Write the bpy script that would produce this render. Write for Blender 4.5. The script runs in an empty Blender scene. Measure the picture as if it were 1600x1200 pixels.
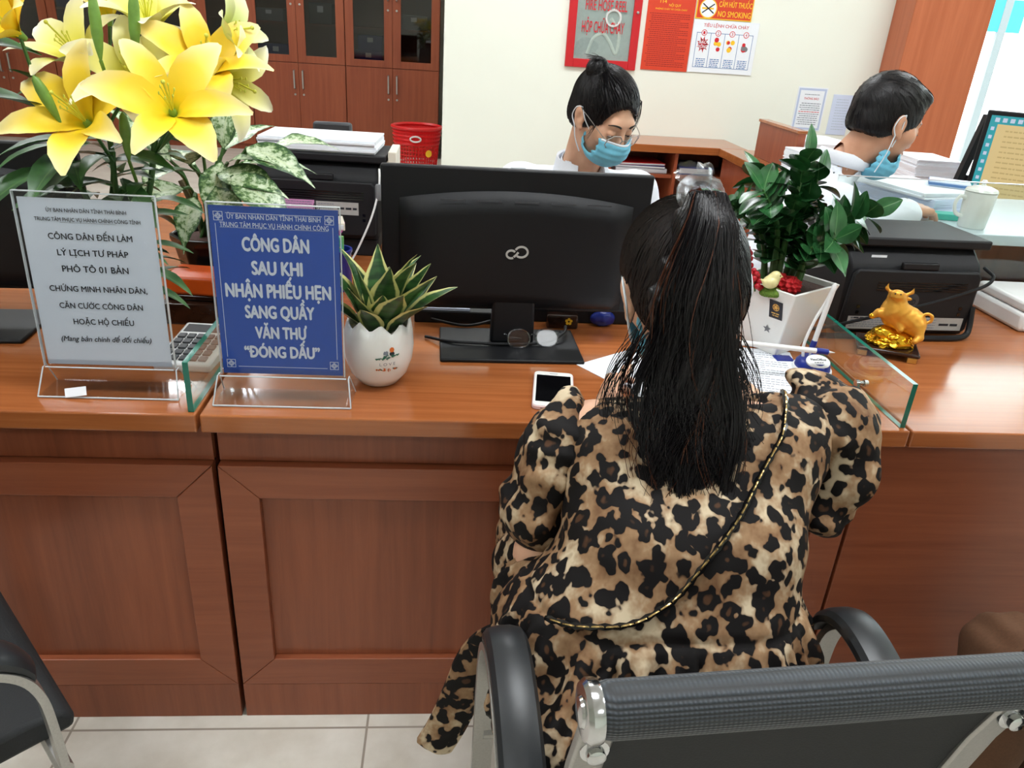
import bpy, math, random
import numpy as np
from mathutils import Vector, Matrix

random.seed(7)
RNG = np.random.default_rng(7)
SC = bpy.context.scene
COL = SC.collection
PI = math.pi

# ------------------------------------------------------------------ camera
PITCH, YAW, ROLL, EYE, FPX = 0.436308, 0.094152, -0.067202, 1.39270, 1193.37
def cam_axes():
    p, y = PITCH, YAW
    f = Vector((math.sin(y) * math.cos(p), math.cos(y) * math.cos(p), -math.sin(p)))
    r = Vector((math.cos(y), -math.sin(y), 0)); d = f.cross(r)
    c, s = math.cos(ROLL), math.sin(ROLL)
    return c * r + s * d, -s * r + c * d, f
_r, _d, _f = cam_axes()
cam = bpy.data.cameras.new('camera'); camo = bpy.data.objects.new('camera', cam); COL.objects.link(camo)
cam.sensor_fit = 'HORIZONTAL'; cam.sensor_width = 36.0; cam.lens = FPX * 36.0 / 1600.0
cam.clip_start = 0.02; cam.clip_end = 100
camo.matrix_world = Matrix(((_r.x, -_d.x, -_f.x, 0), (_r.y, -_d.y, -_f.y, 0), (_r.z, -_d.z, -_f.z, EYE), (0, 0, 0, 1)))
SC.camera = camo

# ------------------------------------------------------------------ world, light, exposure
w = bpy.data.worlds.new('world'); SC.world = w; w.use_nodes = True
w.node_tree.nodes['Background'].inputs[0].default_value = (0.86, 0.93, 1.0, 1)
w.node_tree.nodes['Background'].inputs[1].default_value = 7.5
SC.view_settings.view_transform = 'Standard'; SC.view_settings.look = 'None'
SC.view_settings.gamma = 1.0; SC.view_settings.use_curve_mapping = False
SC.view_settings.exposure = 0.0
def area(name, loc, rot, sx, sy, power, color=(1, 1, 1), portal=False):
    l = bpy.data.lights.new(name, 'AREA'); l.shape = 'RECTANGLE'; l.size = sx; l.size_y = sy
    l.energy = power; l.color = color
    if portal: l.cycles.is_portal = True
    o = bpy.data.objects.new(name, l); COL.objects.link(o); o.location = loc; o.rotation_euler = rot
    return o
area('window_portal', (5.15, 5.32, 1.6), (-PI / 2, 0, 0), 3.7, 2.7, 1, portal=True)
CEIL = 3.1
LAMPS = [(-2.0, 0.75), (0.6, 0.9), (3.2, 0.75), (-2.2, 3.8), (0.6, 3.8), (3.2, 3.8), (-2.2, 6.2), (-0.9, -1.6), (2.4, -1.6), (-1.6, 7.9)]
LAMP_W = {0: 32, 1: 34, 2: 26, 3: 32, 4: 36, 5: 22, 6: 30, 7: 11, 8: 11, 9: 12}
for i, (x, y) in enumerate(LAMPS):
    area('ceiling_lamp_light', (x, y, CEIL - 0.075), (0, 0, 0), 1.16, 0.56, LAMP_W[i], (0.93, 0.97, 1.0))

# ------------------------------------------------------------------ material helpers
def srgb(r, g, b):
    f = lambda c: (c / 255 / 12.92) if c / 255 <= 0.04045 else ((c / 255 + 0.055) / 1.055) ** 2.4
    return (f(r), f(g), f(b), 1)
def mat(name, col, rough=0.5, metal=0.0, spec=0.5, coat=0.0, emit=None, estr=0, sheen=0, sss=0):
    m = bpy.data.materials.new(name); m.use_nodes = True
    b = m.node_tree.nodes['Principled BSDF']
    b.inputs['Base Color'].default_value = col
    b.inputs['Roughness'].default_value = rough; b.inputs['Metallic'].default_value = metal
    b.inputs['Specular IOR Level'].default_value = spec; b.inputs['Coat Weight'].default_value = coat
    b.inputs['Coat Roughness'].default_value = 0.08
    if sheen: b.inputs['Sheen Weight'].default_value = sheen
    if sss:
        b.inputs['Subsurface Weight'].default_value = sss; b.inputs['Subsurface Radius'].default_value = (0.012, 0.005, 0.003)
        b.inputs['Subsurface Scale'].default_value = 0.4
    if emit: b.inputs['Emission Color'].default_value = emit; b.inputs['Emission Strength'].default_value = estr
    return m
class NT:
    """small wrapper for building node trees"""
    def __init__(s, m): s.t = m.node_tree; s.b = s.t.nodes['Principled BSDF']
    def n(s, typ, **kw):
        x = s.t.nodes.new(typ)
        for k, v in kw.items(): setattr(x, k, v)
        return x
    def l(s, a, b): s.t.links.new(a, b)
    def coord(s, kind='Object', scale=(1, 1, 1), rot=(0, 0, 0), loc=(0, 0, 0)):
        c = s.n('ShaderNodeTexCoord'); m = s.n('ShaderNodeMapping')
        m.inputs['Scale'].default_value = scale; m.inputs['Rotation'].default_value = rot; m.inputs['Location'].default_value = loc
        s.l(c.outputs[kind], m.inputs[0]); return m.outputs[0]
    def noise(s, vec, scale, detail=3, rough=0.5, dist=0):
        x = s.n('ShaderNodeTexNoise'); x.inputs['Scale'].default_value = scale; x.inputs['Detail'].default_value = detail
        x.inputs['Roughness'].default_value = rough; x.inputs['Distortion'].default_value = dist
        if vec is not None: s.l(vec, x.inputs['Vector'])
        return x
    def ramp(s, fac, stops, interp='LINEAR'):
        r = s.n('ShaderNodeValToRGB'); r.color_ramp.interpolation = interp
        e = r.color_ramp.elements
        while len(e) > 1: e.remove(e[-1])
        e[0].position = stops[0][0]; e[0].color = stops[0][1]
        for p, c in stops[1:]:
            k = e.new(p); k.color = c
        s.l(fac, r.inputs[0]); return r.outputs[0]
    def math(s, op, a, b=None, clamp=False):
        x = s.n('ShaderNodeMath', operation=op, use_clamp=clamp)
        for i, v in enumerate((a, b)):
            if v is None: continue
            if isinstance(v, (int, float)): x.inputs[i].default_value = v
            else: s.l(v, x.inputs[i])
        return x.outputs[0]
    def mix(s, fac, a, b):
        x = s.n('ShaderNodeMix', data_type='RGBA')
        for sock, v in ((x.inputs[0], fac), (x.inputs[6], a), (x.inputs[7], b)):
            if isinstance(v, (int, float, tuple)): sock.default_value = v
            else: s.l(v, sock)
        return x.outputs[2]
    def bump(s, h, strength=0.2, dist=0.01):
        x = s.n('ShaderNodeBump'); x.inputs['Strength'].default_value = strength; x.inputs['Distance'].default_value = dist
        s.l(h, x.inputs['Height']); s.l(x.outputs[0], s.b.inputs['Normal'])
    def base(s, c): s.l(c, s.b.inputs['Base Color'])

def wood(name, scale, dark, light, rough=0.3, spec=0.5, coat=0.0):
    m = mat(name, light, rough, spec=spec, coat=coat); t = NT(m)
    v = t.coord('Object', scale)
    n1 = t.noise(v, 1.0, 8, 0.62, 0.4)
    n2 = t.noise(t.coord('Object', tuple(x * 0.13 for x in scale)), 1.0, 2)
    f = t.math('ADD', t.math('MULTIPLY', n1.outputs[0], 0.65), t.math('MULTIPLY', n2.outputs[0], 0.35))
    t.base(t.ramp(f, [(0.32, dark), (0.68, light)]))
    return m
WD, WL = srgb(134, 60, 27), srgb(176, 91, 48)
M_TOP = wood('wood_laminate_top', (2.2, 60, 60), srgb(142, 77, 38), srgb(178, 107, 60), 0.16, 0.6)
M_VERT = wood('wood_laminate_vertical_grain', (52, 52, 2.6), srgb(120, 62, 38), srgb(150, 82, 52), 0.36)
M_HORZ = wood('wood_laminate_horizontal_grain', (2.6, 52, 52), srgb(124, 63, 38), srgb(152, 84, 54), 0.36)
M_CAB = wood('wood_laminate_cabinet', (30, 30, 1.6), srgb(128, 57, 31), srgb(156, 80, 48), 0.42)
M_COLUMN = wood('wood_laminate_column', (22, 22, 1.2), srgb(168, 88, 52), srgb(196, 112, 74), 0.4)
M_DARKGAP = mat('dark_gap', srgb(22, 12, 9), 0.8)

def plain(name, col, rough, nscale=60, amt=0.06, bump=0.0, **kw):
    """a plain surface with a faint procedural mottling"""
    m = mat(name, col, rough, **kw); t = NT(m)
    n = t.noise(t.coord('Object'), nscale, 4)
    lo = tuple(c * (1 - amt) for c in col[:3]) + (1,); hi = tuple(min(1, c * (1 + amt)) for c in col[:3]) + (1,)
    t.base(t.ramp(n.outputs[0], [(0.3, lo), (0.7, hi)]))
    if bump: t.bump(n.outputs[0], bump, 0.002)
    return m
M_WALL = plain('cream_wall_paint', srgb(238, 240, 228), 0.8, 3, 0.012)
M_CEIL = plain('white_ceiling', srgb(238, 238, 236), 0.9, 3, 0.01)
M_BLACK = plain('black_plastic', srgb(16, 17, 20), 0.5, 900, 0.12, 0.12, spec=0.3)
M_BLACKG = plain('black_glossy', srgb(14, 14, 15), 0.12, 50, 0.1)
M_PRN = plain('printer_black', srgb(25, 25, 28), 0.55, 700, 0.08, 0.1, spec=0.3)
M_DGREY = plain('dark_grey_plastic', srgb(58, 60, 64), 0.5, 300, 0.08)
M_GREY = plain('grey_plastic', srgb(120, 123, 126), 0.5, 300, 0.05)
M_WHITE = plain('white_plastic', srgb(232, 233, 232), 0.35, 40, 0.01)
M_OFFW = plain('off_white_edge', srgb(222, 214, 198), 0.5, 40, 0.02)
M_CERAM = plain('white_ceramic', srgb(236, 236, 232), 0.14, 20, 0.01)
M_PAPER = plain('white_paper', srgb(236, 240, 246), 0.75, 30, 0.01)
M_PAPERB = plain('blueish_paper', srgb(206, 216, 238), 0.75, 30, 0.01)
M_RED = plain('red_paint', srgb(196, 24, 34), 0.4, 30, 0.03)
M_REDP = plain('red_plastic', srgb(214, 22, 26), 0.35, 30, 0.03)
M_REDTXT = plain('red_print', srgb(205, 26, 40), 0.5, 30, 0.03)
M_ORANGE = plain('orange_plastic', srgb(226, 92, 22), 0.35, 40, 0.04)
M_BLUE = plain('blue_print', srgb(18, 72, 168), 0.4, 30, 0.03)
M_BLUED = plain('dark_blue_plastic', srgb(16, 38, 130), 0.3, 30, 0.05)
M_INK = plain('black_print', srgb(34, 36, 44), 0.6, 30, 0.05)
M_GREYINK = plain('grey_print', srgb(120, 126, 138), 0.7, 30, 0.05)
M_BLUEINK = plain('blue_outline_print', srgb(60, 110, 170), 0.6, 30, 0.05)
M_YEL = plain('yellow_print', srgb(246, 196, 36), 0.5, 30, 0.03)
M_ORED = plain('orange_red_print', srgb(214, 62, 30), 0.5, 30, 0.03)
M_CHROME = plain('chrome', srgb(205, 206, 208), 0.14, 20, 0.02, metal=1.0)
M_STEEL = plain('brushed_steel', srgb(176, 174, 170), 0.36, 300, 0.06, metal=0.85)
M_GOLDM = plain('matte_gold', srgb(226, 164, 62), 0.42, 90, 0.06, metal=0.55, bump=0.1)
M_GOLDS = plain('shiny_gold', srgb(236, 184, 46), 0.2, 60, 0.08, metal=0.9)
M_GOLDW = mat('worn_gold_leaf', srgb(212, 170, 90), 0.35, 0.8)
M_BROWNG = plain('dark_lacquer', srgb(46, 26, 18), 0.15, 30, 0.1)
M_SOIL = plain('potting_soil', srgb(70, 46, 38), 0.9, 220, 0.4, 0.6)
M_PEBBLE = plain('pale_pebbles', srgb(196, 190, 176), 0.7, 160, 0.2, 0.6)
M_PINK = plain('pink_paper', srgb(214, 150, 196), 0.7, 30, 0.03)
M_MAGENTA = plain('magenta_folder', srgb(196, 72, 170), 0.5, 30, 0.03)
M_GREENP = plain('green_package', srgb(120, 186, 110), 0.5, 30, 0.1)
M_TEAL = plain('teal_card', srgb(34, 168, 150), 0.5, 30, 0.04)
M_TEALSIGN = plain('teal_signboard', srgb(40, 170, 196), 0.5, 30, 0.04)
M_LIME = plain('lime_highlighter', srgb(206, 226, 30), 0.4, 30, 0.03)
M_SILVERG = plain('label_silver', srgb(178, 176, 172), 0.5, 60, 0.05)
M_SIGNGREY = plain('cool_white_print', srgb(214, 222, 236), 0.6, 30, 0.01)
M_PALEDESK = plain('pale_desk_laminate', srgb(206, 216, 226), 0.25, 20, 0.02)
M_PINKCASE = plain('rose_phone_case', srgb(226, 196, 194), 0.3, 30, 0.02)
M_SCREENOFF = plain('phone_glass_black', srgb(6, 6, 8), 0.05, 30, 0.1)
M_LAMP = mat('lamp_diffuser', (1, 1, 1, 1), 0.5, emit=(0.97, 0.99, 1, 1), estr=4.0)

def glassy(name, tint, gloss=0.1, rough=0.02):
    """thin clear sheet: transparent with a fresnel sheen"""
    m = bpy.data.materials.new(name); m.use_nodes = True; t = m.node_tree
    t.nodes.remove(t.nodes['Principled BSDF']); out = t.nodes['Material Output']
    tr = t.nodes.new('ShaderNodeBsdfTransparent'); tr.inputs[0].default_value = tint
    gl = t.nodes.new('ShaderNodeBsdfGlossy'); gl.inputs['Roughness'].default_value = rough
    lw = t.nodes.new('ShaderNodeLayerWeight'); lw.inputs[0].default_value = 0.5
    pw = t.nodes.new('ShaderNodeMath'); pw.operation = 'POWER'; pw.inputs[1].default_value = 4.0; t.links.new(lw.outputs['Facing'], pw.inputs[0])
    ma = t.nodes.new('ShaderNodeMath'); ma.operation = 'MULTIPLY_ADD'; ma.inputs[1].default_value = 0.8; ma.inputs[2].default_value = 0.3 * gloss; t.links.new(pw.outputs[0], ma.inputs[0])
    mx = t.nodes.new('ShaderNodeMixShader')
    t.links.new(ma.outputs[0], mx.inputs[0]); t.links.new(tr.outputs[0], mx.inputs[1]); t.links.new(gl.outputs[0], mx.inputs[2])
    t.links.new(mx.outputs[0], out.inputs[0]); return m
M_GLASS = glassy('clear_glass', (0.93, 0.97, 0.95, 1), 0.16)
M_GLASSC = glassy('cabinet_glass', (0.55, 0.55, 0.55, 1), 0.2)
M_ACRYL = glassy('clear_acrylic', (0.985, 0.988, 0.992, 1), 0.05, 0.05)
M_LENS = glassy('spectacle_lens', (0.95, 0.95, 0.97, 1), 0.2)
M_ORGANZA = glassy('sheer_ribbon', (0.86, 0.88, 0.9, 1), 0.35, 0.25)
M_GEDGE = plain('green_glass_edge', srgb(24, 110, 92), 0.12, 30, 0.05)
M_ACEDGE = plain('acrylic_edge', srgb(196, 202, 206), 0.12, 30, 0.02)

# ------------------------------------------------------------------ mesh helpers
class MB:
    def __init__(s): s.v = []; s.f = []; s.uv = []; s.mi = []; s.k = 0
    def add(s, verts, faces, uvs=None, mi=None):
        o = len(s.v); s.v += [tuple(map(float, p)) for p in verts]
        s.f += [tuple(i + o for i in f) for f in faces]
        s.uv += list(uvs) if uvs is not None else [(0.0, 0.0)] * len(verts)
        s.mi += [s.k if mi is None else mi] * len(faces)
        return s
    def box(s, lo, hi, M=None, mi=None):
        x0, y0, z0 = lo; x1, y1, z1 = hi
        v = [(x0, y0, z0), (x1, y0, z0), (x1, y1, z0), (x0, y1, z0), (x0, y0, z1), (x1, y0, z1), (x1, y1, z1), (x0, y1, z1)]
        if M is not None: v = [tuple(M @ Vector(p)) for p in v]
        return s.add(v, [(0, 3, 2, 1), (4, 5, 6, 7), (0, 1, 5, 4), (1, 2, 6, 5), (2, 3, 7, 6), (3, 0, 4, 7)], mi=mi)
    def cbox(s, c, d, M=None, mi=None):
        return s.box([a - b / 2 for a, b in zip(c, d)], [a + b / 2 for a, b in zip(c, d)], M, mi)
    def prism(s, pts, a0, a1, axis='x', mi=None, M=None):
        """polygon pts in the two other axes, extruded along axis"""
        n = len(pts)
        def mk(p, a): return {'x': (a, p[0], p[1]), 'y': (p[0], a, p[1]), 'z': (p[0], p[1], a)}[axis]
        v = [mk(p, a0) for p in pts] + [mk(p, a1) for p in pts]
        if M is not None: v = [tuple(M @ Vector(p)) for p in v]
        ar = sum(pts[i][0] * pts[(i + 1) % n][1] - pts[(i + 1) % n][0] * pts[i][1] for i in range(n))
        f = [tuple(range(n))[::-1], tuple(range(n, 2 * n))] + [(i, (i + 1) % n, n + (i + 1) % n, n + i) for i in range(n)]
        if (ar < 0) ^ (axis == 'y'): f = [q[::-1] for q in f]
        return s.add(v, f, mi=mi)
    def lathe(s, prof, seg=28, c=(0, 0, 0), caps=True, M=None, mi=None, a0=0.0, squash=(1, 1)):
        v = []; f = []
        for r, z in prof:
            for i in range(seg):
                a = a0 + 2 * PI * i / seg; v.append((c[0] + r * math.cos(a) * squash[0], c[1] + r * math.sin(a) * squash[1], c[2] + z))
        for j in range(len(prof) - 1):
            for i in range(seg):
                k = (i + 1) % seg; f.append((j * seg + i, j * seg + k, (j + 1) * seg + k, (j + 1) * seg + i))
        if caps:
            f.append(tuple(range(seg))[::-1]); f.append(tuple((len(prof) - 1) * seg + i for i in range(seg)))
        if M is not None: v = [tuple(M @ Vector(p)) for p in v]
        return s.add(v, f, mi=mi)
    def tube(s, path, rad, seg=8, closed=False, mi=None, flat=None, ref=None, caps=True):
        """sweep a round (or flat: (a,b) elliptical) section along a path"""
        P = [Vector(p) for p in path]; n = len(P); v = []; f = []
        nv = Vector(ref) if ref else None
        for i in range(n):
            if closed: t = P[(i + 1) % n] - P[i - 1]
            else: t = P[min(i + 1, n - 1)] - P[max(i - 1, 0)]
            t.normalize() if t.length > 1e-12 else None
            if nv is None or ref:
                u = (Vector(ref) if ref else (Vector((0, 0, 1)) if abs(t.z) < 0.9 else Vector((1, 0, 0))))
            else: u = nv
            u = (u - t * u.dot(t)); u.normalize(); nv = u; b = t.cross(u)
            r = rad[i] if hasattr(rad, '__len__') else rad
            fa, fb = flat if flat else (1, 1)
            for k in range(seg):
                a = 2 * PI * k / seg
                v.append(tuple(P[i] + (u * math.cos(a) * fa + b * math.sin(a) * fb) * r))
        m = n if closed else n - 1
        for i in range(m):
            for k in range(seg):
                k2 = (k + 1) % seg; j = (i + 1) % n
                f.append((i * seg + k, i * seg + k2, j * seg + k2, j * seg + k))
        if not closed and caps:
            f.append(tuple(range(seg))[::-1]); f.append(tuple((n - 1) * seg + k for k in range(seg)))
        return s.add(v, f, mi=mi)
    def bar(s, path, w, h, ref, closed=False, mi=None):
        """sweep a rectangular section: w along ref, h across"""
        P = [Vector(p) for p in path]; n = len(P); v = []; f = []
        for i in range(n):
            t = (P[(i + 1) % n] - P[i - 1]) if closed else (P[min(i + 1, n - 1)] - P[max(i - 1, 0)])
            t.normalize(); u = Vector(ref); u = u - t * u.dot(t); u.normalize(); b = t.cross(u)
            for a, c in ((-1, -1), (1, -1), (1, 1), (-1, 1)): v.append(tuple(P[i] + u * a * w / 2 + b * c * h / 2))
        for i in range(n if closed else n - 1):
            j = (i + 1) % n
            for k in range(4): f.append((i * 4 + k, i * 4 + (k + 1) % 4, j * 4 + (k + 1) % 4, j * 4 + k))
        if not closed: f += [(3, 2, 1, 0), tuple((n - 1) * 4 + k for k in range(4))]
        return s.add(v, f, mi=mi)
    def sphere(s, c, r, seg=14, rings=9, mi=None, M=None):
        rr = r if hasattr(r, '__len__') else (r, r, r); v = []; f = []
        for j in range(rings + 1):
            th = PI * j / rings
            for i in range(seg):
                a = 2 * PI * i / seg
                v.append((c[0] + rr[0] * math.sin(th) * math.cos(a), c[1] + rr[1] * math.sin(th) * math.sin(a), c[2] - rr[2] * math.cos(th)))
        for j in range(rings):
            for i in range(seg):
                k = (i + 1) % seg; f.append((j * seg + i, j * seg + k, (j + 1) * seg + k, (j + 1) * seg + i))
        if M is not None: v = [tuple(M @ Vector(p)) for p in v]
        return s.add(v, f, mi=mi)
    def torus(s, R, r, M, seg=14, sec=6, flat=(1, 1), mi=None):
        path = [(R * flat[0] * math.cos(2 * PI * i / seg), R * flat[1] * math.sin(2 * PI * i / seg), 0) for i in range(seg)]
        return s.tube([M @ Vector(p) for p in path], r, sec, closed=True, mi=mi)
    def quad(s, a, b, c, d, mi=None): return s.add([a, b, c, d], [(0, 1, 2, 3)], [(0, 0), (1, 0), (1, 1), (0, 1)], mi=mi)
    def build(s, name, mats, parent=None, smooth=True, bevel=0.0, world=False, sharp=35, seg=2):
        me = bpy.data.meshes.new(name)
        off = parent_origin(parent) if (world and parent is not None) else Vector((0, 0, 0))
        V = np.array(s.v, float) - np.array(off) if len(s.v) else np.zeros((0, 3))
        me.from_pydata(V.tolist(), [], s.f)
        if any(u != (0.0, 0.0) for u in s.uv):
            ul = me.uv_layers.new(name='UVMap'); li = np.zeros(len(me.loops), dtype=np.int32); me.loops.foreach_get('vertex_index', li)
            ul.data.foreach_set('uv', np.array(s.uv, np.float32)[li].ravel())
        for m in (mats if isinstance(mats, (list, tuple)) else [mats]): me.materials.append(m)
        me.polygons.foreach_set('material_index', np.array(s.mi, dtype=np.int32))
        me.update()
        o = bpy.data.objects.new(name, me); COL.objects.link(o)
        if smooth:
            me.polygons.foreach_set('use_smooth', [True] * len(me.polygons))
            me.set_sharp_from_angle(angle=math.radians(sharp))
        if bevel:
            b = o.modifiers.new('bevel', 'BEVEL'); b.width = bevel; b.segments = seg; b.limit_method = 'ANGLE'; b.angle_limit = math.radians(40)
        if parent is not None: o.parent = parent
        return o
_ORG = {}
def parent_origin(p):
    while p is not None and p.parent is not None: p = p.parent
    return Vector(_ORG.get(p.name, p.location if p.type == 'EMPTY' else (0, 0, 0)))
def tag(o, label, cat, group=None, kind=None):
    o['label'] = label; o['category'] = cat
    if group: o['group'] = group
    if kind: o['kind'] = kind
    return o
def thing(name, label, cat, loc=(0, 0, 0), rotz=0.0, group=None):
    o = bpy.data.objects.new(name, None); COL.objects.link(o); o.empty_display_size = 0.05
    o.location = loc; o.rotation_euler = (0, 0, rotz)
    return tag(o, label, cat, group)
def struct(o): o['kind'] = 'structure'; return o
def dup(root, loc, rotz=0.0, label=None, group=None, skip=()):
    """copy a thing with its parts and sub-parts"""
    r = root.copy(); COL.objects.link(r); r.location = loc; r.rotation_euler = (0, 0, rotz)
    if label: r['label'] = label
    if group: r['group'] = group
    for ch in list(root.children):
        if ch.name.split('.')[0] in skip: continue
        c = ch.copy(); COL.objects.link(c); c.parent = r
        for g in list(ch.children):
            d = g.copy(); COL.objects.link(d); d.parent = c
    return r
def frame(o, right, up):
    """matrix: local x = right, y = up, z = out of the surface"""
    r = Vector(right).normalized(); u = Vector(up).normalized(); n = r.cross(u)
    return Matrix(((r.x, u.x, n.x, o[0]), (r.y, u.y, n.y, o[1]), (r.z, u.z, n.z, o[2]), (0, 0, 0, 1)))
def _glyphs(body, shear, res):
    cu = bpy.data.curves.new('lettering', 'FONT'); cu.body = body; cu.align_x = 'LEFT'; cu.resolution_u = res; cu.shear = shear
    ob = bpy.data.objects.new('lettering', cu); COL.objects.link(ob); bpy.context.view_layer.update()
    me = bpy.data.meshes.new_from_object(ob); v = np.array([p.co[:] for p in me.vertices]).reshape(-1, 3); fs = [tuple(p.vertices) for p in me.polygons]
    bpy.data.objects.remove(ob); bpy.data.curves.remove(cu); bpy.data.meshes.remove(me); return v, fs
# letters whose barred or horned outlines overlap are composed from a plain letter and a stroke
_PLAIN = {'Đ': 'D', 'đ': 'd', 'Ơ': 'O', 'Ớ': 'Ó', 'Ờ': 'Ò', 'ơ': 'o', 'ớ': 'ó'}
def txt(mb, body, M, cx, cy, cap, width=None, bold=0.0, mi=0, align='CENTER', shear=0.0, res=3, lift=0.0004):
    """lettering as flat mesh in the plane of M, cap height cap, fitted to width"""
    plain_ = ''.join(_PLAIN.get(c, c) for c in body)
    v, fs = _glyphs(plain_, shear, res)
    if len(v) == 0: return
    for i, c in enumerate(body):
        if c not in _PLAIN: continue
        pv, _ = _glyphs(plain_[:i + 1], shear, 2); gv, _ = _glyphs(_PLAIN[c], shear, 2); xr = pv[:, 0].max(); xl = xr - (gv[:, 0].max() - gv[:, 0].min())
        if c == 'Đ': Q = [(xl - .07, .31), (xl + .27, .31), (xl + .27, .385), (xl - .07, .385)]
        elif c == 'đ': Q = [(xr - .26, .56), (xr + .05, .56), (xr + .05, .62), (xr - .26, .62)]
        else: h = .686 if c.isupper() else .5; Q = [(xr - .13, h - .09), (xr - .02, h - .02), (xr + .02, h + .1), (xr - .05, h + .1), (xr - .09, h + .02), (xr - .17, h - .03)]
        fs = fs + [tuple(range(len(v), len(v) + len(Q)))]; v = np.concatenate([v, np.array([(x + shear * y, y, 0) for x, y in Q])])
    s = cap / 0.686; x0, x1 = v[:, 0].min(), v[:, 0].max()
    sx = (width / (x1 - x0)) if width else s
    if bold:
        n_ = len(v); sh = [(-bold, 0), (bold, 0), (0, bold * .7), (0, -bold * .7), (0, 0)]
        fs = [tuple(i + n_ * k for i in f) for k in range(5) for f in fs]; v = np.concatenate([v + np.array([a, b, .00007 * k_ * .686 / cap]) for k_, (a, b) in enumerate(sh)]); x0 -= bold; x1 += bold
    xs = (v[:, 0] - (x0 + x1) / 2) * sx + cx if align == 'CENTER' else (v[:, 0] - x0) * sx + cx
    ys = v[:, 1] * s - cap / 2 + cy
    mb.add([tuple(M @ Vector((a, b, lift + c * s))) for a, b, c in zip(xs, ys, v[:, 2])], fs, mi=mi)
def rect(mb, M, x0, y0, x1, y1, mi=0, lift=0.0003):
    mb.quad(*[tuple(M @ Vector((x, y, lift))) for x, y in ((x0, y0), (x1, y0), (x1, y1), (x0, y1))], mi=mi)
def ring(mb, M, cx, cy, r0, r1, mi=0, seg=24, lift=0.0004):
    v = []; f = []
    for i in range(seg):
        a = 2 * PI * i / seg
        v.append(tuple(M @ Vector((cx + r1 * math.cos(a), cy + r1 * math.sin(a), lift)))); v.append(tuple(M @ Vector((cx + r0 * math.cos(a), cy + r0 * math.sin(a), lift))))
    for i in range(seg):
        k = (i + 1) % seg; f.append((2 * i, 2 * k, 2 * k + 1, 2 * i + 1))
    mb.add(v, f, mi=mi)
def greek(mb, M, x0, x1, y, h, mi=0, rnd=random, lift=0.0004):
    """a line of unreadably small print: little word-length dashes"""
    x = x0
    while x < x1 - h:
        w_ = min(rnd.uniform(1.5, 4.5) * h, x1 - x)
        rect(mb, M, x, y - h / 2, x + w_, y + h / 2, mi, lift); x += w_ + 0.7 * h
def arc(c, r, a0, a1, n, plane='yz', x=0.0):
    out = []
    for i in range(n + 1):
        a = a0 + (a1 - a0) * i / n
        p = (c[0] + r * math.cos(a), c[1] + r * math.sin(a)); out.append((x, p[0], p[1]) if plane == 'yz' else (p[0], p[1], x))
    return out
def smooth_path(pts, n=8):
    """Catmull-Rom through pts"""
    P = [Vector(p) for p in pts]; P = [2 * P[0] - P[1]] + P + [2 * P[-1] - P[-2]]; out = []
    for i in range(1, len(P) - 2):
        for k in range(n):
            t = k / n; a, b, c, d = P[i - 1], P[i], P[i + 1], P[i + 2]
            out.append(0.5 * ((2 * b) + (c - a) * t + (2 * a - 5 * b + 4 * c - d) * t * t + (-a + 3 * b - 3 * c + d) * t ** 3))
    out.append(P[-2]); return out

# ------------------------------------------------------------------ implicit surfaces (bodies, cloth, figurine)
def smin(a, b, k):
    if k <= 0: return np.minimum(a, b)
    h = np.clip(0.5 + 0.5 * (b - a) / k, 0, 1)
    return b + (a - b) * h - k * h * (1 - h)
def d_cap(P, a, b, r1, r2):
    a = np.array(a, float); b = np.array(b, float); ab = b - a; L = ab @ ab
    t = np.clip(((P - a) @ ab) / max(L, 1e-12), 0, 1)
    return np.linalg.norm(P - a - t[:, None] * ab, axis=1) - (r1 + (r2 - r1) * t)
def d_ell(P, c, r, R=None):
    q = P - np.array(c, float)
    if R is not None: q = q @ np.array(R)            # R columns = local axes
    r = np.array(r, float); k0 = np.linalg.norm(q / r, axis=1); k1 = np.linalg.norm(q / (r * r), axis=1)
    return k0 * (k0 - 1) / np.maximum(k1, 1e-9)
def ev(prims, P, D=None):
    for p in prims:
        op, k, typ = p[0], p[1], p[2]
        d = d_cap(P, *p[3:]) if typ == 'c' else (d_ell(P, *p[3:]) if typ == 'e' else p[3](P))
        if D is None: D = d
        elif op == '+': D = smin(D, d, k)
        elif op == '-': D = -smin(-D, d, k)
        elif op == '&': D = -smin(-D, -d, k)
    return D
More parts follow.
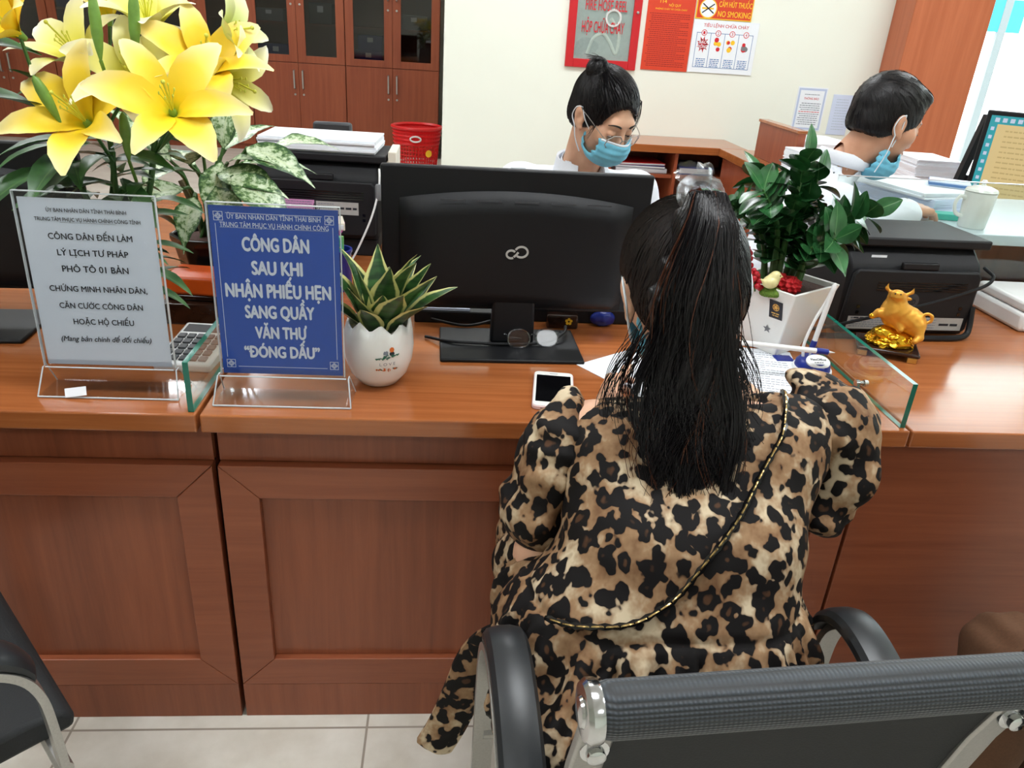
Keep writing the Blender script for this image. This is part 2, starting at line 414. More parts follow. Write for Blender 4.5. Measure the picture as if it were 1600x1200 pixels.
def nets(fn, lo, hi, res):
    """surface nets over fn(P)->distance; returns vertices and quads"""
    lo = np.array(lo, float); hi = np.array(hi, float)
    n = np.maximum(np.ceil((hi - lo) / res).astype(int) + 1, 3)
    ax = [lo[i] + res * np.arange(n[i]) for i in range(3)]
    G = np.stack(np.meshgrid(*ax, indexing='ij'), -1).reshape(-1, 3)
    F = np.concatenate([fn(G[i:i + 400000]) for i in range(0, len(G), 400000)]).reshape(n)
    S = F < 0
    cs = [(i, j, k) for i in (0, 1) for j in (0, 1) for k in (0, 1)]
    sl = lambda A, c: A[c[0]:n[0] - 1 + c[0], c[1]:n[1] - 1 + c[1], c[2]:n[2] - 1 + c[2]]
    cnt = sum(sl(S, c).astype(np.int8) for c in cs); act = (cnt > 0) & (cnt < 8)
    I = np.argwhere(act); idx = -np.ones(act.shape, int); idx[act] = np.arange(len(I))
    acc = np.zeros((len(I), 3)); num = np.zeros(len(I))
    fv = {c: sl(F, c)[act] for c in cs}
    for a in cs:
        for d in range(3):
            if a[d]: continue
            b = list(a); b[d] = 1; b = tuple(b)
            fa, fb = fv[a], fv[b]; m = (fa < 0) != (fb < 0)
            t = np.where(m, fa / np.where(m, fa - fb, 1), 0)
            p = np.array(a, float)[None, :] + t[:, None] * (np.array(b) - np.array(a))[None, :]
            acc[m] += p[m]; num[m] += 1
    V = lo + (I + acc / num[:, None]) * res
    Q = []
    for d in range(3):
        u, v_ = [(1, 2), (2, 0), (0, 1)][d]
        s0 = [slice(None)] * 3; s1 = [slice(None)] * 3
        s0[d] = slice(0, n[d] - 1); s1[d] = slice(1, n[d])
        for q in (u, v_): s0[q] = slice(1, n[q] - 1); s1[q] = slice(1, n[q] - 1)
        A, B = S[tuple(s0)], S[tuple(s1)]
        for sgn, m in ((1, A & ~B), (-1, ~A & B)):
            E = np.argwhere(m)
            if not len(E): continue
            for q in (u, v_): E[:, q] += 1
            def at(du, dv):
                X = E.copy(); X[:, u] += du; X[:, v_] += dv; return idx[X[:, 0], X[:, 1], X[:, 2]]
            q4 = np.stack([at(-1, -1), at(0, -1), at(0, 0), at(-1, 0)], 1)
            Q.append(q4 if sgn > 0 else q4[:, ::-1])
    return V, np.concatenate(Q)
def sdf_mb(mb, prims, lo, hi, res, warp=None, mi=None):
    fn = (lambda P: ev(prims, P)) if warp is None else (lambda P: ev(prims, P) + warp(P))
    V, Q = nets(fn, lo, hi, res)
    return mb.add(V.tolist(), Q.tolist(), mi=mi)
def wob(P, s, seed, oct=3):
    """cheap smooth noise in -1..1 from warped sines"""
    r = np.random.default_rng(seed); out = np.zeros(len(P)); amp = 1.0; tot = 0
    for o in range(oct):
        for k in range(3):
            d = r.normal(size=3); d /= np.linalg.norm(d); e = r.normal(size=3); e /= np.linalg.norm(e)
            out += amp * np.sin(P @ d * s + 1.3 * np.sin(P @ e * s * 0.7 + r.uniform(0, 6)) + r.uniform(0, 6)); tot += amp * 0.9
        s *= 1.9; amp *= 0.5
    return out / tot

def leaf(mb, base, direc, up, L, W, bend=0.5, fold=0.15, prof=(0.0, 0.55, 0.9, 1.0, 0.9, 0.6, 0.0), n=9, m=4, wave=0.0, twist=0.0, cup=0.0, mi=None, rnd=random, tipcurl=0.0):
    """a leaf or petal: curved midrib, width profile, folded or cupped across; uv = (across, along)"""
    p = Vector(base); d = Vector(direc).normalized(); u = Vector(up); u = (u - d * u.dot(d)).normalized()
    v = []; f = []; uv = []; K = len(prof) - 1; ph = rnd.uniform(0, 6)
    for i in range(n + 1):
        t = i / n; x = t * K; j = min(int(x), K - 1); fr = x - j
        fr = fr * fr * (3 - 2 * fr)
        wd = W * 0.5 * (prof[j] * (1 - fr) + prof[j + 1] * fr)
        sd = d.cross(u).normalized()
        if twist: sd = (sd * math.cos(twist * t) + u * math.sin(twist * t)).normalized()
        nn = sd.cross(d).normalized()
        for k in range(m + 1):
            a = (k / m - 0.5) * 2
            off = sd * a * wd + nn * (fold * abs(a) * wd * 1.2 + cup * a * a * wd + wave * math.sin(ph + t * 16 + (0 if a > 0 else 1.6)) * abs(a) * wd)
            v.append(tuple(p + off)); uv.append((k / m, max(t, 0.001)))
        ang = (bend + tipcurl * t * t * 3) / n
        d2 = (d * math.cos(ang) - u * math.sin(ang)).normalized(); u = (u * math.cos(ang) + d * math.sin(ang)).normalized(); d = d2
        p = p + d * (L / n)
    for i in range(n):
        for k in range(m):
            a = i * (m + 1) + k; f.append((a, a + 1, a + m + 2, a + m + 1))
    mb.add(v, f, uv, mi=mi); return p
# ================================================================== the setting
def floor_mat():
    m = mat('cream_floor_tiles', srgb(214, 208, 196), 0.28); t = NT(m)
    b = t.n('ShaderNodeTexBrick', offset=0.0, squash=1.0); b.inputs['Scale'].default_value = 1.0
    b.inputs['Mortar Size'].default_value = 0.0028; b.inputs['Brick Width'].default_value = 0.613; b.inputs['Row Height'].default_value = 0.613
    b.inputs['Mortar Smooth'].default_value = 0.2
    t.l(t.coord('Object', loc=(0.152 + 6.13, -1.198 + 6.13, 0)), b.inputs['Vector'])
    n = t.noise(t.coord('Object'), 7, 6, 0.6)
    tile = t.ramp(n.outputs[0], [(0.3, srgb(200, 193, 180)), (0.7, srgb(222, 217, 207))])
    t.base(t.mix(b.outputs['Fac'], tile, srgb(150, 140, 128)))
    return m
M_FLOOR = floor_mat()
M_PAVE = plain('pale_paving', srgb(225, 225, 222), 0.9, 2, 0.02)
def sbox(name, lo, hi, m, bevel=0.0):
    return struct(MB().box(lo, hi).build(name, m, bevel=bevel, smooth=False))
X0, X1, Y0, Y1 = -6.5, 7.6, -4.0, 9.5
struct(MB().box((X0, Y0, -0.1), (X1, 5.4, 0)).box((X0, 5.4, -0.1), (0.125, Y1, 0)).build('floor', M_FLOOR, smooth=False))
struct(MB().box((X0, Y0, CEIL), (X1, 5.4, CEIL + 0.1)).box((X0, 5.4, CEIL), (0.125, Y1, CEIL + 0.1)).build('ceiling', M_CEIL, smooth=False))
sbox('wall_left', (X0 - 0.15, Y0, 0), (X0, Y1, CEIL), M_WALL)
sbox('wall_front', (X0, Y0 - 0.15, 0), (X1, Y0, CEIL), M_WALL)
sbox('wall_right', (X1, Y0, 0), (X1 + 0.15, 5.4, CEIL), M_WALL)
sbox('wall_far', (X0, Y1, 0), (-0.075, Y1 + 0.15, CEIL), M_WALL)
sbox('wall_back', (-0.075, 5.2, 0), (3.3, 5.4, CEIL), M_WALL)
sbox('wall_inner', (-0.075, 5.4, 0), (0.125, Y1, CEIL), M_WALL)
mb = MB().box((3.3, 5.2, 0), (X1, 5.4, 0.42)).box((3.3, 5.2, 2.88), (X1, 5.4, CEIL))
struct(mb.build('wall_window', M_WALL, smooth=False))
struct(MB().box((2.748, 4.96, 0), (3.246, 5.199, CEIL)).build('column_1', M_COLUMN, bevel=0.004, smooth=False))
wn = MB()
for x in (3.3, 4.75, 6.2, X1 - 0.05): wn.box((x, 5.27, 0.42), (x + 0.05, 5.33, 2.88))
for z in (0.42, 2.83): wn.box((3.35, 5.272, z), (X1 - 0.05, 5.328, z + 0.05))
win = struct(wn.build('window_1', M_WHITE, bevel=0.004))
MB().box((3.34, 5.297, 0.46), (X1 - 0.03, 5.303, 2.84)).build('pane', M_GLASS, win, smooth=False)
sbox('ground_outside', (-0.5, 5.4, -0.12), (24, 30, -0.05), M_PAVE)
# lamps in the ceiling
for i, (x, y) in enumerate(LAMPS):
    t = thing('ceiling_lamp', 'flat white LED panel lamp in the ceiling, above the hall', 'ceiling lamp', (x, y, CEIL), 0, 'ceiling lamps')
    f = MB(); f.box((-0.62, -0.32, -0.04), (-0.59, 0.32, 0)).box((0.59, -0.32, -0.04), (0.62, 0.32, 0)).box((-0.59, -0.32, -0.04), (0.59, -0.29, 0)).box((-0.59, 0.29, -0.04), (0.59, 0.32, 0))
    f.build('frame', M_WHITE, t); MB().box((-0.59, -0.29, -0.03), (0.59, 0.29, -0.02)).build('diffuser', M_LAMP, t, smooth=False)
# signboard seen through the window, hung from a pole outside
t = thing('signboard', 'teal signboard on a grey pole outside the bright window', 'signboard', (5.35, 8.0, -0.05))
MB().box((-0.2, -0.03, 1.69), (0.2, 0.03, 1.98)).build('board', M_TEALSIGN, t, bevel=0.004)
MB().box((-0.03, -0.035, 0), (0.05, 0.0, 3.2)).build('pole', M_GREY, t)

# ================================================================== counter units
def mitred(mb, x0, x1, z0, z1, w, y0, y1):
    e = 0.0006
    A = [(x0, z0), (x1, z0), (x1, z1), (x0, z1)]; B = [(x0 + w, z0 + w), (x1 - w, z0 + w), (x1 - w, z1 - w), (x0 + w, z1 - w)]
    for i in range(4):
        j = (i + 1) % 4
        a, b, c, d = A[i], A[j], B[j], B[i]
        # pull each member in a hair so that the mitre shows as a fine line
        u = ((b[0] - a[0]), (b[1] - a[1])); L = math.hypot(*u); u = (u[0] / L * e, u[1] / L * e)
        q = [(a[0] + u[0], a[1] + u[1]), (b[0] - u[0], b[1] - u[1]), (c[0] - u[0], c[1] - u[1]), (d[0] + u[0], d[1] + u[1])]
        mb.prism(q, y0, y1, 'y')
def counter(name, label, xs0, xs1, xb0, xb1, plainf=False):
    cx = (xs0 + xs1) / 2
    t = thing(name, label, 'counter', (cx, 1.6, 0), 0, None)
    K = dict(parent=t, world=True)
    MB().box((xs0, 1.209, 0.715), (xs1, 2.02, 0.75)).build('countertop', M_TOP, bevel=0.003, smooth=False, **K)
    for xa in (xb0, xb1 - 0.018): MB().box((xa, 1.262, 0.0), (xa + 0.018, 1.98, 0.7149)).build('side_panel', M_VERT, smooth=False, bevel=0.001, **K)
    if plainf:
        MB().box((xb0, 1.236, 0), (xb1, 1.262, 0.7149)).build('front_panel', M_HORZ, smooth=False, bevel=0.002, **K); return t
    MB().box((xb0, 1.25, 0.636), (xb1, 1.2619, 0.7149)).build('frieze', M_VERT, smooth=False, bevel=0.001, **K)
    MB().box((xb0, 1.2585, 0.0935), (xb1, 1.2619, 0.6355)).build('backing_panel', M_DARKGAP, smooth=False, **K)
    f = MB(); mitred(f, xb0, xb1, 0.0935, 0.634, 0.07, 1.232, 1.2582); f.build('panel_frame', M_HORZ, smooth=False, bevel=0.0015, **K)
    MB().box((xb0 + 0.0705, 1.2465, 0.164), (xb1 - 0.0705, 1.2582, 0.5635)).build('recessed_panel', M_VERT, smooth=False, **K)
    MB().box((xb0, 1.2325, 0.0), (xb1, 1.2619, 0.093)).build('plinth', M_VERT, smooth=False, bevel=0.001, **K)
    return t
counter('counter_desk', 'middle wooden counter desk with recessed panel, where the leopard dress woman sits', -0.427, 0.872, -0.414, 0.814)
counter('counter_desk', 'left wooden counter desk with recessed panel, under the white notice stand', -2.2, -0.434, -2.19, -0.424)
counter('counter_desk', 'right wooden counter desk with plain front, under the gold ox figurine', 0.877, 2.6, 0.824, 2.59, True)

# glass partitions standing on the counter joints
def partition(label, x, y0, y1, z0, z1, boltys):
    t = thing('glass_partition', label, 'glass partition', (x, y0, 0.75))
    mb = MB(); h = 0.005; L = y1 - y0; H = z1 - 0.75; b = z0 - 0.75
    mb.quad((-h, 0, b), (-h, 0, H), (-h, L, H), (-h, L, b), mi=0); mb.quad((h, 0, b), (h, L, b), (h, L, H), (h, 0, H), mi=0)
    mb.quad((-h, 0, b), (h, 0, b), (h, 0, H), (-h, 0, H), mi=1); mb.quad((-h, L, b), (-h, L, H), (h, L, H), (h, L, b), mi=1)
    mb.quad((-h, 0, H), (h, 0, H), (h, L, H), (-h, L, H), mi=1); mb.quad((-h, 0, b), (-h, L, b), (h, L, b), (h, 0, b), mi=1)
    mb.build('pane', [M_GLASS, M_GEDGE], t, smooth=False)
    for by in boltys:
        q = MB(); R = Matrix.Translation((0, by, b + 0.014)) @ Matrix.Rotation(PI / 2, 4, 'Y')
        q.lathe([(0.0, -0.013), (0.007, -0.013), (0.0075, -0.0055), (0.0045, -0.0055), (0.0045, 0.0055), (0.0075, 0.0055), (0.007, 0.013), (0, 0.013)], 16, M=R)
        q.build('bolt', M_CHROME, t)
    return t
partition('low glass partition with chrome bolt on the right counter joint', 0.862, 1.222, 1.93, 0.751, 0.842, (0.17, 0.62))
partition('low glass partition on the left counter joint, between the two notice stands', -0.443, 1.219, 1.85, 0.751, 0.845, (0.3, 0.6))

# ================================================================== far cabinets
def make_cabinet():
    t = thing('filing_cabinet', '', 'cabinet', (-0.665, 8.86, 0)); W, D, H = 0.983, 0.42, 2.05
    c = MB(); h = W / 2
    c.box((-h, 0.02, 0.06), (-h + 0.018, D, H)).box((h - 0.018, 0.02, 0.06), (h, D, H)).box((-h + 0.018, 0.02, H - 0.02), (h - 0.018, D, H))
    c.box((-h + 0.018, D - 0.012, 0.06), (h - 0.018, D, H - 0.02)).box((-h + 0.018, 0.03, 0.88), (h - 0.018, D - 0.012, 0.92)).box((-h + 0.018, 0.02, 0.06), (h - 0.018, D - 0.012, 0.08))
    c.build('carcass', M_CAB, t, smooth=False)
    for z in (1.28, 1.64): MB().box((-h + 0.018, 0.05, z), (h - 0.018, D - 0.012, z + 0.018)).build('shelf', M_CAB, t, smooth=False)
    MB().box((-h, 0.035, 0), (h, 0.05, 0.06)).build('plinth', M_CAB, t, smooth=False)
    for s in (-1, 1):
        x0, x1 = (-h + 0.002, -0.0015) if s < 0 else (0.0015, h - 0.002); xh = -0.045 if s < 0 else 0.045
        d = MB().box((x0, 0, 0.062), (x1, 0.02, 0.912)).build('door', M_CAB, t, smooth=False, bevel=0.0015)
        MB().bar([(xh, -0.001, 0.66), (xh, -0.028, 0.665), (xh, -0.03, 0.73), (xh, -0.028, 0.835), (xh, -0.001, 0.84)], 0.014, 0.012, (1, 0, 0)).build('handle', M_STEEL, d)
        MB().lathe([(0.011, 0), (0.011, 0.008), (0.0, 0.009)], 12, M=Matrix.Translation((xh, 0, 0.6)) @ Matrix.Rotation(PI / 2, 4, 'X')).build('lock', M_STEEL, d)
        f = MB(); z0, z1, w_ = 0.918, H - 0.002, 0.086; ft = []
        f.box((x0, 0, z0), (x0 + w_, 0.02, z1)).box((x1 - w_, 0, z0), (x1, 0.02, z1)).box((x0 + w_, 0, z0), (x1 - w_, 0.02, z0 + 0.07)).box((x0 + w_, 0, z1 - 0.08), (x1 - w_, 0.02, z1))
        d = f.build('glazed_door', M_CAB, t, smooth=False, bevel=0.0015)
        MB().box((x0 + w_, 0.008, z0 + 0.07), (x1 - w_, 0.012, z1 - 0.08)).build('pane', M_GLASSC, d, smooth=False)
        MB().bar([(xh, -0.001, 1.56), (xh, -0.028, 1.565), (xh, -0.03, 1.65), (xh, -0.028, 1.735), (xh, -0.001, 1.74)], 0.014, 0.012, (1, 0, 0)).build('handle', M_STEEL, d)
        MB().lathe([(0.011, 0), (0.011, 0.008), (0.0, 0.009)], 12, M=Matrix.Translation((xh, 0, 1.47)) @ Matrix.Rotation(PI / 2, 4, 'X')).build('lock', M_STEEL, d)
    return t
cab = make_cabinet()
cl = ['brown filing cabinet at the far wall, beside the cream wall and red bin', 'brown filing cabinet at the far wall, second from the cream wall', 'brown filing cabinet behind the yellow lilies, third from the cream wall',
      'brown filing cabinet behind the yellow lilies, fourth from the cream wall', 'brown filing cabinet at the left edge, fifth from the cream wall']
cab['label'] = cl[0]; cab['group'] = 'filing cabinets along the far wall'
cx_list = [-0.665 - 0.988 * i for i in range(5)]
for i in range(1, 5): dup(cab, (cx_list[i], 8.86, 0), 0, cl[i])
def file_box(x, z, wd, ht, m, label):
    t = thing('file_box', label, 'box file', (x, 8.98, z), 0, 'things behind the cabinet glass')
    MB().box((-wd / 2, 0, 0), (wd / 2, 0.24, ht)).build('box', m, t, bevel=0.006)
    MB().box((-0.03, -0.002, ht * 0.55), (0.03, 0.0, ht * 0.85)).build('spine_label', M_PAPER, t, smooth=False)
file_box(-0.93, 0.921, 0.3, 0.15, M_BLUED, 'blue box file, lower of the two behind glass nearest the bin')
file_box(-0.91, 1.072, 0.26, 0.15, M_BLUED, 'blue box file resting on another behind the cabinet glass')
file_box(-1.9, 0.921, 0.36, 0.16, M_BLUED, 'wide blue box file behind the cabinet glass right of the lilies')
file_box(-1.44, 0.921, 0.22, 0.02, M_PAPERB, 'flat pale paper pad behind the second cabinet glass')
file_box(-0.45, 1.3, 0.3, 0.14, M_GREY, 'grey box file on the middle shelf nearest the cream wall')
file_box(-1.42, 1.3, 0.24, 0.2, M_DGREY, 'dark grey box file on the middle shelf of second cabinet')
file_box(-1.95, 1.3, 0.3, 0.12, M_GREY, 'low grey box file on the middle shelf of second cabinet')
file_box(-2.9, 0.921, 0.34, 0.16, M_BLUED, 'blue box file behind glass above the yellow lilies')
file_box(-4.2+0.3, 1.3, 0.34, 0.16, M_BLUED, 'blue box file in the cabinet at the left edge')

# red basket bin on the floor before the cabinets
t = thing('laundry_basket', 'red plastic basket bin with white handles standing by the cream wall', 'basket', (-0.32, 7.0, 0))
b = MB(); N = 44; R0, R1, H = 0.155, 0.205, 0.56; rows = 17
def bp(i, j, dr=0.0):
    z = 0.02 + (H - 0.02) * j / rows; r = R0 + (R1 - R0) * j / rows + dr; a = 2 * PI * i / N; return (r * math.cos(a), r * math.sin(a), z)
for j in range(rows + 1):       # horizontal bands and vertical ribs leave square holes, solid at the rim
    b.tube([bp(i, j) for i in range(N)], 0.0048 if j < 13 else 0.013, 4, closed=True)
for i in range(N): b.tube([bp(i, 0), bp(i, rows)], 0.0048, 4)
b.lathe([(0.0, 0.012), (R0 + 0.004, 0.012), (R0 + 0.004, 0.03), (0.0, 0.03)], N)
for i in range(N):
    k = (i + 1) % N
    b.quad(bp(i, 13), bp(k, 13), bp(k, rows), bp(i, rows))
b.build('basket_body', M_REDP, t)
MB().tube([(0.212 * math.cos(2 * PI * i / N), 0.212 * math.sin(2 * PI * i / N), H) for i in range(N)], 0.014, 8, closed=True).build('rim', M_REDP, t)
for s, a in ((1, -PI / 2), (1, PI / 2)):
    pts = [(0.045 * c_, 0.022 * s_) for c_, s_ in [(math.cos(2 * PI * i / 16), math.sin(2 * PI * i / 16)) for i in range(16)]]
    ca, sa = math.cos(a), math.sin(a)
    MB().tube([(ca * 0.212 - sa * p[0], sa * 0.212 + ca * p[0], 0.48 + p[1]) for p in pts], 0.007, 6, closed=True).build('handle', M_WHITE, t)
MB().lathe([(0.0, 0), (0.03, 0), (0.03, 0.003), (0, 0.003)], 16, M=Matrix.Translation((0.11, -0.166, 0.36)) @ Matrix.Rotation(-0.55, 4, 'Z').inverted() @ Matrix.Rotation(PI / 2, 4, 'X') ).build('sticker', M_YEL, t)

# low wooden bookcase along the cream wall, its return, the boards and papers on them
t = thing('low_bookcase', 'low brown bookcase with open shelf along the cream wall behind the seated clerk', 'bookcase', (1.36, 5.0, 0))
K = dict(parent=t, world=True, smooth=False)
MB().box((0.95, 4.74, 0.755), (1.8, 5.195, 0.8)).build('top', M_TOP, bevel=0.003, **K)
for x in (0.95, 1.36, 1.78): MB().box((x, 4.76, 0), (x + 0.02, 5.17, 0.7549)).build('upright', M_CAB, **K)
MB().box((0.97, 5.1701, 0.0), (1.78, 5.19, 0.7549)).build('back_panel', M_CAB, **K)
for z in (0.08, 0.6):
    for xa, xb in ((0.971, 1.359), (1.381, 1.779)): MB().box((xa, 4.78, z), (xb, 5.169, z + 0.02)).build('shelf', M_CAB, **K)
t = thing('return_desk', 'brown wooden return desk running forward from the low bookcase', 'desk', (1.95, 4.2, 0))
K = dict(parent=t, world=True, smooth=False)
MB().box((1.62, 3.45, 0.755), (2.5, 4.735, 0.8)).build('top', M_TOP, bevel=0.003, **K)
MB().box((1.64, 3.5, 0), (1.66, 4.7, 0.7549)).build('side_panel', M_CAB, **K); MB().box((2.46, 3.5, 0), (2.48, 4.7, 0.7549)).build('side_panel', M_CAB, **K)
t = thing('board_screen', 'narrow upright brown board standing on the return desk', 'screen board', (1.77, 4.0, 0.8))
MB().box((-0.02, -0.05, 0.0), (0.02, 0.5, 0.19)).build('board', M_CAB, t, smooth=False, bevel=0.002)
MB().box((-0.028, -0.052, 0.19), (0.028, 0.502, 0.205)).build('capping', M_TOP, t, smooth=False, bevel=0.002)
def folder(x, y, z, sx, sy, h, rz, m, label, nm='folder', cat='folder'):
    t = thing(nm, label, cat, (x, y, z), rz)
    MB().box((-sx / 2, -sy / 2, 0), (sx / 2, sy / 2, h)).build('cover', m, t, smooth=False, bevel=min(0.002, h * 0.3))
    MB().box((-sx / 2 + 0.004, -sy / 2 - 0.004, h * 0.2), (sx / 2 - 0.004, sy / 2 - 0.002, h * 0.8)).build('pages', M_PAPER, t, smooth=False)
folder(1.165, 4.95, 0.6205, 0.33, 0.28, 0.028, 0.05, M_PAPER, 'white paper bundle lying under the top of the low bookcase')
folder(1.165, 4.95, 0.649, 0.32, 0.28, 0.016, -0.04, M_BLUED, 'blue folder on a white bundle inside the low bookcase')
folder(1.165, 4.95, 0.6655, 0.3, 0.27, 0.014, 0.06, M_REDP, 'red folder topmost of the pile inside the low bookcase')
folder(1.52, 4.95, 0.6205, 0.22, 0.28, 0.05, 0.0, M_BLUED, 'thick blue folder alone on the right of the bookcase shelf')
def paper_stack(x, y, z, rz, h, label, sx=0.21, sy=0.297, n=None, group=None, m=M_PAPER, seed=1, name='paper_stack'):
    t = thing(name, label, 'paper stack', (x, y, z), rz, group); r = random.Random(seed); n = n or max(3, int(h / 0.006)); mb = MB()
    for i in range(n):
        M = Matrix.Translation((r.uniform(-.003, .003), r.uniform(-.004, .004), 0)) @ Matrix.Rotation(r.uniform(-.02, .02), 4, 'Z')
        mb.box((-sx / 2, -sy / 2, h * i / n), (sx / 2, sy / 2, h * (i + 0.93) / n), M)
    mb.build('sheets', m, t, smooth=False); return t
paper_stack(2.08, 4.4, 0.8, 0.1, 0.12, 'high white paper stack on the return desk under the notices', 0.3, 0.42)
paper_stack(1.84, 3.72, 0.8, 0.05, 0.13, 'white paper stack on the return desk nearer the plant', 0.3, 0.42, seed=3)
paper_stack(2.33, 3.75, 0.8, -0.1, 0.14, 'white paper stack on the return desk behind the man in white shirt', 0.21, 0.3, seed=4)

# ================================================================== things on the cream wall
WY = 5.199
def wall_frame(x, z): return frame((x, WY, z), (1, 0, 0), (0, 0, 1))
t = thing('fire_hose_cabinet', 'red fire hose cabinet with glass front on the cream wall', 'fire hose cabinet', (0.912, WY, 1.19))
c = MB(); 
c.box((-0.225, -0.02, 0), (-0.175, 0, 0.75)).box((0.175, -0.02, 0), (0.225, 0, 0.75)).box((-0.175, -0.02, 0), (0.175, 0, 0.05)).box((-0.175, -0.02, 0.7), (0.175, 0, 0.75))
c.build('door_frame', M_RED, t, bevel=0.002)
MB().box((-0.175, -0.006, 0.05), (0.175, -0.001, 0.7)).build('backing', plain('pale_grey_backing', srgb(176, 178, 180), 0.5), t, smooth=False)
MB().box((-0.175, -0.014, 0.05), (0.175, -0.011, 0.7)).build('pane', M_GLASS, t, smooth=False)
M_ = frame((0, -0.0146, 0), (1, 0, 0), (0, 0, 1)); q = MB()
txt(q, 'FIRE HOSE REEL', M_, 0.005, 0.358, 0.058, 0.26, 0.012); txt(q, 'HỘP CHỮA CHÁY', M_, -0.005, 0.235, 0.062, 0.265, 0.012)
q.build('lettering', M_REDTXT, t, smooth=False)
q = MB(); q.tube(smooth_path([(-0.09, -0.008, 0.08), (-0.06, -0.008, 0.17), (0.0, -0.008, 0.2), (0.05, -0.008, 0.15), (0.09, -0.008, 0.09), (0.1, -0.008, 0.2), (0.04, -0.008, 0.29)], 6), 0.01, 6, flat=(1, 0.3))
q.torus(0.045, 0.009, Matrix.Translation((0.055, -0.008, 0.29)) @ Matrix.Rotation(PI / 2, 4, 'X'), 20, 6); q.build('hose', plain('grey_hose', srgb(206, 206, 204), 0.7), t)
MB().lathe([(0.008, 0), (0.008, 0.012), (0, 0.014)], 12, M=Matrix.Translation((0.2, -0.02, 0.33)) @ Matrix.Rotation(PI / 2, 4, 'X')).build('latch', M_STEEL, t)

def flat_sign(name, label, cat, x0, x1, z0, z1, m, fn=None, mats=(), t_=0.006):
    t = thing(name, label, cat, ((x0 + x1) / 2, WY, z0))
    MB().box((-(x1 - x0) / 2, -t_, 0), ((x1 - x0) / 2, 0, z1 - z0)).build('panel', m, t, smooth=False, bevel=0.001)
    if fn:
        q = MB(); fn(q, frame((0, -t_, 0), (1, 0, 0), (0, 0, 1)), x1 - x0, z1 - z0); q.build('print', list(mats), t, smooth=False)
    return t
def f_rules(q, M, W, H):
    txt(q, '114', M, -0.055, H - 0.026, 0.018, 0.04, 0.01); txt(q, 'NỘI QUY', M, 0.02, H - 0.045, 0.014, 0.075, 0.008); txt(q, 'PHÒNG CHÁY VÀ CHỮA CHÁY', M, 0.0, H - 0.068, 0.009, 0.2, 0.004)
    r = random.Random(3); z = H - 0.095; k = 0
    while z > 0.02:
        greek(q, M, -W / 2 + (0.03 if k % 4 else 0.018), W / 2 - 0.025 - (0.06 if k % 4 == 3 else 0), z, 0.0042, 1, r); z -= 0.0115; k += 1
flat_sign('fire_rules_board', 'tall red board of fire safety rules beside the fire hose cabinet', 'notice board', 1.174, 1.474, 1.2, 1.62, M_ORED, f_rules, (M_YEL, mat('dark_red_print', srgb(150, 30, 22), 0.6)))
def f_nosmoke(q, M, W, H):
    rect(q, M, -W / 2 + 0.006, 0.006, W / 2 - 0.006, H - 0.006, 1, 0.0002)
    ring(q, M, -0.105, 0.06, 0.0, 0.052, 2, 28, 0.0005); ring(q, M, -0.105, 0.06, 0.05, 0.056, 0, 28, 0.0006)
    for a in (0.62, -0.62):
        c_, s_ = math.cos(a) * 0.045, math.sin(a) * 0.045; n_ = (-math.sin(a) * 0.0035, math.cos(a) * 0.0035)
        q.quad(*[tuple(M @ Vector((-0.105 + sx * c_ + sg * n_[0], 0.06 + sx * s_ + sg * n_[1], 0.0009))) for sx, sg in ((-1, -1), (1, -1), (1, 1), (-1, 1))], mi=3)
    rect(q, M, -0.145, 0.055, -0.07, 0.065, 0, 0.0007)
    txt(q, 'NO SMOKING', M, 0.065, 0.034, 0.032, 0.21, 0.014, 0, lift=0.0006); txt(q, 'CẤM HÚT THUỐC', M, 0.065, 0.088, 0.03, 0.21, 0.014, 0, lift=0.0006)
flat_sign('no_smoking_sign', 'orange and yellow no smoking sign on the cream wall', 'sign', 1.481, 1.84, 1.512, 1.66, M_YEL, f_nosmoke, (M_YEL, M_ORED, M_PAPER, M_INK))
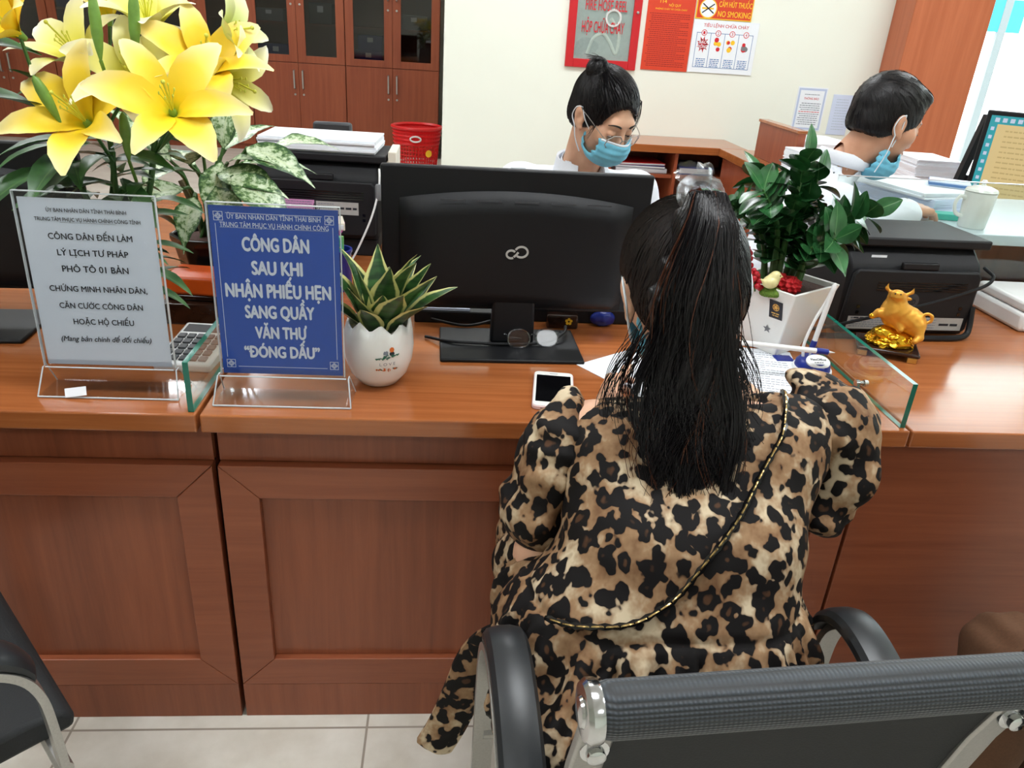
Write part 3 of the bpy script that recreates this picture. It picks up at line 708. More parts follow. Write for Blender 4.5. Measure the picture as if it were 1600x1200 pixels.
def f_fire(q, M, W, H):
    txt(q, 'TIÊU LỆNH CHỮA CHÁY', M, 0, H - 0.03, 0.018, 0.29, 0.012, 0)
    x = -W / 2 + 0.03; cw = (W - 0.06) / 4; r = random.Random(9)
    for (a, b, c, d) in ((x, 0.03, W / 2 - 0.03, 0.033), (x, H - 0.075, W / 2 - 0.03, H - 0.072)): rect(q, M, a, b, c, d, 1)
    for i in range(5): rect(q, M, x + cw * i - 0.0015, 0.03, x + cw * i + 0.0015, H - 0.072, 1)
    for i in range(4):
        cx = x + cw * (i + 0.5); ring(q, M, cx, H - 0.073, 0.0, 0.016, 2, 20, 0.0005); ring(q, M, cx, H - 0.073, 0.014, 0.018, 3, 20, 0.0006); txt(q, str(i + 1), M, cx, H - 0.073, 0.017, 0.011, 0.012, 3, lift=0.0008)
        for k in range(5): greek(q, M, cx - 0.03, cx + 0.03, 0.075 - 0.0105 * k + 0.005, 0.005, 1, r)
    cx = x + cw * 0.5
    for k in range(9):   # red burst behind BÁO ĐỘNG
        a = 2 * PI * k / 9; q.add([tuple(M @ Vector((cx + 0.04 * math.cos(a + s) * (1 if s == 0 else 0.5), 0.165 + 0.05 * math.sin(a + s) * (1 if s == 0 else 0.5), 0.0005))) for s in (-0.35, 0, 0.35)], [(0, 1, 2)], mi=0)
    ring(q, M, cx, 0.165, 0, 0.03, 0, 16, 0.0005)
    txt(q, 'BÁO', M, cx, 0.178, 0.018, 0.05, 0.014, 2, shear=0.2, lift=0.0009); txt(q, 'ĐỘNG', M, cx, 0.152, 0.018, 0.062, 0.014, 2, shear=0.2, lift=0.0009)
    for i, (ma, mb_) in enumerate(((4, 0), (0, 4), (0, 5))):
        cx = x + cw * (i + 1.5)
        for k in range(5): ring(q, M, cx + r.uniform(-0.02, 0.02), 0.165 + r.uniform(-0.03, 0.03), 0, r.uniform(0.01, 0.018), ma if k % 2 else mb_, 10, 0.0005 + 0.0001 * k)
flat_sign('fire_instruction_board', 'white fire drill board with four numbered pictures on the cream wall', 'notice board', 1.478, 1.9, 1.203, 1.508, M_PAPER, f_fire, (M_REDTXT, M_BLUEINK, M_PAPER, M_REDTXT, M_YEL, M_GREY))
def f_notice(q, M, W, H):
    for a, b, c, d in ((0.008, 0.008, W - 0.008, 0.02), (0.008, H - 0.02, W - 0.008, H - 0.008), (0.008, 0.02, 0.02, H - 0.02), (W - 0.02, 0.02, W - 0.008, H - 0.02)): rect(q, M, a - W / 2, b, c - W / 2, d, 0)
    greek(q, M, -0.05, 0.05, H - 0.045, 0.004, 1); txt(q, 'THÔNG BÁO', M, 0, H - 0.07, 0.013, 0.1, 0.012, 2)
    r = random.Random(5)
    for k in range(11): greek(q, M, -0.07 + 0.01 * (k % 3 == 0), 0.07, H - 0.1 - 0.013 * k, 0.0045, 2 if k == 4 else 1, r)
flat_sign('paper_notice', 'framed paper notice headed THÔNG BÁO on the cream wall left of the man', 'notice', 2.235, 2.437, 0.885, 1.157, M_PAPER, f_notice, (mat('lavender_border_print', srgb(186, 198, 226), 0.7), M_GREYINK, M_REDTXT), 0.002)
def f_notice2(q, M, W, H):
    r = random.Random(8)
    for k in range(12): greek(q, M, -0.04, 0.045, H - 0.03 - 0.017 * k, 0.004, 0, r)
flat_sign('paper_notice', 'narrow pale paper notice on the cream wall, beside the THÔNG BÁO notice', 'notice', 2.482, 2.618, 0.87, 1.122, M_PAPERB, f_notice2, (mat('faint_print', srgb(176, 190, 206), 0.7),), 0.002)
# ================================================================== chairs (one built, the others copied)
def mesh_fabric():
    m = mat('black_mesh_fabric', srgb(30, 34, 38), 0.6, sheen=0.2); t = NT(m)
    w1 = t.n('ShaderNodeTexWave', bands_direction='Z'); w1.inputs['Scale'].default_value = 95; t.l(t.coord('Object'), w1.inputs['Vector'])
    w2 = t.n('ShaderNodeTexWave', bands_direction='X'); w2.inputs['Scale'].default_value = 70; t.l(t.coord('Object'), w2.inputs['Vector'])
    h = t.math('MULTIPLY', w1.outputs['Fac'], t.math('ADD', t.math('MULTIPLY', w2.outputs['Fac'], 0.6), 0.4))
    t.base(t.ramp(h, [(0.0, srgb(18, 21, 24)), (1.0, srgb(58, 66, 74))])); t.bump(h, 0.5, 0.002); return m
M_MESH = mesh_fabric()
M_PADBLK = plain('black_moulded_armrest', srgb(33, 36, 39), 0.38, 60, 0.06, 0.03)
M_SEATBLK = plain('black_seat_fabric', srgb(26, 28, 30), 0.75, 400, 0.15, 0.2)
M_STICKER = plain('blue_sticker', srgb(40, 130, 200), 0.5, 30, 0.05)
BACKTILT = 0.13
def back_pt(z):      # centre line of the backrest in (y, z)
    t_ = (z - 0.46) / 0.42; return (-0.215 - 0.075 * t_ - 0.02 * math.sin(t_ * PI) * -1, z)
def make_chair():
    t = thing('office_armchair', '', 'chair', (0, 0, 0))
    # seat: a padded slab with rounded front
    s = MB(); prof = [(0.105, 0.43), (0.11, 0.45), (0.095, 0.468), (0.05, 0.473), (0.0, 0.472), (-0.15, 0.47), (-0.215, 0.478), (-0.225, 0.455), (-0.2, 0.435), (0.0, 0.428)]
    s.prism(prof, -0.205, 0.205, 'x'); s.build('seat', M_SEATBLK, t, bevel=0.008)
    # backrest sheet with horizontal ribs of mesh, slightly bowed
    b = MB(); nz, nx = 14, 10; V = []; F = []
    for face in (0, 1):
        for j in range(nz + 1):
            z = 0.47 + (0.848 - 0.47) * j / nz; y = back_pt(z)[0]
            for i in range(nx + 1):
                x = -0.2 + 0.4 * i / nx; V.append((x, y - 0.012 * (1 - (x / 0.2) ** 2) + (0.006 if face else -0.006), z))
    o = (nz + 1) * (nx + 1)
    for j in range(nz):
        for i in range(nx):
            a = j * (nx + 1) + i; F += [(a, a + 1, a + nx + 2, a + nx + 1), (o + a, o + a + nx + 1, o + a + nx + 2, o + a + 1)]
    for j in range(nz):
        a = j * (nx + 1); c = a + nx; F += [(a, a + nx + 1, o + a + nx + 1, o + a), (c, o + c, o + c + nx + 1, c + nx + 1)]
    for i in range(nx):
        c = nz * (nx + 1) + i; F += [(i, o + i, o + i + 1, i + 1), (c, c + 1, o + c + 1, o + c)]
    b.add(V, F); b.build('backrest', M_SEATBLK, t)
    yr, zr = back_pt(0.855)
    r = MB(); r.lathe([(0.0, -0.217), (0.0235, -0.217), (0.0255, -0.207), (0.026, 0), (0.0255, 0.207), (0.0235, 0.217), (0, 0.217)], 28, M=Matrix.Translation((0, yr, zr)) @ Matrix.Rotation(PI / 2, 4, 'Y'))
    roll = r.build('top_roll', M_MESH, t)
    for sx in (-1, 1):
        q = MB(); q.lathe([(0.0, 0.2175), (0.0272, 0.2175), (0.0285, 0.221), (0.0285, 0.228), (0.025, 0.232), (0.0145, 0.2325), (0.013, 0.235), (0.0, 0.236)], 28, M=Matrix.Translation((0, yr, zr)) @ Matrix.Rotation(sx * PI / 2, 4, 'Y'))
        q.build('end_cap', M_CHROME, t)
        # back upright, flat bar with a bolt
        pts = [(sx * 0.214, back_pt(z)[0] - 0.004, z) for z in (0.44, 0.55, 0.65, 0.75, 0.83, 0.852)]
        u = MB().bar(pts, 0.034, 0.014, (1, 0, 0)).build('back_upright', M_STEEL, t, bevel=0.003)
        MB().lathe([(0.014, 0), (0.014, 0.004), (0.009, 0.005), (0.009, 0.012), (0.006, 0.014), (0, 0.014)], 18, M=Matrix.Translation((sx * 0.214, back_pt(0.8)[0] - 0.011, 0.8)) @ Matrix.Rotation(PI / 2, 4, 'X')).build('bolt', M_CHROME, u)
        # side frame: sled foot, front leg, arched arm falling back to the seat
        X = sx * 0.262
        path = [(X, -0.25, 0.016), (X, -0.1, 0.014), (X, 0.02, 0.014), (X, 0.055, 0.018), (X, 0.07, 0.045), (X, 0.072, 0.25), (X, 0.07, 0.5), (X, 0.062, 0.585), (X, 0.035, 0.628), (X, -0.005, 0.645), (X, -0.06, 0.638), (X, -0.12, 0.612), (X, -0.18, 0.565), (X, -0.22, 0.505), (X, -0.235, 0.45)]
        sp = smooth_path(path, 6)
        MB().bar(sp, 0.03, 0.011, (1, 0, 0)).build('side_frame', M_STEEL, t, bevel=0.004)
        arch = [p for p in sp if p.z > 0.56 and p.y < 0.062]
        arch = [Vector((p.x, p.y, p.z)) for p in arch]
        n = len(arch); m = MB(); ring_ = []
        for i, p in enumerate(arch):
            k = i / (n - 1); up = Vector((0, 0.25 * (1 - k) - 0.42 * k, 1)).normalized()
            wd = 0.028 * (0.75 + 0.25 * math.sin(min(1, k * 4 + 0.15) * PI / 2)) * (1 if k < 0.9 else 1 - (k - 0.9) * 3)
            for a, hgt in ((-1, 0.0075), (-1, 0.02), (-0.8, 0.028), (-0.35, 0.032), (0.35, 0.032), (0.8, 0.028), (1, 0.02), (1, 0.0075)):
                m.v.append(tuple(p + Vector((a * wd - sx * 0.014, 0, 0)) + up * hgt))
        m.uv = [(0.0, 0.0)] * len(m.v); fs = []
        for i in range(n - 1):
            for k in range(8):
                k2 = (k + 1) % 8; fs.append((i * 8 + k, (i + 1) * 8 + k, (i + 1) * 8 + k2, i * 8 + k2))
        fs += [tuple(range(8)), tuple((n - 1) * 8 + k for k in range(8))[::-1]]
        m.f = fs; m.mi = [0] * len(fs); m.build('armrest', M_PADBLK, t, bevel=0.003)
    for y, z in ((0.072, 0.42), (-0.2, 0.42)): MB().tube([(-0.262, y, z), (0.262, y, z)], 0.011, 10).build('cross_bar', M_STEEL, t)
    return t
chair = make_chair()
CHX, CHY, CHR = 0.336, 0.775, math.radians(4.3)
chair.location = (CHX, CHY, 0); chair.rotation_euler = (0, 0, CHR)
chair['label'] = 'black armchair with rolled mesh back in the foreground under the leopard dress woman'; chair['group'] = 'black steel framed armchairs'
M = frame((-0.262, 0.0655, 0.5), (1, 0, 0), (0, 0, 1))
q = MB(); rect(q, M, -0.011, 0, 0.011, 0.035); 
q.build('sticker', M_STICKER, chair, smooth=False)
G = 'black steel framed armchairs'
dup(chair, (-0.742, 0.918, 0), math.radians(-48), 'black armchair with silver arm loop at the lower left corner', G, skip=('sticker',))
dup(chair, (0.42, 2.55, 0), PI, 'black armchair holding the masked clerk with glasses', G, skip=('sticker',))
dup(chair, (1.06, 2.36, 0), math.radians(-84), 'black armchair with chrome end cap behind the plant, under the man', G, skip=('sticker',))
dup(chair, (1.08, 0.52, 0), math.radians(5), 'black armchair at the far right edge under the person in brown trousers', G, skip=('sticker',))
# ================================================================== counter-top things
CT = 0.7502
# ---- acrylic sign stands
def sign_stand(label, loc, W, H, base_w, lean, paper, fn, mats, inset):
    t = thing('sign_stand', label, 'sign stand', loc)
    zb = 0.052
    R = Matrix.Translation((0, 0.0, zb)) @ Matrix.Rotation(-lean, 4, 'X')
    q = MB(); q.box((-W / 2, -0.0042, 0), (W / 2, -0.0027, H), R); q.box((-W / 2, 0.0012, 0), (W / 2, 0.0027, H), R)
    q.build('acrylic_sleeve', M_ACRYL, t, smooth=False)
    q = MB()
    for s in (-1, 1): q.box((s * W / 2 - 0.0006, -0.0042, 0), (s * W / 2 + 0.0006, 0.0027, H), R)
    q.box((-W / 2, -0.0042, H), (W / 2, 0.0027, H + 0.0012), R); q.build('sleeve_edge', M_ACEDGE, t, smooth=False)
    q = MB(); q.box((-W / 2 + inset, -0.0003, 0.001), (W / 2 - inset, 0.0009, H - inset * 1.6), R); sh = q.build('sheet', paper, t, smooth=False)
    Mx = R @ frame((0, -0.0005, 0), (1, 0, 0), (0, 0, 1)); q = MB(); fn(q, Mx, W, H); q.build('lettering', mats, sh, smooth=False)
    # hollow foot: slanted front, slanted back, bottom, lip gripping the sleeve
    bw = base_w / 2; q = MB(); th = 0.0028
    for (a, b) in (((-0.03, 0.0), (-0.005, 0.047)), ((0.006, 0.047), (0.042, 0.0)), ((-0.03, 0.0), (0.042, 0.0)), ((-0.005, 0.047), (-0.005, 0.062))):
        d = Vector((b[0] - a[0], b[1] - a[1])); n = Vector((-d.y, d.x)).normalized() * th / 2
        q.prism([(a[0] - n.x, a[1] - n.y + 0.0015), (b[0] - n.x, b[1] - n.y + 0.0015), (b[0] + n.x, b[1] + n.y + 0.0015), (a[0] + n.x, a[1] + n.y + 0.0015)], -bw + (0.012 if a[1] > 0.04 else 0), bw - (0.012 if a[1] > 0.04 else 0), 'x')
    q.build('foot', M_ACRYL, t, smooth=False)
    q = MB(); q.tube([(-bw, -0.03, 0.002), (bw, -0.03, 0.002)], 0.0017, 6); q.tube([(-bw + 0.01, -0.006, 0.049), (bw - 0.01, -0.006, 0.049)], 0.0014, 6)
    for s in (-1, 1): q.tube([(s * bw, -0.03, 0.002), (s * (bw - 0.006), -0.006, 0.049), (s * (bw - 0.006), 0.006, 0.049), (s * bw, 0.042, 0.002)], 0.0013, 6)
    q.build('foot_edge', M_ACEDGE, t); return t
def f_blue(q, M, W, H):
    L = [('ỦY BAN NHÂN DÂN TỈNH THÁI BÌNH', .072, .70, .026, .006), ('TRUNG TÂM PHỤC VỤ HÀNH CHÍNH CÔNG', .117, .82, .026, .006), ('CÔNG DÂN', .222, .505, .074, .05), ('SAU KHI', .355, .385, .074, .05), ('NHẬN PHIẾU HẸN', .488, .815, .076, .05), ('SANG QUẦY', .613, .54, .072, .05), ('VĂN THƯ', .738, .405, .068, .05), ('“ĐÓNG DẤU”', .857, .60, .068, .05)]
    for s, v, w_, h, bo in L: txt(q, s, M, 0, H * (1 - v), h * H, w_ * W, bo)
    rect(q, M, -.41 * W, H * .866, .405 * W, H * .8675)
    i0, i1, j0, j1 = -W / 2 + .012, W / 2 - .012, .014, H - .016; k = .018; t_ = .0009
    for a, b, c, d in ((i0 + k, j0, i1 - k, j0 + t_), (i0 + k, j1 - t_, i1 - k, j1), (i0, j0 + k, i0 + t_, j1 - k), (i1 - t_, j0 + k, i1, j1 - k)): rect(q, M, a, b, c, d)
    for cx, cy in ((i0 + .006, j0 + .006), (i1 - .006, j0 + .006), (i0 + .006, j1 - .006), (i1 - .006, j1 - .006)):   # knot corners
        for dx, dy in ((0, 0), (.005, .005), (.005, -.005), (-.005, .005), (-.005, -.005)):
            e = .0036
            for a, b, c, d in ((-e, -e, e, -e + t_), (-e, e - t_, e, e), (-e, -e, -e + t_, e), (e - t_, -e, e, e)): rect(q, M, cx + dx * .8 + a, cy + dy * .8 + b, cx + dx * .8 + c, cy + dy * .8 + d)
def f_white(q, M, W, H):
    L = [('ỦY BAN NHÂN DÂN TỈNH THÁI BÌNH', .095, .565, .02, .012), ('TRUNG TÂM PHỤC VỤ HÀNH CHÍNH CÔNG TỈNH', .145, .75, .02, .012), ('CÔNG DÂN ĐẾN LÀM', .238, .60, .033, .02), ('LÝ LỊCH TƯ PHÁP', .328, .51, .033, .02), ('PHÔ TÔ 01 BẢN', .42, .48, .035, .02), ('CHỨNG MINH NHÂN DÂN,', .535, .715, .032, .02), ('CĂN CƯỚC CÔNG DÂN', .635, .615, .032, .02), ('HOẶC HỘ CHIẾU', .73, .45, .032, .02)]
    for s, v, w_, h, bo in L:
        txt(q, s, M, 0, H * (1 - v), h * H, w_ * W, bo)
    txt(q, '(Mang bản chính để đối chiếu)', M, .0, H * (1 - .835), .03 * H, .68 * W, .016, shear=.28)
    rect(q, M, -.2 * W, H * .838, .2 * W, H * .8392)
sign_stand('acrylic stand with white notice sheet in black print, on the left counter', (-0.598, 1.292, CT), 0.224, 0.303, 0.24, 0.03, M_SIGNGREY, f_white, M_INK, 0.006)
sign_stand('acrylic stand with blue sign in white letters, left of the egg-shell pot', (-0.292, 1.274, CT), 0.216, 0.303, 0.242, 0.03, M_BLUE, f_blue, M_SIGNGREY, 0.003)
st = bpy.data.objects['sign_stand']; q = MB().box((-0.018, -0.008, 0), (0.018, 0.008, 0.0012), Matrix.Translation((-0.055, -0.0285, 0.012)) @ Matrix.Rotation(1.08, 4, 'X') @ Matrix.Rotation(0.15, 4, 'Z')); q.build('paper_slip', M_PAPER, st, smooth=False)

# ---- monitors
def make_monitor(name='computer_monitor'):
    t = thing(name, '', 'monitor', (0.135, 1.62, CT)); W, H = 0.56, 0.306; zc = 0.229
    Rm = Matrix.Translation((0, 0, zc)) @ Matrix.Rotation(0.06, 4, 'X')
    s = MB(); s.box((-W / 2, 0.0, -H / 2), (W / 2, 0.018, H / 2), Rm); s.build('housing', M_BLACK, t, bevel=0.004)
    # swelling back cover: front face toward -y
    nx, nz = 22, 12; V = []; F = []
    def cov(i, j):
        a = i / nx * 2 - 1; b = j / nz * 2 - 1
        x = a * 0.243; top = 0.098 + 0.012 * (1 - a * a) - 0.01 * a * a; z = -0.145 + (top + 0.145) * (b * 0.5 + 0.5)
        e = min(1, (1 - abs(a)) * 9) ** 0.5 * min(1, (1 - abs(b)) * 7) ** 0.5
        return (x, -0.002 - 0.026 * e, z)
    for j in range(nz + 1):
        for i in range(nx + 1): V.append(tuple(Rm @ Vector(cov(i, j))))
    for j in range(nz):
        for i in range(nx): a = j * (nx + 1) + i; F.append((a, a + 1, a + nx + 2, a + nx + 1))
    c = MB().add(V, F).build('back_cover', M_BLACK, t, sharp=60)
    v = MB()
    for k in range(5): v.box((-0.16 + 0.075 * k, -0.0275, 0.093), (-0.11 + 0.075 * k, -0.0265, 0.096), Rm)
    v.build('vent', M_DGREY, c, smooth=False)
    l = MB(); Ml = Rm @ frame((0.0, -0.0285, -0.012), (1, 0, 0), (0, 0, 1))   # looped emblem
    pts = []
    for i in range(40):
        a = 2 * PI * i / 40; k = 0.0115 if math.cos(a) < 0 else 0.015; pts.append((a, k))
    for sx, r_, cx, cz, a0, a1 in ((-1, 0.0085, -0.0105, -0.003, 0.7, 5.2), (1, 0.0115, 0.0105, 0.0025, -2.3, 2.75)):
        P = [Ml @ Vector((cx + r_ * 1.15 * math.cos(a0 + (a1 - a0) * i / 26), cz + r_ * math.sin(a0 + (a1 - a0) * i / 26), 0)) for i in range(27)]
        l.bar(P, 0.0015, 0.0042, tuple((Ml.to_3x3() @ Vector((0, 0, 1)))))
    l.bar([Ml @ Vector(p) for p in ((-0.005, -0.0085, 0), (0.0, -0.004, 0), (0.004, 0.002, 0))], 0.0015, 0.0042, tuple((Ml.to_3x3() @ Vector((0, 0, 1)))))
    l.build('emblem', M_SILVERG, c)
    MB().box((-W / 2 + 0.012, 0.0182, -H / 2 + 0.018), (W / 2 - 0.012, 0.0192, H / 2 - 0.012), Rm).build('screen', M_SCREENOFF, t, smooth=False)
    n = MB(); n.prism([(-0.045, 0.008), (0.052, 0.008), (0.046, 0.2), (-0.04, 0.2)], -0.02, 0.012, 'y'); n.build('neck', M_BLACK, t, bevel=0.006)
    MB().box((-0.155, -0.112, 0.0), (0.152, 0.075, 0.008)).build('base_plate', M_BLACK, t, bevel=0.003)
    return t
mon = make_monitor(); mon['label'] = 'black computer monitor seen from behind with looped emblem, before the masked clerk'; mon['group'] = 'black desk monitors'
mon.rotation_euler = (0, 0, math.radians(1.5)); mon.location = (0.137, 1.585, CT)
dup(mon, (-1.02, 1.6, CT), math.radians(4), 'black computer monitor seen from behind at the left edge behind lilies', 'black desk monitors')
MB().box((-0.018, 0.006, 0.3806), (0.012, 0.016, 0.3846)).build('paper_tab', M_PAPER, mon, smooth=False)

# the lit monitor at the right edge
def screen_mat():
    m = mat('lit_screen_document', srgb(190, 168, 120), 0.3, emit=srgb(196, 172, 120), estr=0.42); return m
M_DOC = screen_mat(); M_SCRT = mat('lit_screen_teal', srgb(40, 130, 140), 0.3, emit=srgb(44, 150, 160), estr=0.45)
M_DOCLN = mat('lit_screen_lines', srgb(170, 146, 98), 0.3, emit=srgb(176, 150, 102), estr=0.4)
t = thing('computer_monitor', 'lit monitor showing a tan document page at the right edge', 'monitor', (2.42, 2.93, 0.786), math.radians(-34)); t.scale = (1.34, 1.34, 1.34)
Rm = Matrix.Translation((0, 0, 0.16))
MB().box((-0.25, 0.0, -0.155), (0.25, 0.03, 0.155), Rm).build('housing', M_BLACK, t, bevel=0.004)
s = MB().box((-0.237, -0.0012, -0.13), (0.237, -0.0002, 0.142), Rm).build('screen', M_SCRT, t, smooth=False)
q = MB(); Mx = Rm @ frame((0, -0.0013, 0), (1, 0, 0), (0, 0, 1)); rect(q, Mx, -0.215, -0.115, 0.2, 0.118, 0)
r = random.Random(4)
for k in range(14): greek(q, Mx, -0.19, 0.17, 0.1 - 0.015 * k, 0.004, 1, r, 0.0006)
for k in range(9): rect(q, Mx, -0.23, 0.1 - 0.024 * k, -0.221, 0.11 - 0.024 * k, 2, 0.0006)
for k in range(8): rect(q, Mx, -0.225 + 0.02 * k, -0.126, -0.213 + 0.02 * k, -0.119, 2, 0.0006); rect(q, Mx, -0.225 + 0.02 * k, 0.124, -0.213 + 0.02 * k, 0.136, 2, 0.0006)
q.build('page', [M_DOC, M_DOCLN, M_PAPERB], s, smooth=False)
MB().box((-0.09, -0.06, -0.2), (0.09, 0.1, -0.19), None).build('base_plate', M_BLACK, t, bevel=0.003)
bpy.data.objects['base_plate.002'].location.z = 0.2002 if 'base_plate.002' in bpy.data.objects else 0
MB().box((-0.03, 0.031, 0.01), (0.03, 0.05, 0.16)).build('neck', M_BLACK, t, bevel=0.003)

# ---- printers
def make_printer():
    t = thing('laser_printer', '', 'printer', (0, 0, 0)); W, D = 0.345, 0.235
    b = MB(); b.prism([(-0.0, 0.0), (D, 0.0), (D, 0.175), (D - 0.04, 0.215), (0.05, 0.215), (0.012, 0.185), (0.0, 0.165)], -W / 2, W / 2, 'x'); b.build('body', M_PRN, t, bevel=0.008)
    # rear door panel, standing proud, with a notched latch, vents and key holes
    p = MB(); p.prism([(-0.165, 0.012), (0.16, 0.012), (0.168, 0.02), (0.168, 0.155), (0.158, 0.168), (-0.155, 0.168), (-0.165, 0.155), (-0.172, 0.02)], -0.014, -0.0005, 'y')
    door = p.build('rear_door', M_PRN, t, bevel=0.005)
    v = MB()
    for k in range(4): v.box((-0.1, -0.0152, 0.137 - 0.0065 * k), (0.135, -0.0142, 0.1395 - 0.0065 * k))
    v.build('vent', M_BLACKG, door, smooth=False)
    for x, z in ((-0.135, 0.075), (-0.135, 0.06), (0.135, 0.075), (0.135, 0.06)): MB().box((x - 0.004, -0.0152, z - 0.004), (x + 0.004, -0.0142, z + 0.004)).build('key_hole', M_BLACKG, door, smooth=False)
    lg = MB(); Mx = frame((0.0, -0.0143, 0.092), (1, 0, 0), (0, 0, 1)); ring(lg, Mx, 0, 0, 0, 0.019, 0, 28); txt(lg, 'hp', Mx, 0, 0.001, 0.02, 0.02, 0.0, 1, shear=0.25, lift=0.0008); lg.build('emblem', [M_DGREY, M_PRN], door, smooth=False)
    la = MB().box((-0.045, -0.012, 0.169), (0.05, -0.0, 0.186)).build('latch', M_PRN, t, bevel=0.003)
    l2 = MB().box((-W / 2 - 0.012, 0.02, 0.2152), (W / 2 + 0.022, D, 0.238)).build('top_cover', M_PRN, t, bevel=0.005)
    s = MB(); s.box((-0.115, -0.0008, 0.19), (-0.075, 0.0, 0.196), Matrix.Translation((0, 0.018, 0)) ); s.build('top_sticker', M_PAPER, l2, smooth=False)
    return t
pr = make_printer(); pr.location = (1.135, 1.735, CT); pr.rotation_euler = (0, 0, math.radians(2)); pr['label'] = 'black laser printer behind the gold ox figurine, with white type label'; pr['group'] = 'black laser printers'
pl = dup(pr, (-0.385, 2.24, CT + 0.0505), math.radians(-2), 'black laser printer carrying a white paper stack, left of the monitor', 'black laser printers')
q = MB(); Mx = frame((0, -0.0146, 0), (1, 0, 0), (0, 0, 1)); rect(q, Mx, -0.155, 0.017, 0.152, 0.05, 0)
r = random.Random(2)
for k in range(5): greek(q, Mx, -0.148, -0.02, 0.046 - 0.0055 * k, 0.0022, 1, r, 0.0006)
greek(q, Mx, -0.14, -0.09, 0.046, 0.004, 2, r, 0.0007); greek(q, Mx, 0.09, 0.145, 0.032, 0.006, 2, r, 0.0007); txt(q, 'hp', Mx, -0.145, 0.046, 0.004, 0.005, 0, 2, lift=0.0008)
for k in range(4): greek(q, Mx, 0.0, 0.08, 0.044 - 0.007 * k, 0.0018, 1, r, 0.0006)
q.build('type_label', [M_SILVERG, M_GREYINK, M_INK], pr, smooth=False)
Mx = frame((0, -0.0146, 0.06), (1, 0, 0), (0, 0, 1)); q = MB(); rect(q, Mx, -0.115, 0.014, -0.005, 0.052, 0); rect(q, Mx, 0.0, 0.014, 0.12, 0.05, 1)
for k in range(5): greek(q, Mx, -0.108, -0.012, 0.046 - 0.0065 * k, 0.0022, 2, r, 0.0006)
for k in range(4): greek(q, Mx, 0.006, 0.05, 0.043 - 0.0065 * k, 0.002, 2, r, 0.0006)
greek(q, Mx, 0.06, 0.115, 0.032, 0.006, 3, r, 0.0006)
q.build('type_label', [M_PINK, M_SILVERG, M_GREYINK, M_INK], pl, smooth=False)
# power cable of the right printer
c = MB().tube(smooth_path([(1.318, 1.752, 0.925), (1.322, 1.715, 0.91), (1.28, 1.70, 0.885), (1.15, 1.695, 0.84), (1.0, 1.69, 0.80), (0.9, 1.69, 0.775), (0.8, 1.72, 0.757), (0.7, 1.8, 0.755)], 8), 0.0042, 8).build('power_cable', M_BLACK)
tag(c, 'thin black cable hanging across the back of the right printer', 'cable')
c = MB().tube(smooth_path([(0.9, 1.69, 0.756), (1.0, 1.69, 0.756), (1.15, 1.69, 0.757), (1.25, 1.695, 0.758), (1.29, 1.705, 0.762), (1.302, 1.715, 0.78), (1.304, 1.73, 0.83)], 8), 0.0075, 8).build('power_cable', M_BLACK)
tag(c, 'thick black cable lying along the foot of the right printer', 'cable')
# box under the left printer
t = thing('printer_stand', 'low black stand box under the left laser printer', 'stand', (-0.385, 2.24, CT)); MB().box((-0.17, 0.002, 0), (0.17, 0.23, 0.05)).build('box', M_PRN, t, bevel=0.004)
paper_stack(-0.38, 2.37, 1.0392, math.radians(-2), 0.036, 'thick white paper stack lying on the left black printer', 0.33, 0.2, 7, seed=8)
# the white panel beside the left printer, its cable
t = thing('white_box', 'narrow off-white box standing at the right side of left printer', 'box', (-0.172, 2.26, CT)); MB().box((-0.012, 0, 0), (0.012, 0.16, 0.3)).build('shell', M_OFFW, t, bevel=0.003)
t = thing('usb_cable', 'white usb cable with grey ferrite bead hanging beside left printer', 'cable', (-0.2, 2.18, CT))
MB().tube(smooth_path([(-0.205, 2.215, 1.01), (-0.203, 2.2, 0.99), (-0.206, 2.19, 0.95), (-0.225, 2.17, 0.88), (-0.26, 2.15, 0.8), (-0.285, 2.13, 0.757), (-0.3, 2.05, 0.7555)], 8), 0.0032, 6).build('wire', M_WHITE, t, world=True)
MB().lathe([(0.0, -0.022), (0.007, -0.022), (0.009, -0.017), (0.009, 0.017), (0.007, 0.022), (0, 0.022)], 12, c=(-0.2055, 2.19, 0.95)).build('ferrite_bead', M_GREY, t, world=True)

# return desk on the clerk's left
t = thing('return_desk', 'brown return desk carrying the left printer, beside the red basket', 'desk', (-0.5, 2.6, 0))
K = dict(parent=t, world=True, smooth=False)
MB().box((-1.2, 2.03, 0.715), (-0.192, 3.0, 0.75)).build('top', M_TOP, bevel=0.002, **K)
MB().box((-0.1915, 2.03, 0.7155), (-0.185, 3.0, 0.7495)).build('edge_band', M_OFFW, **K)
MB().box((-0.22, 2.06, 0), (-0.2, 2.95, 0.7149)).build('side_panel', M_VERT, **K); MB().box((-1.19, 2.06, 0), (-1.17, 2.95, 0.7149)).build('side_panel', M_VERT, **K)
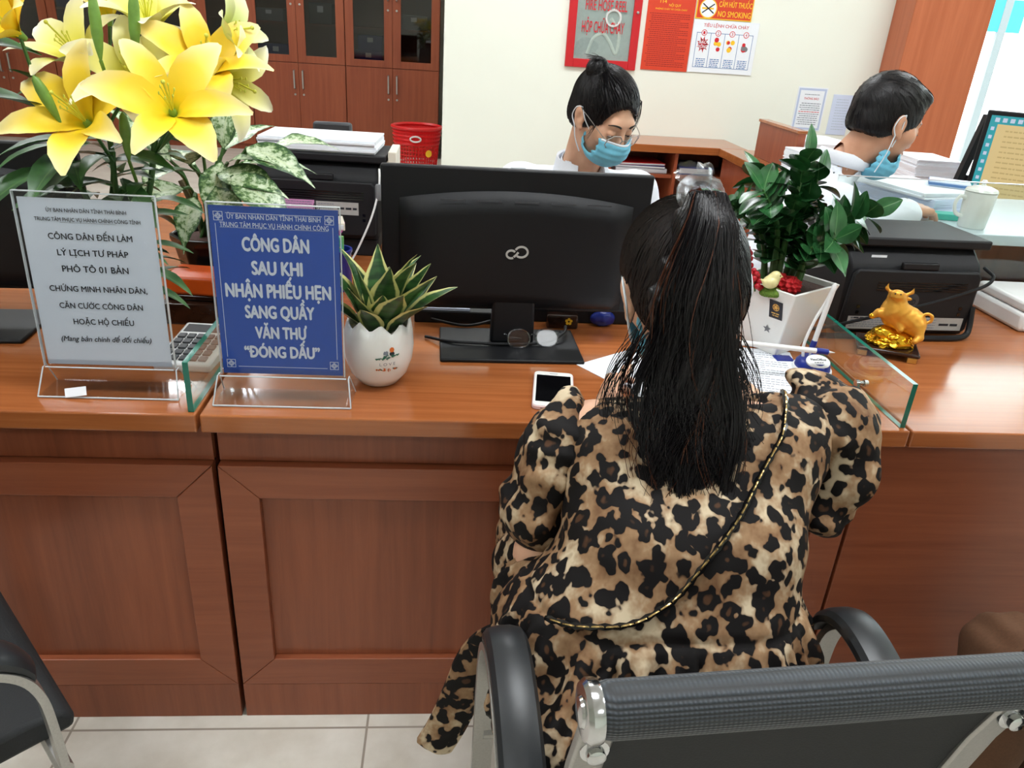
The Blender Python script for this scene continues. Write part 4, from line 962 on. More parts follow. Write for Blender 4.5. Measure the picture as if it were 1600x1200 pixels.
# papers and packs in front of the left printer
folder(-0.43, 2.1, CT, 0.2, 0.13, 0.1, 0.1, M_PAPER, 'white paper block in front of the left printer, under magenta folder', 'paper_block', 'papers')
folder(-0.4, 2.1, CT + 0.1002, 0.2, 0.13, 0.02, -0.05, M_MAGENTA, 'magenta folder in front of the left printer')
folder(-0.355, 2.085, CT + 0.1204, 0.13, 0.09, 0.02, 0.2, M_OFFW, 'small manila pad on the magenta folder', 'note_pad', 'pad')
t = thing('pencil_cup', 'dark blue round cup of green packets before the left printer', 'cup', (-0.29, 1.93, CT))
b = MB(); b.lathe([(0.0, 0), (0.036, 0), (0.038, 0.006), (0.038, 0.095), (0.041, 0.1), (0.041, 0.106), (0.036, 0.106), (0.034, 0.09), (0.033, 0.01), (0, 0.008)], 28); b.build('cup', M_BLUED, t)
for i, (x, y, a, m) in enumerate(((-0.012, 0.004, 0.2, M_GREENP), (0.012, -0.003, -0.25, M_TEAL), (0.002, 0.014, 0.05, M_GREENP))):
    MB().box((-0.014, -0.004, 0.012), (0.014, 0.004, 0.135), Matrix.Translation((x, y, 0)) @ Matrix.Rotation(a, 4, 'Z') @ Matrix.Rotation(a * 0.35, 4, 'Y')).build('packet', m, t, bevel=0.002, smooth=False)

# ---- egg-shell pot with a variegated snake plant: pot here, leaves further down
PX, PY = -0.132, 1.372
egg = thing('snake_plant', 'variegated snake plant in a white egg-shell pot beside the blue sign', 'potted plant', (PX, PY, CT))
seg = 60; V = []; F = []; prof = [(0.0, 0.0), (0.03, 0.0), (0.045, 0.004), (0.064, 0.022), (0.076, 0.048), (0.0795, 0.072), (0.077, 0.098), (0.071, 0.116), (0.0675, 0.116), (0.072, 0.095), (0.074, 0.07), (0.06, 0.02), (0.0, 0.012)]
prof = [(a * .84, b * 1.1) for a, b in prof]
for j, (r_, z) in enumerate(prof):
    for i in range(seg):
        a = 2 * PI * i / seg; jag = 0.0
        if j in (7, 8): jag = 0.011 * (abs(((a * 9 / (2 * PI)) % 1) - 0.5) * 2 * 1.6 - 0.8) + 0.003 * math.sin(3 * a + 1)
        if j in (6, 9): jag = 0.004 * (abs(((a * 9 / (2 * PI)) % 1) - 0.5) * 2 * 1.6 - 0.8)
        V.append((r_ * math.cos(a), r_ * math.sin(a), z + jag))
for j in range(len(prof) - 1):
    for i in range(seg): k = (i + 1) % seg; F.append((j * seg + i, j * seg + k, (j + 1) * seg + k, (j + 1) * seg + i))
pot = MB().add(V, F).build('pot', M_CERAM, egg, sharp=80)
MB().lathe([(0.0, 0.108), (0.06, 0.106), (0.06, 0.1)], 30, caps=False).build('pebbles', M_PEBBLE, egg)
def on_pot(x, z):   # point on the pot front for a painted mark: x sideways arc length, z height
    z *= 1.08; pr_ = [(a * .84, b * 1.1) for a, b in ((0.045, 0.004), (0.064, 0.022), (0.076, 0.048), (0.0795, 0.072), (0.077, 0.098), (0.071, 0.116))]
    for (r0, z0), (r1, z1) in zip(pr_, pr_[1:]):
        if z0 <= z <= z1: R_ = r0 + (r1 - r0) * (z - z0) / (z1 - z0); break
    else: R_ = 0.07
    a = -PI / 2 + 0.34 + x / 0.066; R_ += 0.0009; return Vector((R_ * math.cos(a), R_ * math.sin(a), z))
M_PRTG = plain('printed_green', srgb(40, 104, 84), 0.4, 30, 0.1); M_PRTO = plain('printed_orange', srgb(212, 112, 54), 0.4, 30, 0.1)
q = MB(); r = random.Random(12)
def dab(x, z, s, mi, rot=0.0, asp=2.2):
    P = [on_pot(x + s * asp * math.cos(a) * math.cos(rot) - s * math.sin(a) * math.sin(rot), z + s * asp * math.cos(a) * math.sin(rot) + s * math.sin(a) * math.cos(rot)) for a in [2 * PI * i / 7 for i in range(7)]]
    q.add([tuple(p) for p in P], [tuple(range(7))], mi=mi)
for i in range(46):
    x = r.uniform(-0.022, 0.022); dab(x, 0.072 - 0.0042 * (1 - abs(x) / 0.022) * r.uniform(-1, 1) - 0.001 + 0.003 * (x / 0.02), r.uniform(0.0007, 0.0013), 0, r.uniform(0, 3))
for i in range(40):
    x = r.uniform(-0.022, 0.022); dab(x, 0.047 + r.uniform(-0.0035, 0.0035) * (1 - abs(x) / 0.024), r.uniform(0.0007, 0.0012), r.choice((0, 1, 1)), r.uniform(0, 3))
dab(0.008, 0.084, 0.0048, 1, 0, 1.0); dab(0.008, 0.077, 0.004, 2, 0, 1.3); dab(-0.002, 0.078, 0.003, 3, 1.5, 1.7); dab(-0.006, 0.079, 0.002, 3, 1.3, 1.8)
q.build('painted_print', [M_PRTG, M_PRTO, M_INK, M_GREYINK], pot, smooth=False)
class Wrap:   # maps flat lettering onto the pot
    def __matmul__(s, v): p = on_pot(v.x, v.y); return p
q = MB(); txt(q, 'L O V E', Wrap(), 0, 0.0575, 0.0055, 0.03, 0.0); q.build('lettering', M_GREYINK, pot, smooth=False)

# ---- phone
t = thing('smartphone', 'white smartphone in a rose case lying face up beside the woman', 'phone', (0.208, 1.337, CT), math.radians(-7))
def rrect(w_, h, r_, n=5):
    out = []
    for cx, cy, a0 in ((w_ / 2 - r_, h / 2 - r_, 0), (-w_ / 2 + r_, h / 2 - r_, PI / 2), (-w_ / 2 + r_, -h / 2 + r_, PI), (w_ / 2 - r_, -h / 2 + r_, 1.5 * PI)):
        for i in range(n + 1): a = a0 + PI / 2 * i / n; out.append((cx + r_ * math.cos(a), cy + r_ * math.sin(a)))
    return out
MB().prism(rrect(0.08, 0.16, 0.011), 0, 0.0085, 'z').build('case', M_PINKCASE, t, bevel=0.002)
MB().prism(rrect(0.0765, 0.1565, 0.0095), 0.0086, 0.0092, 'z').build('front_glass', M_CERAM, t, smooth=False)
MB().prism(rrect(0.068, 0.121, 0.001, 1), 0.0093, 0.0095, 'z').build('screen', M_SCREENOFF, t, smooth=False)
q = MB(); Mx = Matrix.Translation((0, -0.0695, 0.0093)); ring(q, Mx, 0, 0, 0.0058, 0.0066); q.build('home_button', M_SILVERG, t, smooth=False)
MB().box((-0.008, 0.0685, 0.0093), (0.008, 0.0698, 0.0096)).build('speaker_slot', M_DGREY, t, smooth=False)
q = MB()
for x in (-0.016, -0.019, -0.022, 0.016, 0.019, 0.022): q.lathe([(0.0, 0.0), (0.001, 0.0), (0.001, 0.0006), (0, 0.0006)], 8, M=Matrix.Translation((x, -0.0801, 0.0045)) @ Matrix.Rotation(PI / 2, 4, 'X'))
q.build('port_hole', M_INK, t)

# ---- papers on the counter under the woman's hands
t = thing('paper_form', 'printed white form sheet on the counter under the woman\'s writing hand', 'paper', (0.655, 1.46, CT), math.radians(-12))
MB().box((-0.105, -0.1485, 0), (0.105, 0.1485, 0.0012)).build('sheet', M_PAPER, t, smooth=False)
q = MB(); Mx = Matrix.Translation((0, 0, 0.0012)); r = random.Random(21)
for k in range(20): greek(q, Mx, -0.085 + (0.02 if k % 5 == 0 else 0), 0.085 - (0.05 if k % 4 == 3 else 0), 0.125 - 0.0125 * k, 0.0028, 0, r, 0.0003)
q.build('print', M_GREYINK, t, smooth=False)
t = thing('paper_form', 'white form sheet lying on the counter beside the rose phone', 'paper', (0.435, 1.43, CT), math.radians(35))
MB().box((-0.105, -0.1, 0), (0.105, 0.13, 0.001)).build('sheet', M_PAPER, t, smooth=False)

# ---- pen stand with two chained pens
t = thing('pen_stand', 'white and blue desk pen stand with two pens before the square pot', 'pen stand', (0.797, 1.484, CT))
b = MB(); b.lathe([(0.0, 0), (0.041, 0), (0.043, 0.004), (0.042, 0.009), (0.0, 0.009)], 30, squash=(0.95, 1.12)); b.build('base', M_WHITE, t)
b = MB(); b.lathe([(0.0, 0.0092), (0.0385, 0.0092), (0.037, 0.02), (0.03, 0.028), (0.0, 0.03)], 30, squash=(0.95, 1.12)); bl = b.build('blue_shell', M_BLUED, t)
Rb = Matrix.Translation((0.0, -0.019, 0.028)) @ Matrix.Rotation(0.42, 4, 'X')
b = MB(); b.lathe([(0.0, 0), (0.024, 0), (0.024, 0.003), (0.021, 0.005), (0.0, 0.005)], 26, M=Rb, squash=(1.1, 0.85)); pad = b.build('badge', M_WHITE, t)
q = MB(); Mx = Rb @ Matrix.Translation((0, 0, 0.0051)); txt(q, 'FlexOffice', Mx, 0, 0.003, 0.006, 0.034, 0.01); greek(q, Mx, -0.011, 0.011, -0.006, 0.002); q.build('lettering', M_INK, pad, smooth=False)
def pen(p0, p1, par, cap_m, body_m):
    a, b_ = Vector(p0), Vector(p1); d = b_ - a; L = d.length; q_ = d.to_track_quat('Z', 'Y').to_matrix().to_4x4(); M = Matrix.Translation(a) @ q_
    o = MB().lathe([(0.0005, 0), (0.0022, 0.01), (0.005, 0.022), (0.0055, 0.03), (0.0055, L * 0.72), (0.0052, L * 0.74)], 14, M=M).build('pen', body_m, par)
    MB().lathe([(0.0056, L * 0.74), (0.0056, L * 0.9), (0.005, L * 0.97), (0.0025, L), (0, L)], 14, M=M, caps=False).build('pen_cap', cap_m, o)
    MB().lathe([(0.0, 0.012), (0.0062, 0.016), (0.0066, 0.03), (0.0063, 0.042), (0.0, 0.044)], 14, M=M).build('pen_grip', M_BLUED, o); return o
pen((-0.008, 0.01, 0.026), (0.006, 0.0, 0.2), t, M_WHITE, M_WHITE)
pen((0.018, -0.045, 0.062), (-0.215, -0.04, 0.078), t, M_WHITE, M_WHITE)
MB().tube(smooth_path([(-0.02, 0.012, 0.026), (-0.024, 0.012, 0.06), (-0.012, 0.015, 0.11), (0.004, 0.018, 0.15), (0.006, 0.004, 0.19)], 8), 0.0034, 8).build('pen_cord', M_WHITE, t)
MB().box((-0.06, 0.045, 0.0), (-0.02, 0.075, 0.004)).build('adhesive_foot', M_BLUED, t, bevel=0.001)

# ---- spectacles on the monitor foot
t = thing('spectacles', 'folded clear framed spectacles lying on the black monitor foot', 'spectacles', (0.188, 1.545, CT + 0.0085), math.radians(10))
def lens_ring(cx, w_, h, n=22): return [(cx + w_ * math.cos(2 * PI * i / n) * (1 - 0.08 * math.cos(4 * PI * i / n)), 0, h + h * 0.97 * math.sin(2 * PI * i / n)) for i in range(n)]
Tl = Matrix.Rotation(-0.5, 4, 'X')
fr = MB()
for cx in (-0.032, 0.032):
    P = [Tl @ Vector(p) for p in lens_ring(cx, 0.027, 0.021)]; fr.tube(P, 0.0019, 6, closed=True)
fr.tube([Tl @ Vector(p) for p in ((-0.007, -0.002, 0.026), (0, -0.004, 0.03), (0.007, -0.002, 0.026))], 0.0018, 6)
M_CLEARF = glassy('clear_plastic_frame', (0.78, 0.8, 0.82, 1), 0.5, 0.1)
o = fr.build('front_frame', M_CLEARF, t)
for cx in (-0.032, 0.032):
    P = [tuple(Tl @ Vector(p)) for p in lens_ring(cx, 0.0255, 0.0198)]; MB().add(P, [tuple(range(len(P)))]).build('lens', M_LENS, o, smooth=False)
for s in (-1, 1):
    MB().tube(smooth_path([Tl @ Vector((s * 0.061, 0, 0.032)), Vector((s * 0.064, 0.012, 0.03)), Vector((s * 0.045, 0.022 + 0.008 * (s > 0), 0.016)), Vector((-s * 0.01, 0.03 + 0.012 * (s > 0), 0.008)), Vector((-s * 0.045, 0.035 + 0.012 * (s > 0), 0.006)), Vector((-s * 0.06, 0.04 + 0.012 * (s > 0), 0.004))], 6), 0.0017, 6, flat=(1.5, 0.8)).build('temple', M_CLEARF, t)

# ---- things under and behind the main monitor
t = thing('document_tray', 'low black tray with a pale blue pad under the monitor', 'tray', (0.03, 1.76, CT)); MB().box((-0.11, -0.06, 0), (0.1, 0.07, 0.03)).build('tray', M_BLACK, t, bevel=0.003); MB().box((-0.105, -0.055, 0.0302), (0.02, 0.065, 0.036)).build('pad', M_PAPERB, t, smooth=False)
t = thing('dark_device', 'black network box with white barcode label behind the monitor neck', 'network box', (0.335, 1.78, CT)); MB().box((-0.14, -0.05, 0), (0.15, 0.05, 0.088)).build('case', M_BLACK, t, bevel=0.004)
q = MB(); Mx = frame((-0.1, -0.0502, 0.055), (1, 0, 0), (0, 0, 1)); rect(q, Mx, 0, 0, 0.05, 0.016, 0); greek(q, Mx, 0.004, 0.046, 0.005, 0.006, 1); greek(q, Mx, 0.004, 0.03, 0.012, 0.003, 1); q.build('label', [M_PAPER, M_INK], t, smooth=False)
t = thing('pen_case', 'dark red pen case with a yellow flower behind the monitor neck', 'pen case', (0.272, 1.70, CT)); MB().box((-0.04, -0.014, 0), (0.035, 0.014, 0.035)).build('case', M_BROWNG, t, bevel=0.005)
q = MB(); Mx = frame((0.012, -0.0142, 0.02), (1, 0, 0), (0, 0, 1))
for k in range(5): ring(q, Mx, 0.0055 * math.cos(2 * PI * k / 5 + 0.3), 0.0055 * math.sin(2 * PI * k / 5 + 0.3), 0, 0.0036, 0, 10)
q.build('flower_print', M_YEL, t, smooth=False)
t = thing('blue_wrap', 'crumpled blue plastic wrap behind the monitor, right of its neck', 'wrapper', (0.37, 1.715, CT)); V_, Q_ = nets(lambda P: d_ell(P, (0, 0, 0.02), (0.03, 0.012, 0.02)) + 0.003 * wob(P, 160, 4), (-0.04, -0.02, -0.002), (0.04, 0.02, 0.05), 0.0025); V_[:, 2] = np.maximum(V_[:, 2], 0); MB().add(V_.tolist(), Q_.tolist()).build('wrap', M_BLUED, t)
c = MB().tube(smooth_path([(-0.04, 1.69, 0.764), (0.02, 1.66, 0.763), (0.06, 1.665, 0.762), (0.11, 1.70, 0.7635)], 8), 0.0036, 8).build('video_cable', M_BLACK); tag(c, 'black monitor cable entering from the left behind the egg-shell pot', 'cable')
c = MB().tube(smooth_path([(-0.05, 1.60, 0.755), (0.0, 1.56, 0.762), (0.06, 1.55, 0.7635), (0.15, 1.55, 0.7635), (0.22, 1.565, 0.766), (0.26, 1.60, 0.775), (0.27, 1.64, 0.775)], 8), 0.0036, 8).build('video_cable', M_BLACK); tag(c, 'black cable lying over the monitor foot beside the spectacles', 'cable')

# ---- calculator, orange box, by the left glass
t = thing('calculator', 'white desk calculator with dark keys behind the white notice stand', 'calculator', (-0.505, 1.475, CT), math.radians(-4))
MB().prism([(-0.09, 0.0), (0.09, 0.0), (0.09, 0.034), (-0.09, 0.018)], -0.055, 0.055, 'x').build('case', M_WHITE, t, bevel=0.005)
Rk = Matrix.Translation((0, 0, 0.0262)) @ Matrix.Rotation(math.atan(0.016 / 0.18), 4, 'X')
MB().box((-0.046, 0.045, 0.0), (0.046, 0.078, 0.001), Rk).build('display', M_DGREY, t, smooth=False)
for j in range(5):
    for i in range(5): MB().box((-0.046 + 0.0188 * i, -0.08 + 0.0235 * j, 0), (-0.031 + 0.0188 * i, -0.063 + 0.0235 * j, 0.004), Rk).build('key', M_DGREY if (i < 4 or j) else M_GREY, t, smooth=False, bevel=0.001)
t = thing('orange_case', 'orange plastic case on dark box by the left glass partition', 'case', (-0.54, 1.7, CT + 0.062), math.radians(-6)); MB().box((-0.085, -0.05, 0), (0.085, 0.05, 0.042)).build('lid', M_ORANGE, t, bevel=0.007); MB().box((-0.083, -0.048, -0.012), (0.083, 0.048, -0.0002)).build('bottom', M_BROWNG, t, bevel=0.003)
t = thing('dark_box', 'dark lacquer box under the orange case on the left counter', 'box', (-0.54, 1.695, CT)); MB().box((-0.09, -0.06, 0), (0.09, 0.06, 0.049)).build('shell', M_BROWNG, t, bevel=0.003)

# ---- scanner, pen box at the right
t = thing('flatbed_scanner', 'white flatbed scanner at the right edge beside the right printer', 'scanner', (1.7, 1.92, CT))
MB().box((-0.215, -0.145, 0.0), (0.215, 0.07, 0.05)).build('body', M_WHITE, t, bevel=0.01); MB().box((-0.21, -0.14, 0.0505), (0.21, 0.065, 0.078)).build('lid', M_WHITE, t, bevel=0.008)
MB().box((-0.18, -0.146, 0.012), (-0.1, -0.1445, 0.03)).build('button_panel', M_GREY, t, smooth=False)
t = thing('pen_holder', 'clear pen holder with a lime highlighter at the right edge', 'pen holder', (1.505, 2.14, 0.7502))
b = MB()
for lo, hi in (((-0.055, -0.035, 0), (0.055, 0.035, 0.003)), ((-0.055, -0.035, 0.003), (-0.052, 0.035, 0.15)), ((0.052, -0.035, 0.003), (0.055, 0.035, 0.15)), ((-0.052, -0.035, 0.003), (0.052, -0.032, 0.15)), ((-0.052, 0.032, 0.003), (0.052, 0.035, 0.15)), ((-0.002, -0.032, 0.003), (0.002, 0.032, 0.15))): b.box(lo, hi)
b.build('box', M_ACRYL, t, smooth=False)
pn = thing('highlighter_pen', 'thick black highlighter with lime cap in the clear pen holder', 'pen', (1.477, 2.135, 0.7542)); MB().lathe([(0, 0), (0.011, 0), (0.012, 0.004), (0.012, 0.11), (0.011, 0.112)], 16).build('barrel', M_INK, pn); MB().box((-0.013, -0.009, 0.1125), (0.013, 0.009, 0.16)).build('cap', M_LIME, pn, bevel=0.004)
for i, (x, y, m, lb) in enumerate(((1.525, 2.13, M_STEEL, 'slim steel ballpoint pen standing in the clear pen holder'), (1.54, 2.15, M_INK, 'thin black ballpoint pen standing in the clear pen holder'))):
    pn = thing('ballpoint_pen', lb, 'pen', (x, y, 0.7542)); MB().lathe([(0.001, 0), (0.004, 0.012), (0.0045, 0.14)], 10).build('barrel', m, pn); MB().lathe([(0.0046, 0.1405), (0.0046, 0.17), (0.003, 0.18), (0, 0.18)], 10).build('clip_end', M_INK, pn)
# ================================================================== plants
def uvmat(name, rough, fn, spec=0.5, trans=0.0):
    m = mat(name, (0.1, 0.3, 0.1, 1), rough, spec=spec); t = NT(m)
    tc = t.n('ShaderNodeTexCoord'); sp = t.n('ShaderNodeSeparateXYZ'); t.l(tc.outputs['UV'], sp.inputs[0])
    u = t.math('MULTIPLY', t.math('ABSOLUTE', t.math('SUBTRACT', sp.outputs[0], 0.5)), 2.0)   # 0 midrib .. 1 edge
    t.base(fn(t, u, sp.outputs[1], sp.outputs[0]))
    if trans: t.b.inputs['Transmission Weight'].default_value = 0.0; t.b.inputs['Subsurface Weight'].default_value = trans; t.b.inputs['Subsurface Radius'].default_value = (0.01, 0.01, 0.006); t.b.inputs['Subsurface Scale'].default_value = 0.3
    return m
def m_dark(t, u, v, x):
    n = t.noise(t.coord('Object'), 26, 3)
    c = t.ramp(n.outputs[0], [(0.3, srgb(32, 72, 34)), (0.7, srgb(70, 120, 60))])
    return t.mix(t.ramp(u, [(0.0, (1, 1, 1, 1)), (0.09, (0, 0, 0, 1))]), c, srgb(92, 132, 70))
def m_zz(t, u, v, x):
    n = t.noise(t.coord('Object'), 18, 3)
    c = t.ramp(n.outputs[0], [(0.3, srgb(28, 70, 36)), (0.7, srgb(56, 112, 62))])
    return t.mix(t.ramp(u, [(0.0, (1, 1, 1, 1)), (0.07, (0, 0, 0, 1))]), c, srgb(96, 140, 88))
def m_snake(t, u, v, x):
    n = t.noise(t.coord('Object', (1, 1, 1)), 60, 4)
    e = t.math('ADD', u, t.math('MULTIPLY', t.math('SUBTRACT', n.outputs[0], 0.5), 0.22))
    c = t.ramp(t.noise(t.coord('Object', (14, 14, 90)), 1, 3).outputs[0], [(0.35, srgb(26, 56, 30)), (0.7, srgb(62, 104, 52))])
    return t.mix(t.ramp(e, [(0.66, (0, 0, 0, 1)), (0.76, (1, 1, 1, 1))]), c, srgb(216, 212, 138))
def m_agl(t, u, v, x):
    n = t.noise(t.coord('Object', (1, 1, 1)), 95, 5, 0.65); n2 = t.noise(t.coord('Object'), 22, 2)
    f = t.math('ADD', t.math('ADD', n.outputs[0], t.math('MULTIPLY', n2.outputs[0], 0.45)), t.math('MULTIPLY', t.math('POWER', u, 3), -0.26))
    c = t.ramp(f, [(0.52, srgb(46, 84, 44)), (0.63, srgb(112, 146, 88)), (0.72, srgb(196, 214, 178)), (0.9, srgb(222, 232, 208))])
    return t.mix(t.ramp(u, [(0.0, (1, 1, 1, 1)), (0.06, (0, 0, 0, 1))]), c, srgb(206, 220, 176))
def m_petal(stops):
    def fn(t, u, v, x):
        f = t.math('ADD', v, t.math('MULTIPLY', t.math('POWER', u, 2), 0.16)); return t.ramp(f, stops)
    return fn
M_LEAF = uvmat('dark_green_leaf', 0.38, m_dark); M_ZZ = uvmat('glossy_oval_leaf', 0.26, m_zz); M_SNAKE = uvmat('margined_leaf', 0.36, m_snake); M_AGL = uvmat('mottled_leaf', 0.36, m_agl)
M_PETY = uvmat('yellow_petal', 0.5, m_petal([(0.0, srgb(196, 200, 40)), (0.18, srgb(246, 208, 26)), (0.6, srgb(252, 216, 62)), (1.0, srgb(250, 234, 168))]), 0.3, 0.15)
M_PETC = uvmat('cream_petal', 0.5, m_petal([(0.0, srgb(170, 190, 50)), (0.2, srgb(226, 218, 60)), (0.55, srgb(244, 238, 140)), (1.0, srgb(250, 246, 214))]), 0.3, 0.15)
M_PETG = uvmat('pale_green_petal', 0.5, m_petal([(0.0, srgb(160, 188, 80)), (0.4, srgb(214, 224, 130)), (1.0, srgb(242, 242, 196))]), 0.3, 0.15)
M_STEM = plain('green_stem', srgb(64, 104, 50), 0.5, 60, 0.12); M_BUD = plain('green_bud', srgb(112, 152, 64), 0.45, 60, 0.15); M_ANTH = plain('lime_stamen', srgb(206, 206, 70), 0.5, 60, 0.1)
M_MOSS = plain('green_moss', srgb(92, 122, 40), 0.9, 300, 0.4, 0.6); M_REDFL = plain('red_velvet_flower', srgb(190, 22, 30), 0.7, 200, 0.25, 0.4); M_REDB = plain('red_berry', srgb(176, 20, 36), 0.3, 60, 0.1)
M_CHICK = plain('pale_yellow_glaze', srgb(232, 222, 160), 0.3, 40, 0.03)

# ---- snake plant leaves
q = MB(); r = random.Random(5)
LF = [(0, 8, .15, .05), (40, 16, .15, .05), (95, 12, .155, .05), (150, 18, .15, .05), (215, 15, .14, .048), (285, 20, .14, .05), (330, 16, .15, .05),
      (10, 38, .15, .05), (60, 42, .13, .048), (125, 40, .14, .05), (180, 38, .14, .05), (240, 36, .12, .05), (275, 32, .10, .045), (305, 42, .125, .05), (345, 40, .15, .05), (30, 62, .13, .042), (-12, 64, .14, .042), (200, 58, .12, .045), (262, 52, .085, .042), (322, 60, .105, .042), (90, 55, .12, .04)]
for az, tl, L, W in LF:
    a, tl = math.radians(az + r.uniform(-8, 8)), math.radians(tl * .64); d = Vector((math.cos(a) * math.sin(tl), math.sin(a) * math.sin(tl), math.cos(tl)))
    up = Vector((-math.cos(a) * math.cos(tl), -math.sin(a) * math.cos(tl), math.sin(tl)))
    rr = 0.012 + 0.022 * math.sin(tl)
    leaf(q, (rr * math.cos(a), rr * math.sin(a), 0.1), d, up, L * r.uniform(1.02, 1.16), W * 1.18, 0.3 + r.uniform(-.2, .2), 0.36, (0.42, 0.72, 0.95, 1.0, 0.9, 0.66, 0.3, 0.02), 10, 6, 0.03, r.uniform(-.5, .5), rnd=r, tipcurl=r.uniform(-.1, .25))
q.build('foliage', M_SNAKE, egg, sharp=80)

# ---- lilies in a dark vase behind the white notice
lily = thing('lily_bouquet', 'tall bouquet of yellow lilies in a dark vase behind the white notice', 'flowers', (-0.635, 1.5, CT))
V0 = Vector((-0.635, 1.5, CT))
MB().lathe([(0.0, 0.0), (0.04, 0.0), (0.045, 0.01), (0.05, 0.08), (0.042, 0.15), (0.046, 0.17), (0.042, 0.17), (0.036, 0.15), (0.0, 0.14)], 28).build('vase', M_BLACKG, lily)
r = random.Random(11); LW = lambda p: Vector(p) - V0
def lily_flower(c, axis, size, m, roll=0.0, open_=1.0, nm='flower'):
    c = LW(c); ax = Vector(axis).normalized(); e1 = ax.orthogonal().normalized()
    zup = Vector((0, 0, 1)); zz = zup - ax * zup.dot(ax); e1 = zz.normalized() if zz.length > .1 else e1; e2 = ax.cross(e1)
    base = c - ax * 0.02 * size
    root = MB().lathe([(0.004, -0.012), (0.007, 0.0), (0.006, 0.012), (0.0, 0.02)], 10, M=Matrix.Translation(base) @ ax.to_track_quat('Z', 'Y').to_matrix().to_4x4()).build(nm, M_BUD, lily)
    for k in range(6):
        a = roll + PI / 3 * k + r.uniform(-.12, .12); rad = e1 * math.cos(a) + e2 * math.sin(a)
        sp = (0.62 if k % 2 else 0.5) * open_ + r.uniform(-.06, .06); d = ax * (1 - sp * 0.25) + rad * sp; u = ax * 1.0 - rad * 0.4
        q = MB(); wd = (0.058 if k % 2 else 0.043) * size
        leaf(q, base + rad * 0.004, d, u, 0.125 * size * r.uniform(.93, 1.06), wd, (0.95 + r.uniform(-.15, .3)) * open_, 0.0, (0.28, 0.55, 0.85, 1.0, 0.98, 0.82, 0.52, 0.12), 12, 6, 0.02, r.uniform(-.25, .25), cup=0.25, rnd=r, tipcurl=0.42 * open_)
        # a raised midrib keel underneath gives the petal body
        q.build('petal', m, root, sharp=80)
    s = MB()
    for k in range(6):
        a = roll + PI / 3 * k + 0.4; rad = e1 * math.cos(a) + e2 * math.sin(a); P = [base, base + ax * 0.035 * size + rad * 0.005, base + ax * 0.06 * size + rad * 0.012]
        s.tube(P, 0.0009, 5); s.sphere(P[-1], (0.0016, 0.0016, 0.003), 8, 5)
    s.tube([base, base + ax * 0.05 * size, base + ax * 0.09 * size - e1 * 0.006], 0.0017, 6); s.sphere(base + ax * 0.09 * size - e1 * 0.006, 0.0036, 8, 6)
    s.build('stamens', M_ANTH, root); return base
FL = [((-0.615, 1.38, 1.212), (-.14, -.75, .62), 1.12, M_PETY, 0.1, 1.0), ((-0.462, 1.36, 1.24), (.16, -.75, .6), 1.12, M_PETY, 0.45, 1.0), ((-0.545, 1.45, 1.275), (.05, -.75, .65), 1.05, M_PETC, 0.3, 0.95),
      ((-0.43, 1.46, 1.30), (.25, -.6, .7), 1.05, M_PETY, 0.1, 0.9), ((-0.40, 1.5, 1.352), (.9, -.25, .35), 0.72, M_PETG, 0.2, 0.75), ((-0.405, 1.5, 1.275), (.75, -.45, -.1), 0.9, M_PETC, 0.0, 0.9),
      ((-0.715, 1.40, 1.345), (-.35, -.6, .5), 1.0, M_PETY, 0.5, 0.9), ((-0.66, 1.5, 1.30), (-.3, -.5, .8), 1.0, M_PETC, 0.2, 0.85), ((-0.54, 1.52, 1.36), (.1, -.3, .9), 0.95, M_PETC, 0.0, 0.8), ((-0.62, 1.56, 1.38), (-.1, .2, .9), 0.95, M_PETY, 0.3, 0.8)]
bases = [lily_flower(*f) for f in FL]
tops = [Vector((0.03, -0.05, 0.40)), Vector((0.10, -0.03, 0.42)), Vector((0.0, 0.02, 0.45)), Vector((-0.06, -0.03, 0.42))]
for k, tp in enumerate(tops):
    q = MB(); b0 = Vector((0.012 * math.cos(k * 1.7), 0.012 * math.sin(k * 1.7), 0.02))
    path = smooth_path([b0, b0 * 2 + Vector((tp.x * .25, tp.y * .2, 0.17)), tp * 0.75 + Vector((0, 0, 0.01)), tp], 6); q.tube(path, 0.0055, 8)
    for b in bases:
        if min(range(4), key=lambda i: (tops[i] - b).length) == k:
            m_ = (tp + b) / 2 + Vector((b.x - tp.x, b.y - tp.y, 0)) * 0.15; q.tube(smooth_path([tp - Vector((0, 0, .02)), m_, b], 6), 0.0032, 6)
    q.build('stem', M_STEM, lily)
for (c, ax, L) in (((-0.578, 1.4, 1.362), (0.02, 0, 1), .075), ((-0.524, 1.42, 1.372), (0.1, 0, 1), .08), ((-0.565, 1.42, 1.19), (.05, -.1, 1), .055), ((-0.66, 1.36, 1.25), (-.3, -.2, 1), .05)):
    A = Vector(ax).normalized(); b = MB().lathe([(0.002, -0.03), (0.006, -0.012), (0.009, 0.01), (0.0088, L * .55), (0.006, L * .85), (0.0, L)], 12, M=Matrix.Translation(LW(c) - A * L * .4) @ A.to_track_quat('Z', 'Y').to_matrix().to_4x4()); b.tube([LW(c) - A * (L * .4 + .03), LW(c) - A * (L * .4 + .06) + Vector((0, .02, -.01))], 0.003, 6); b.build('bud', M_BUD, lily)
q = MB()
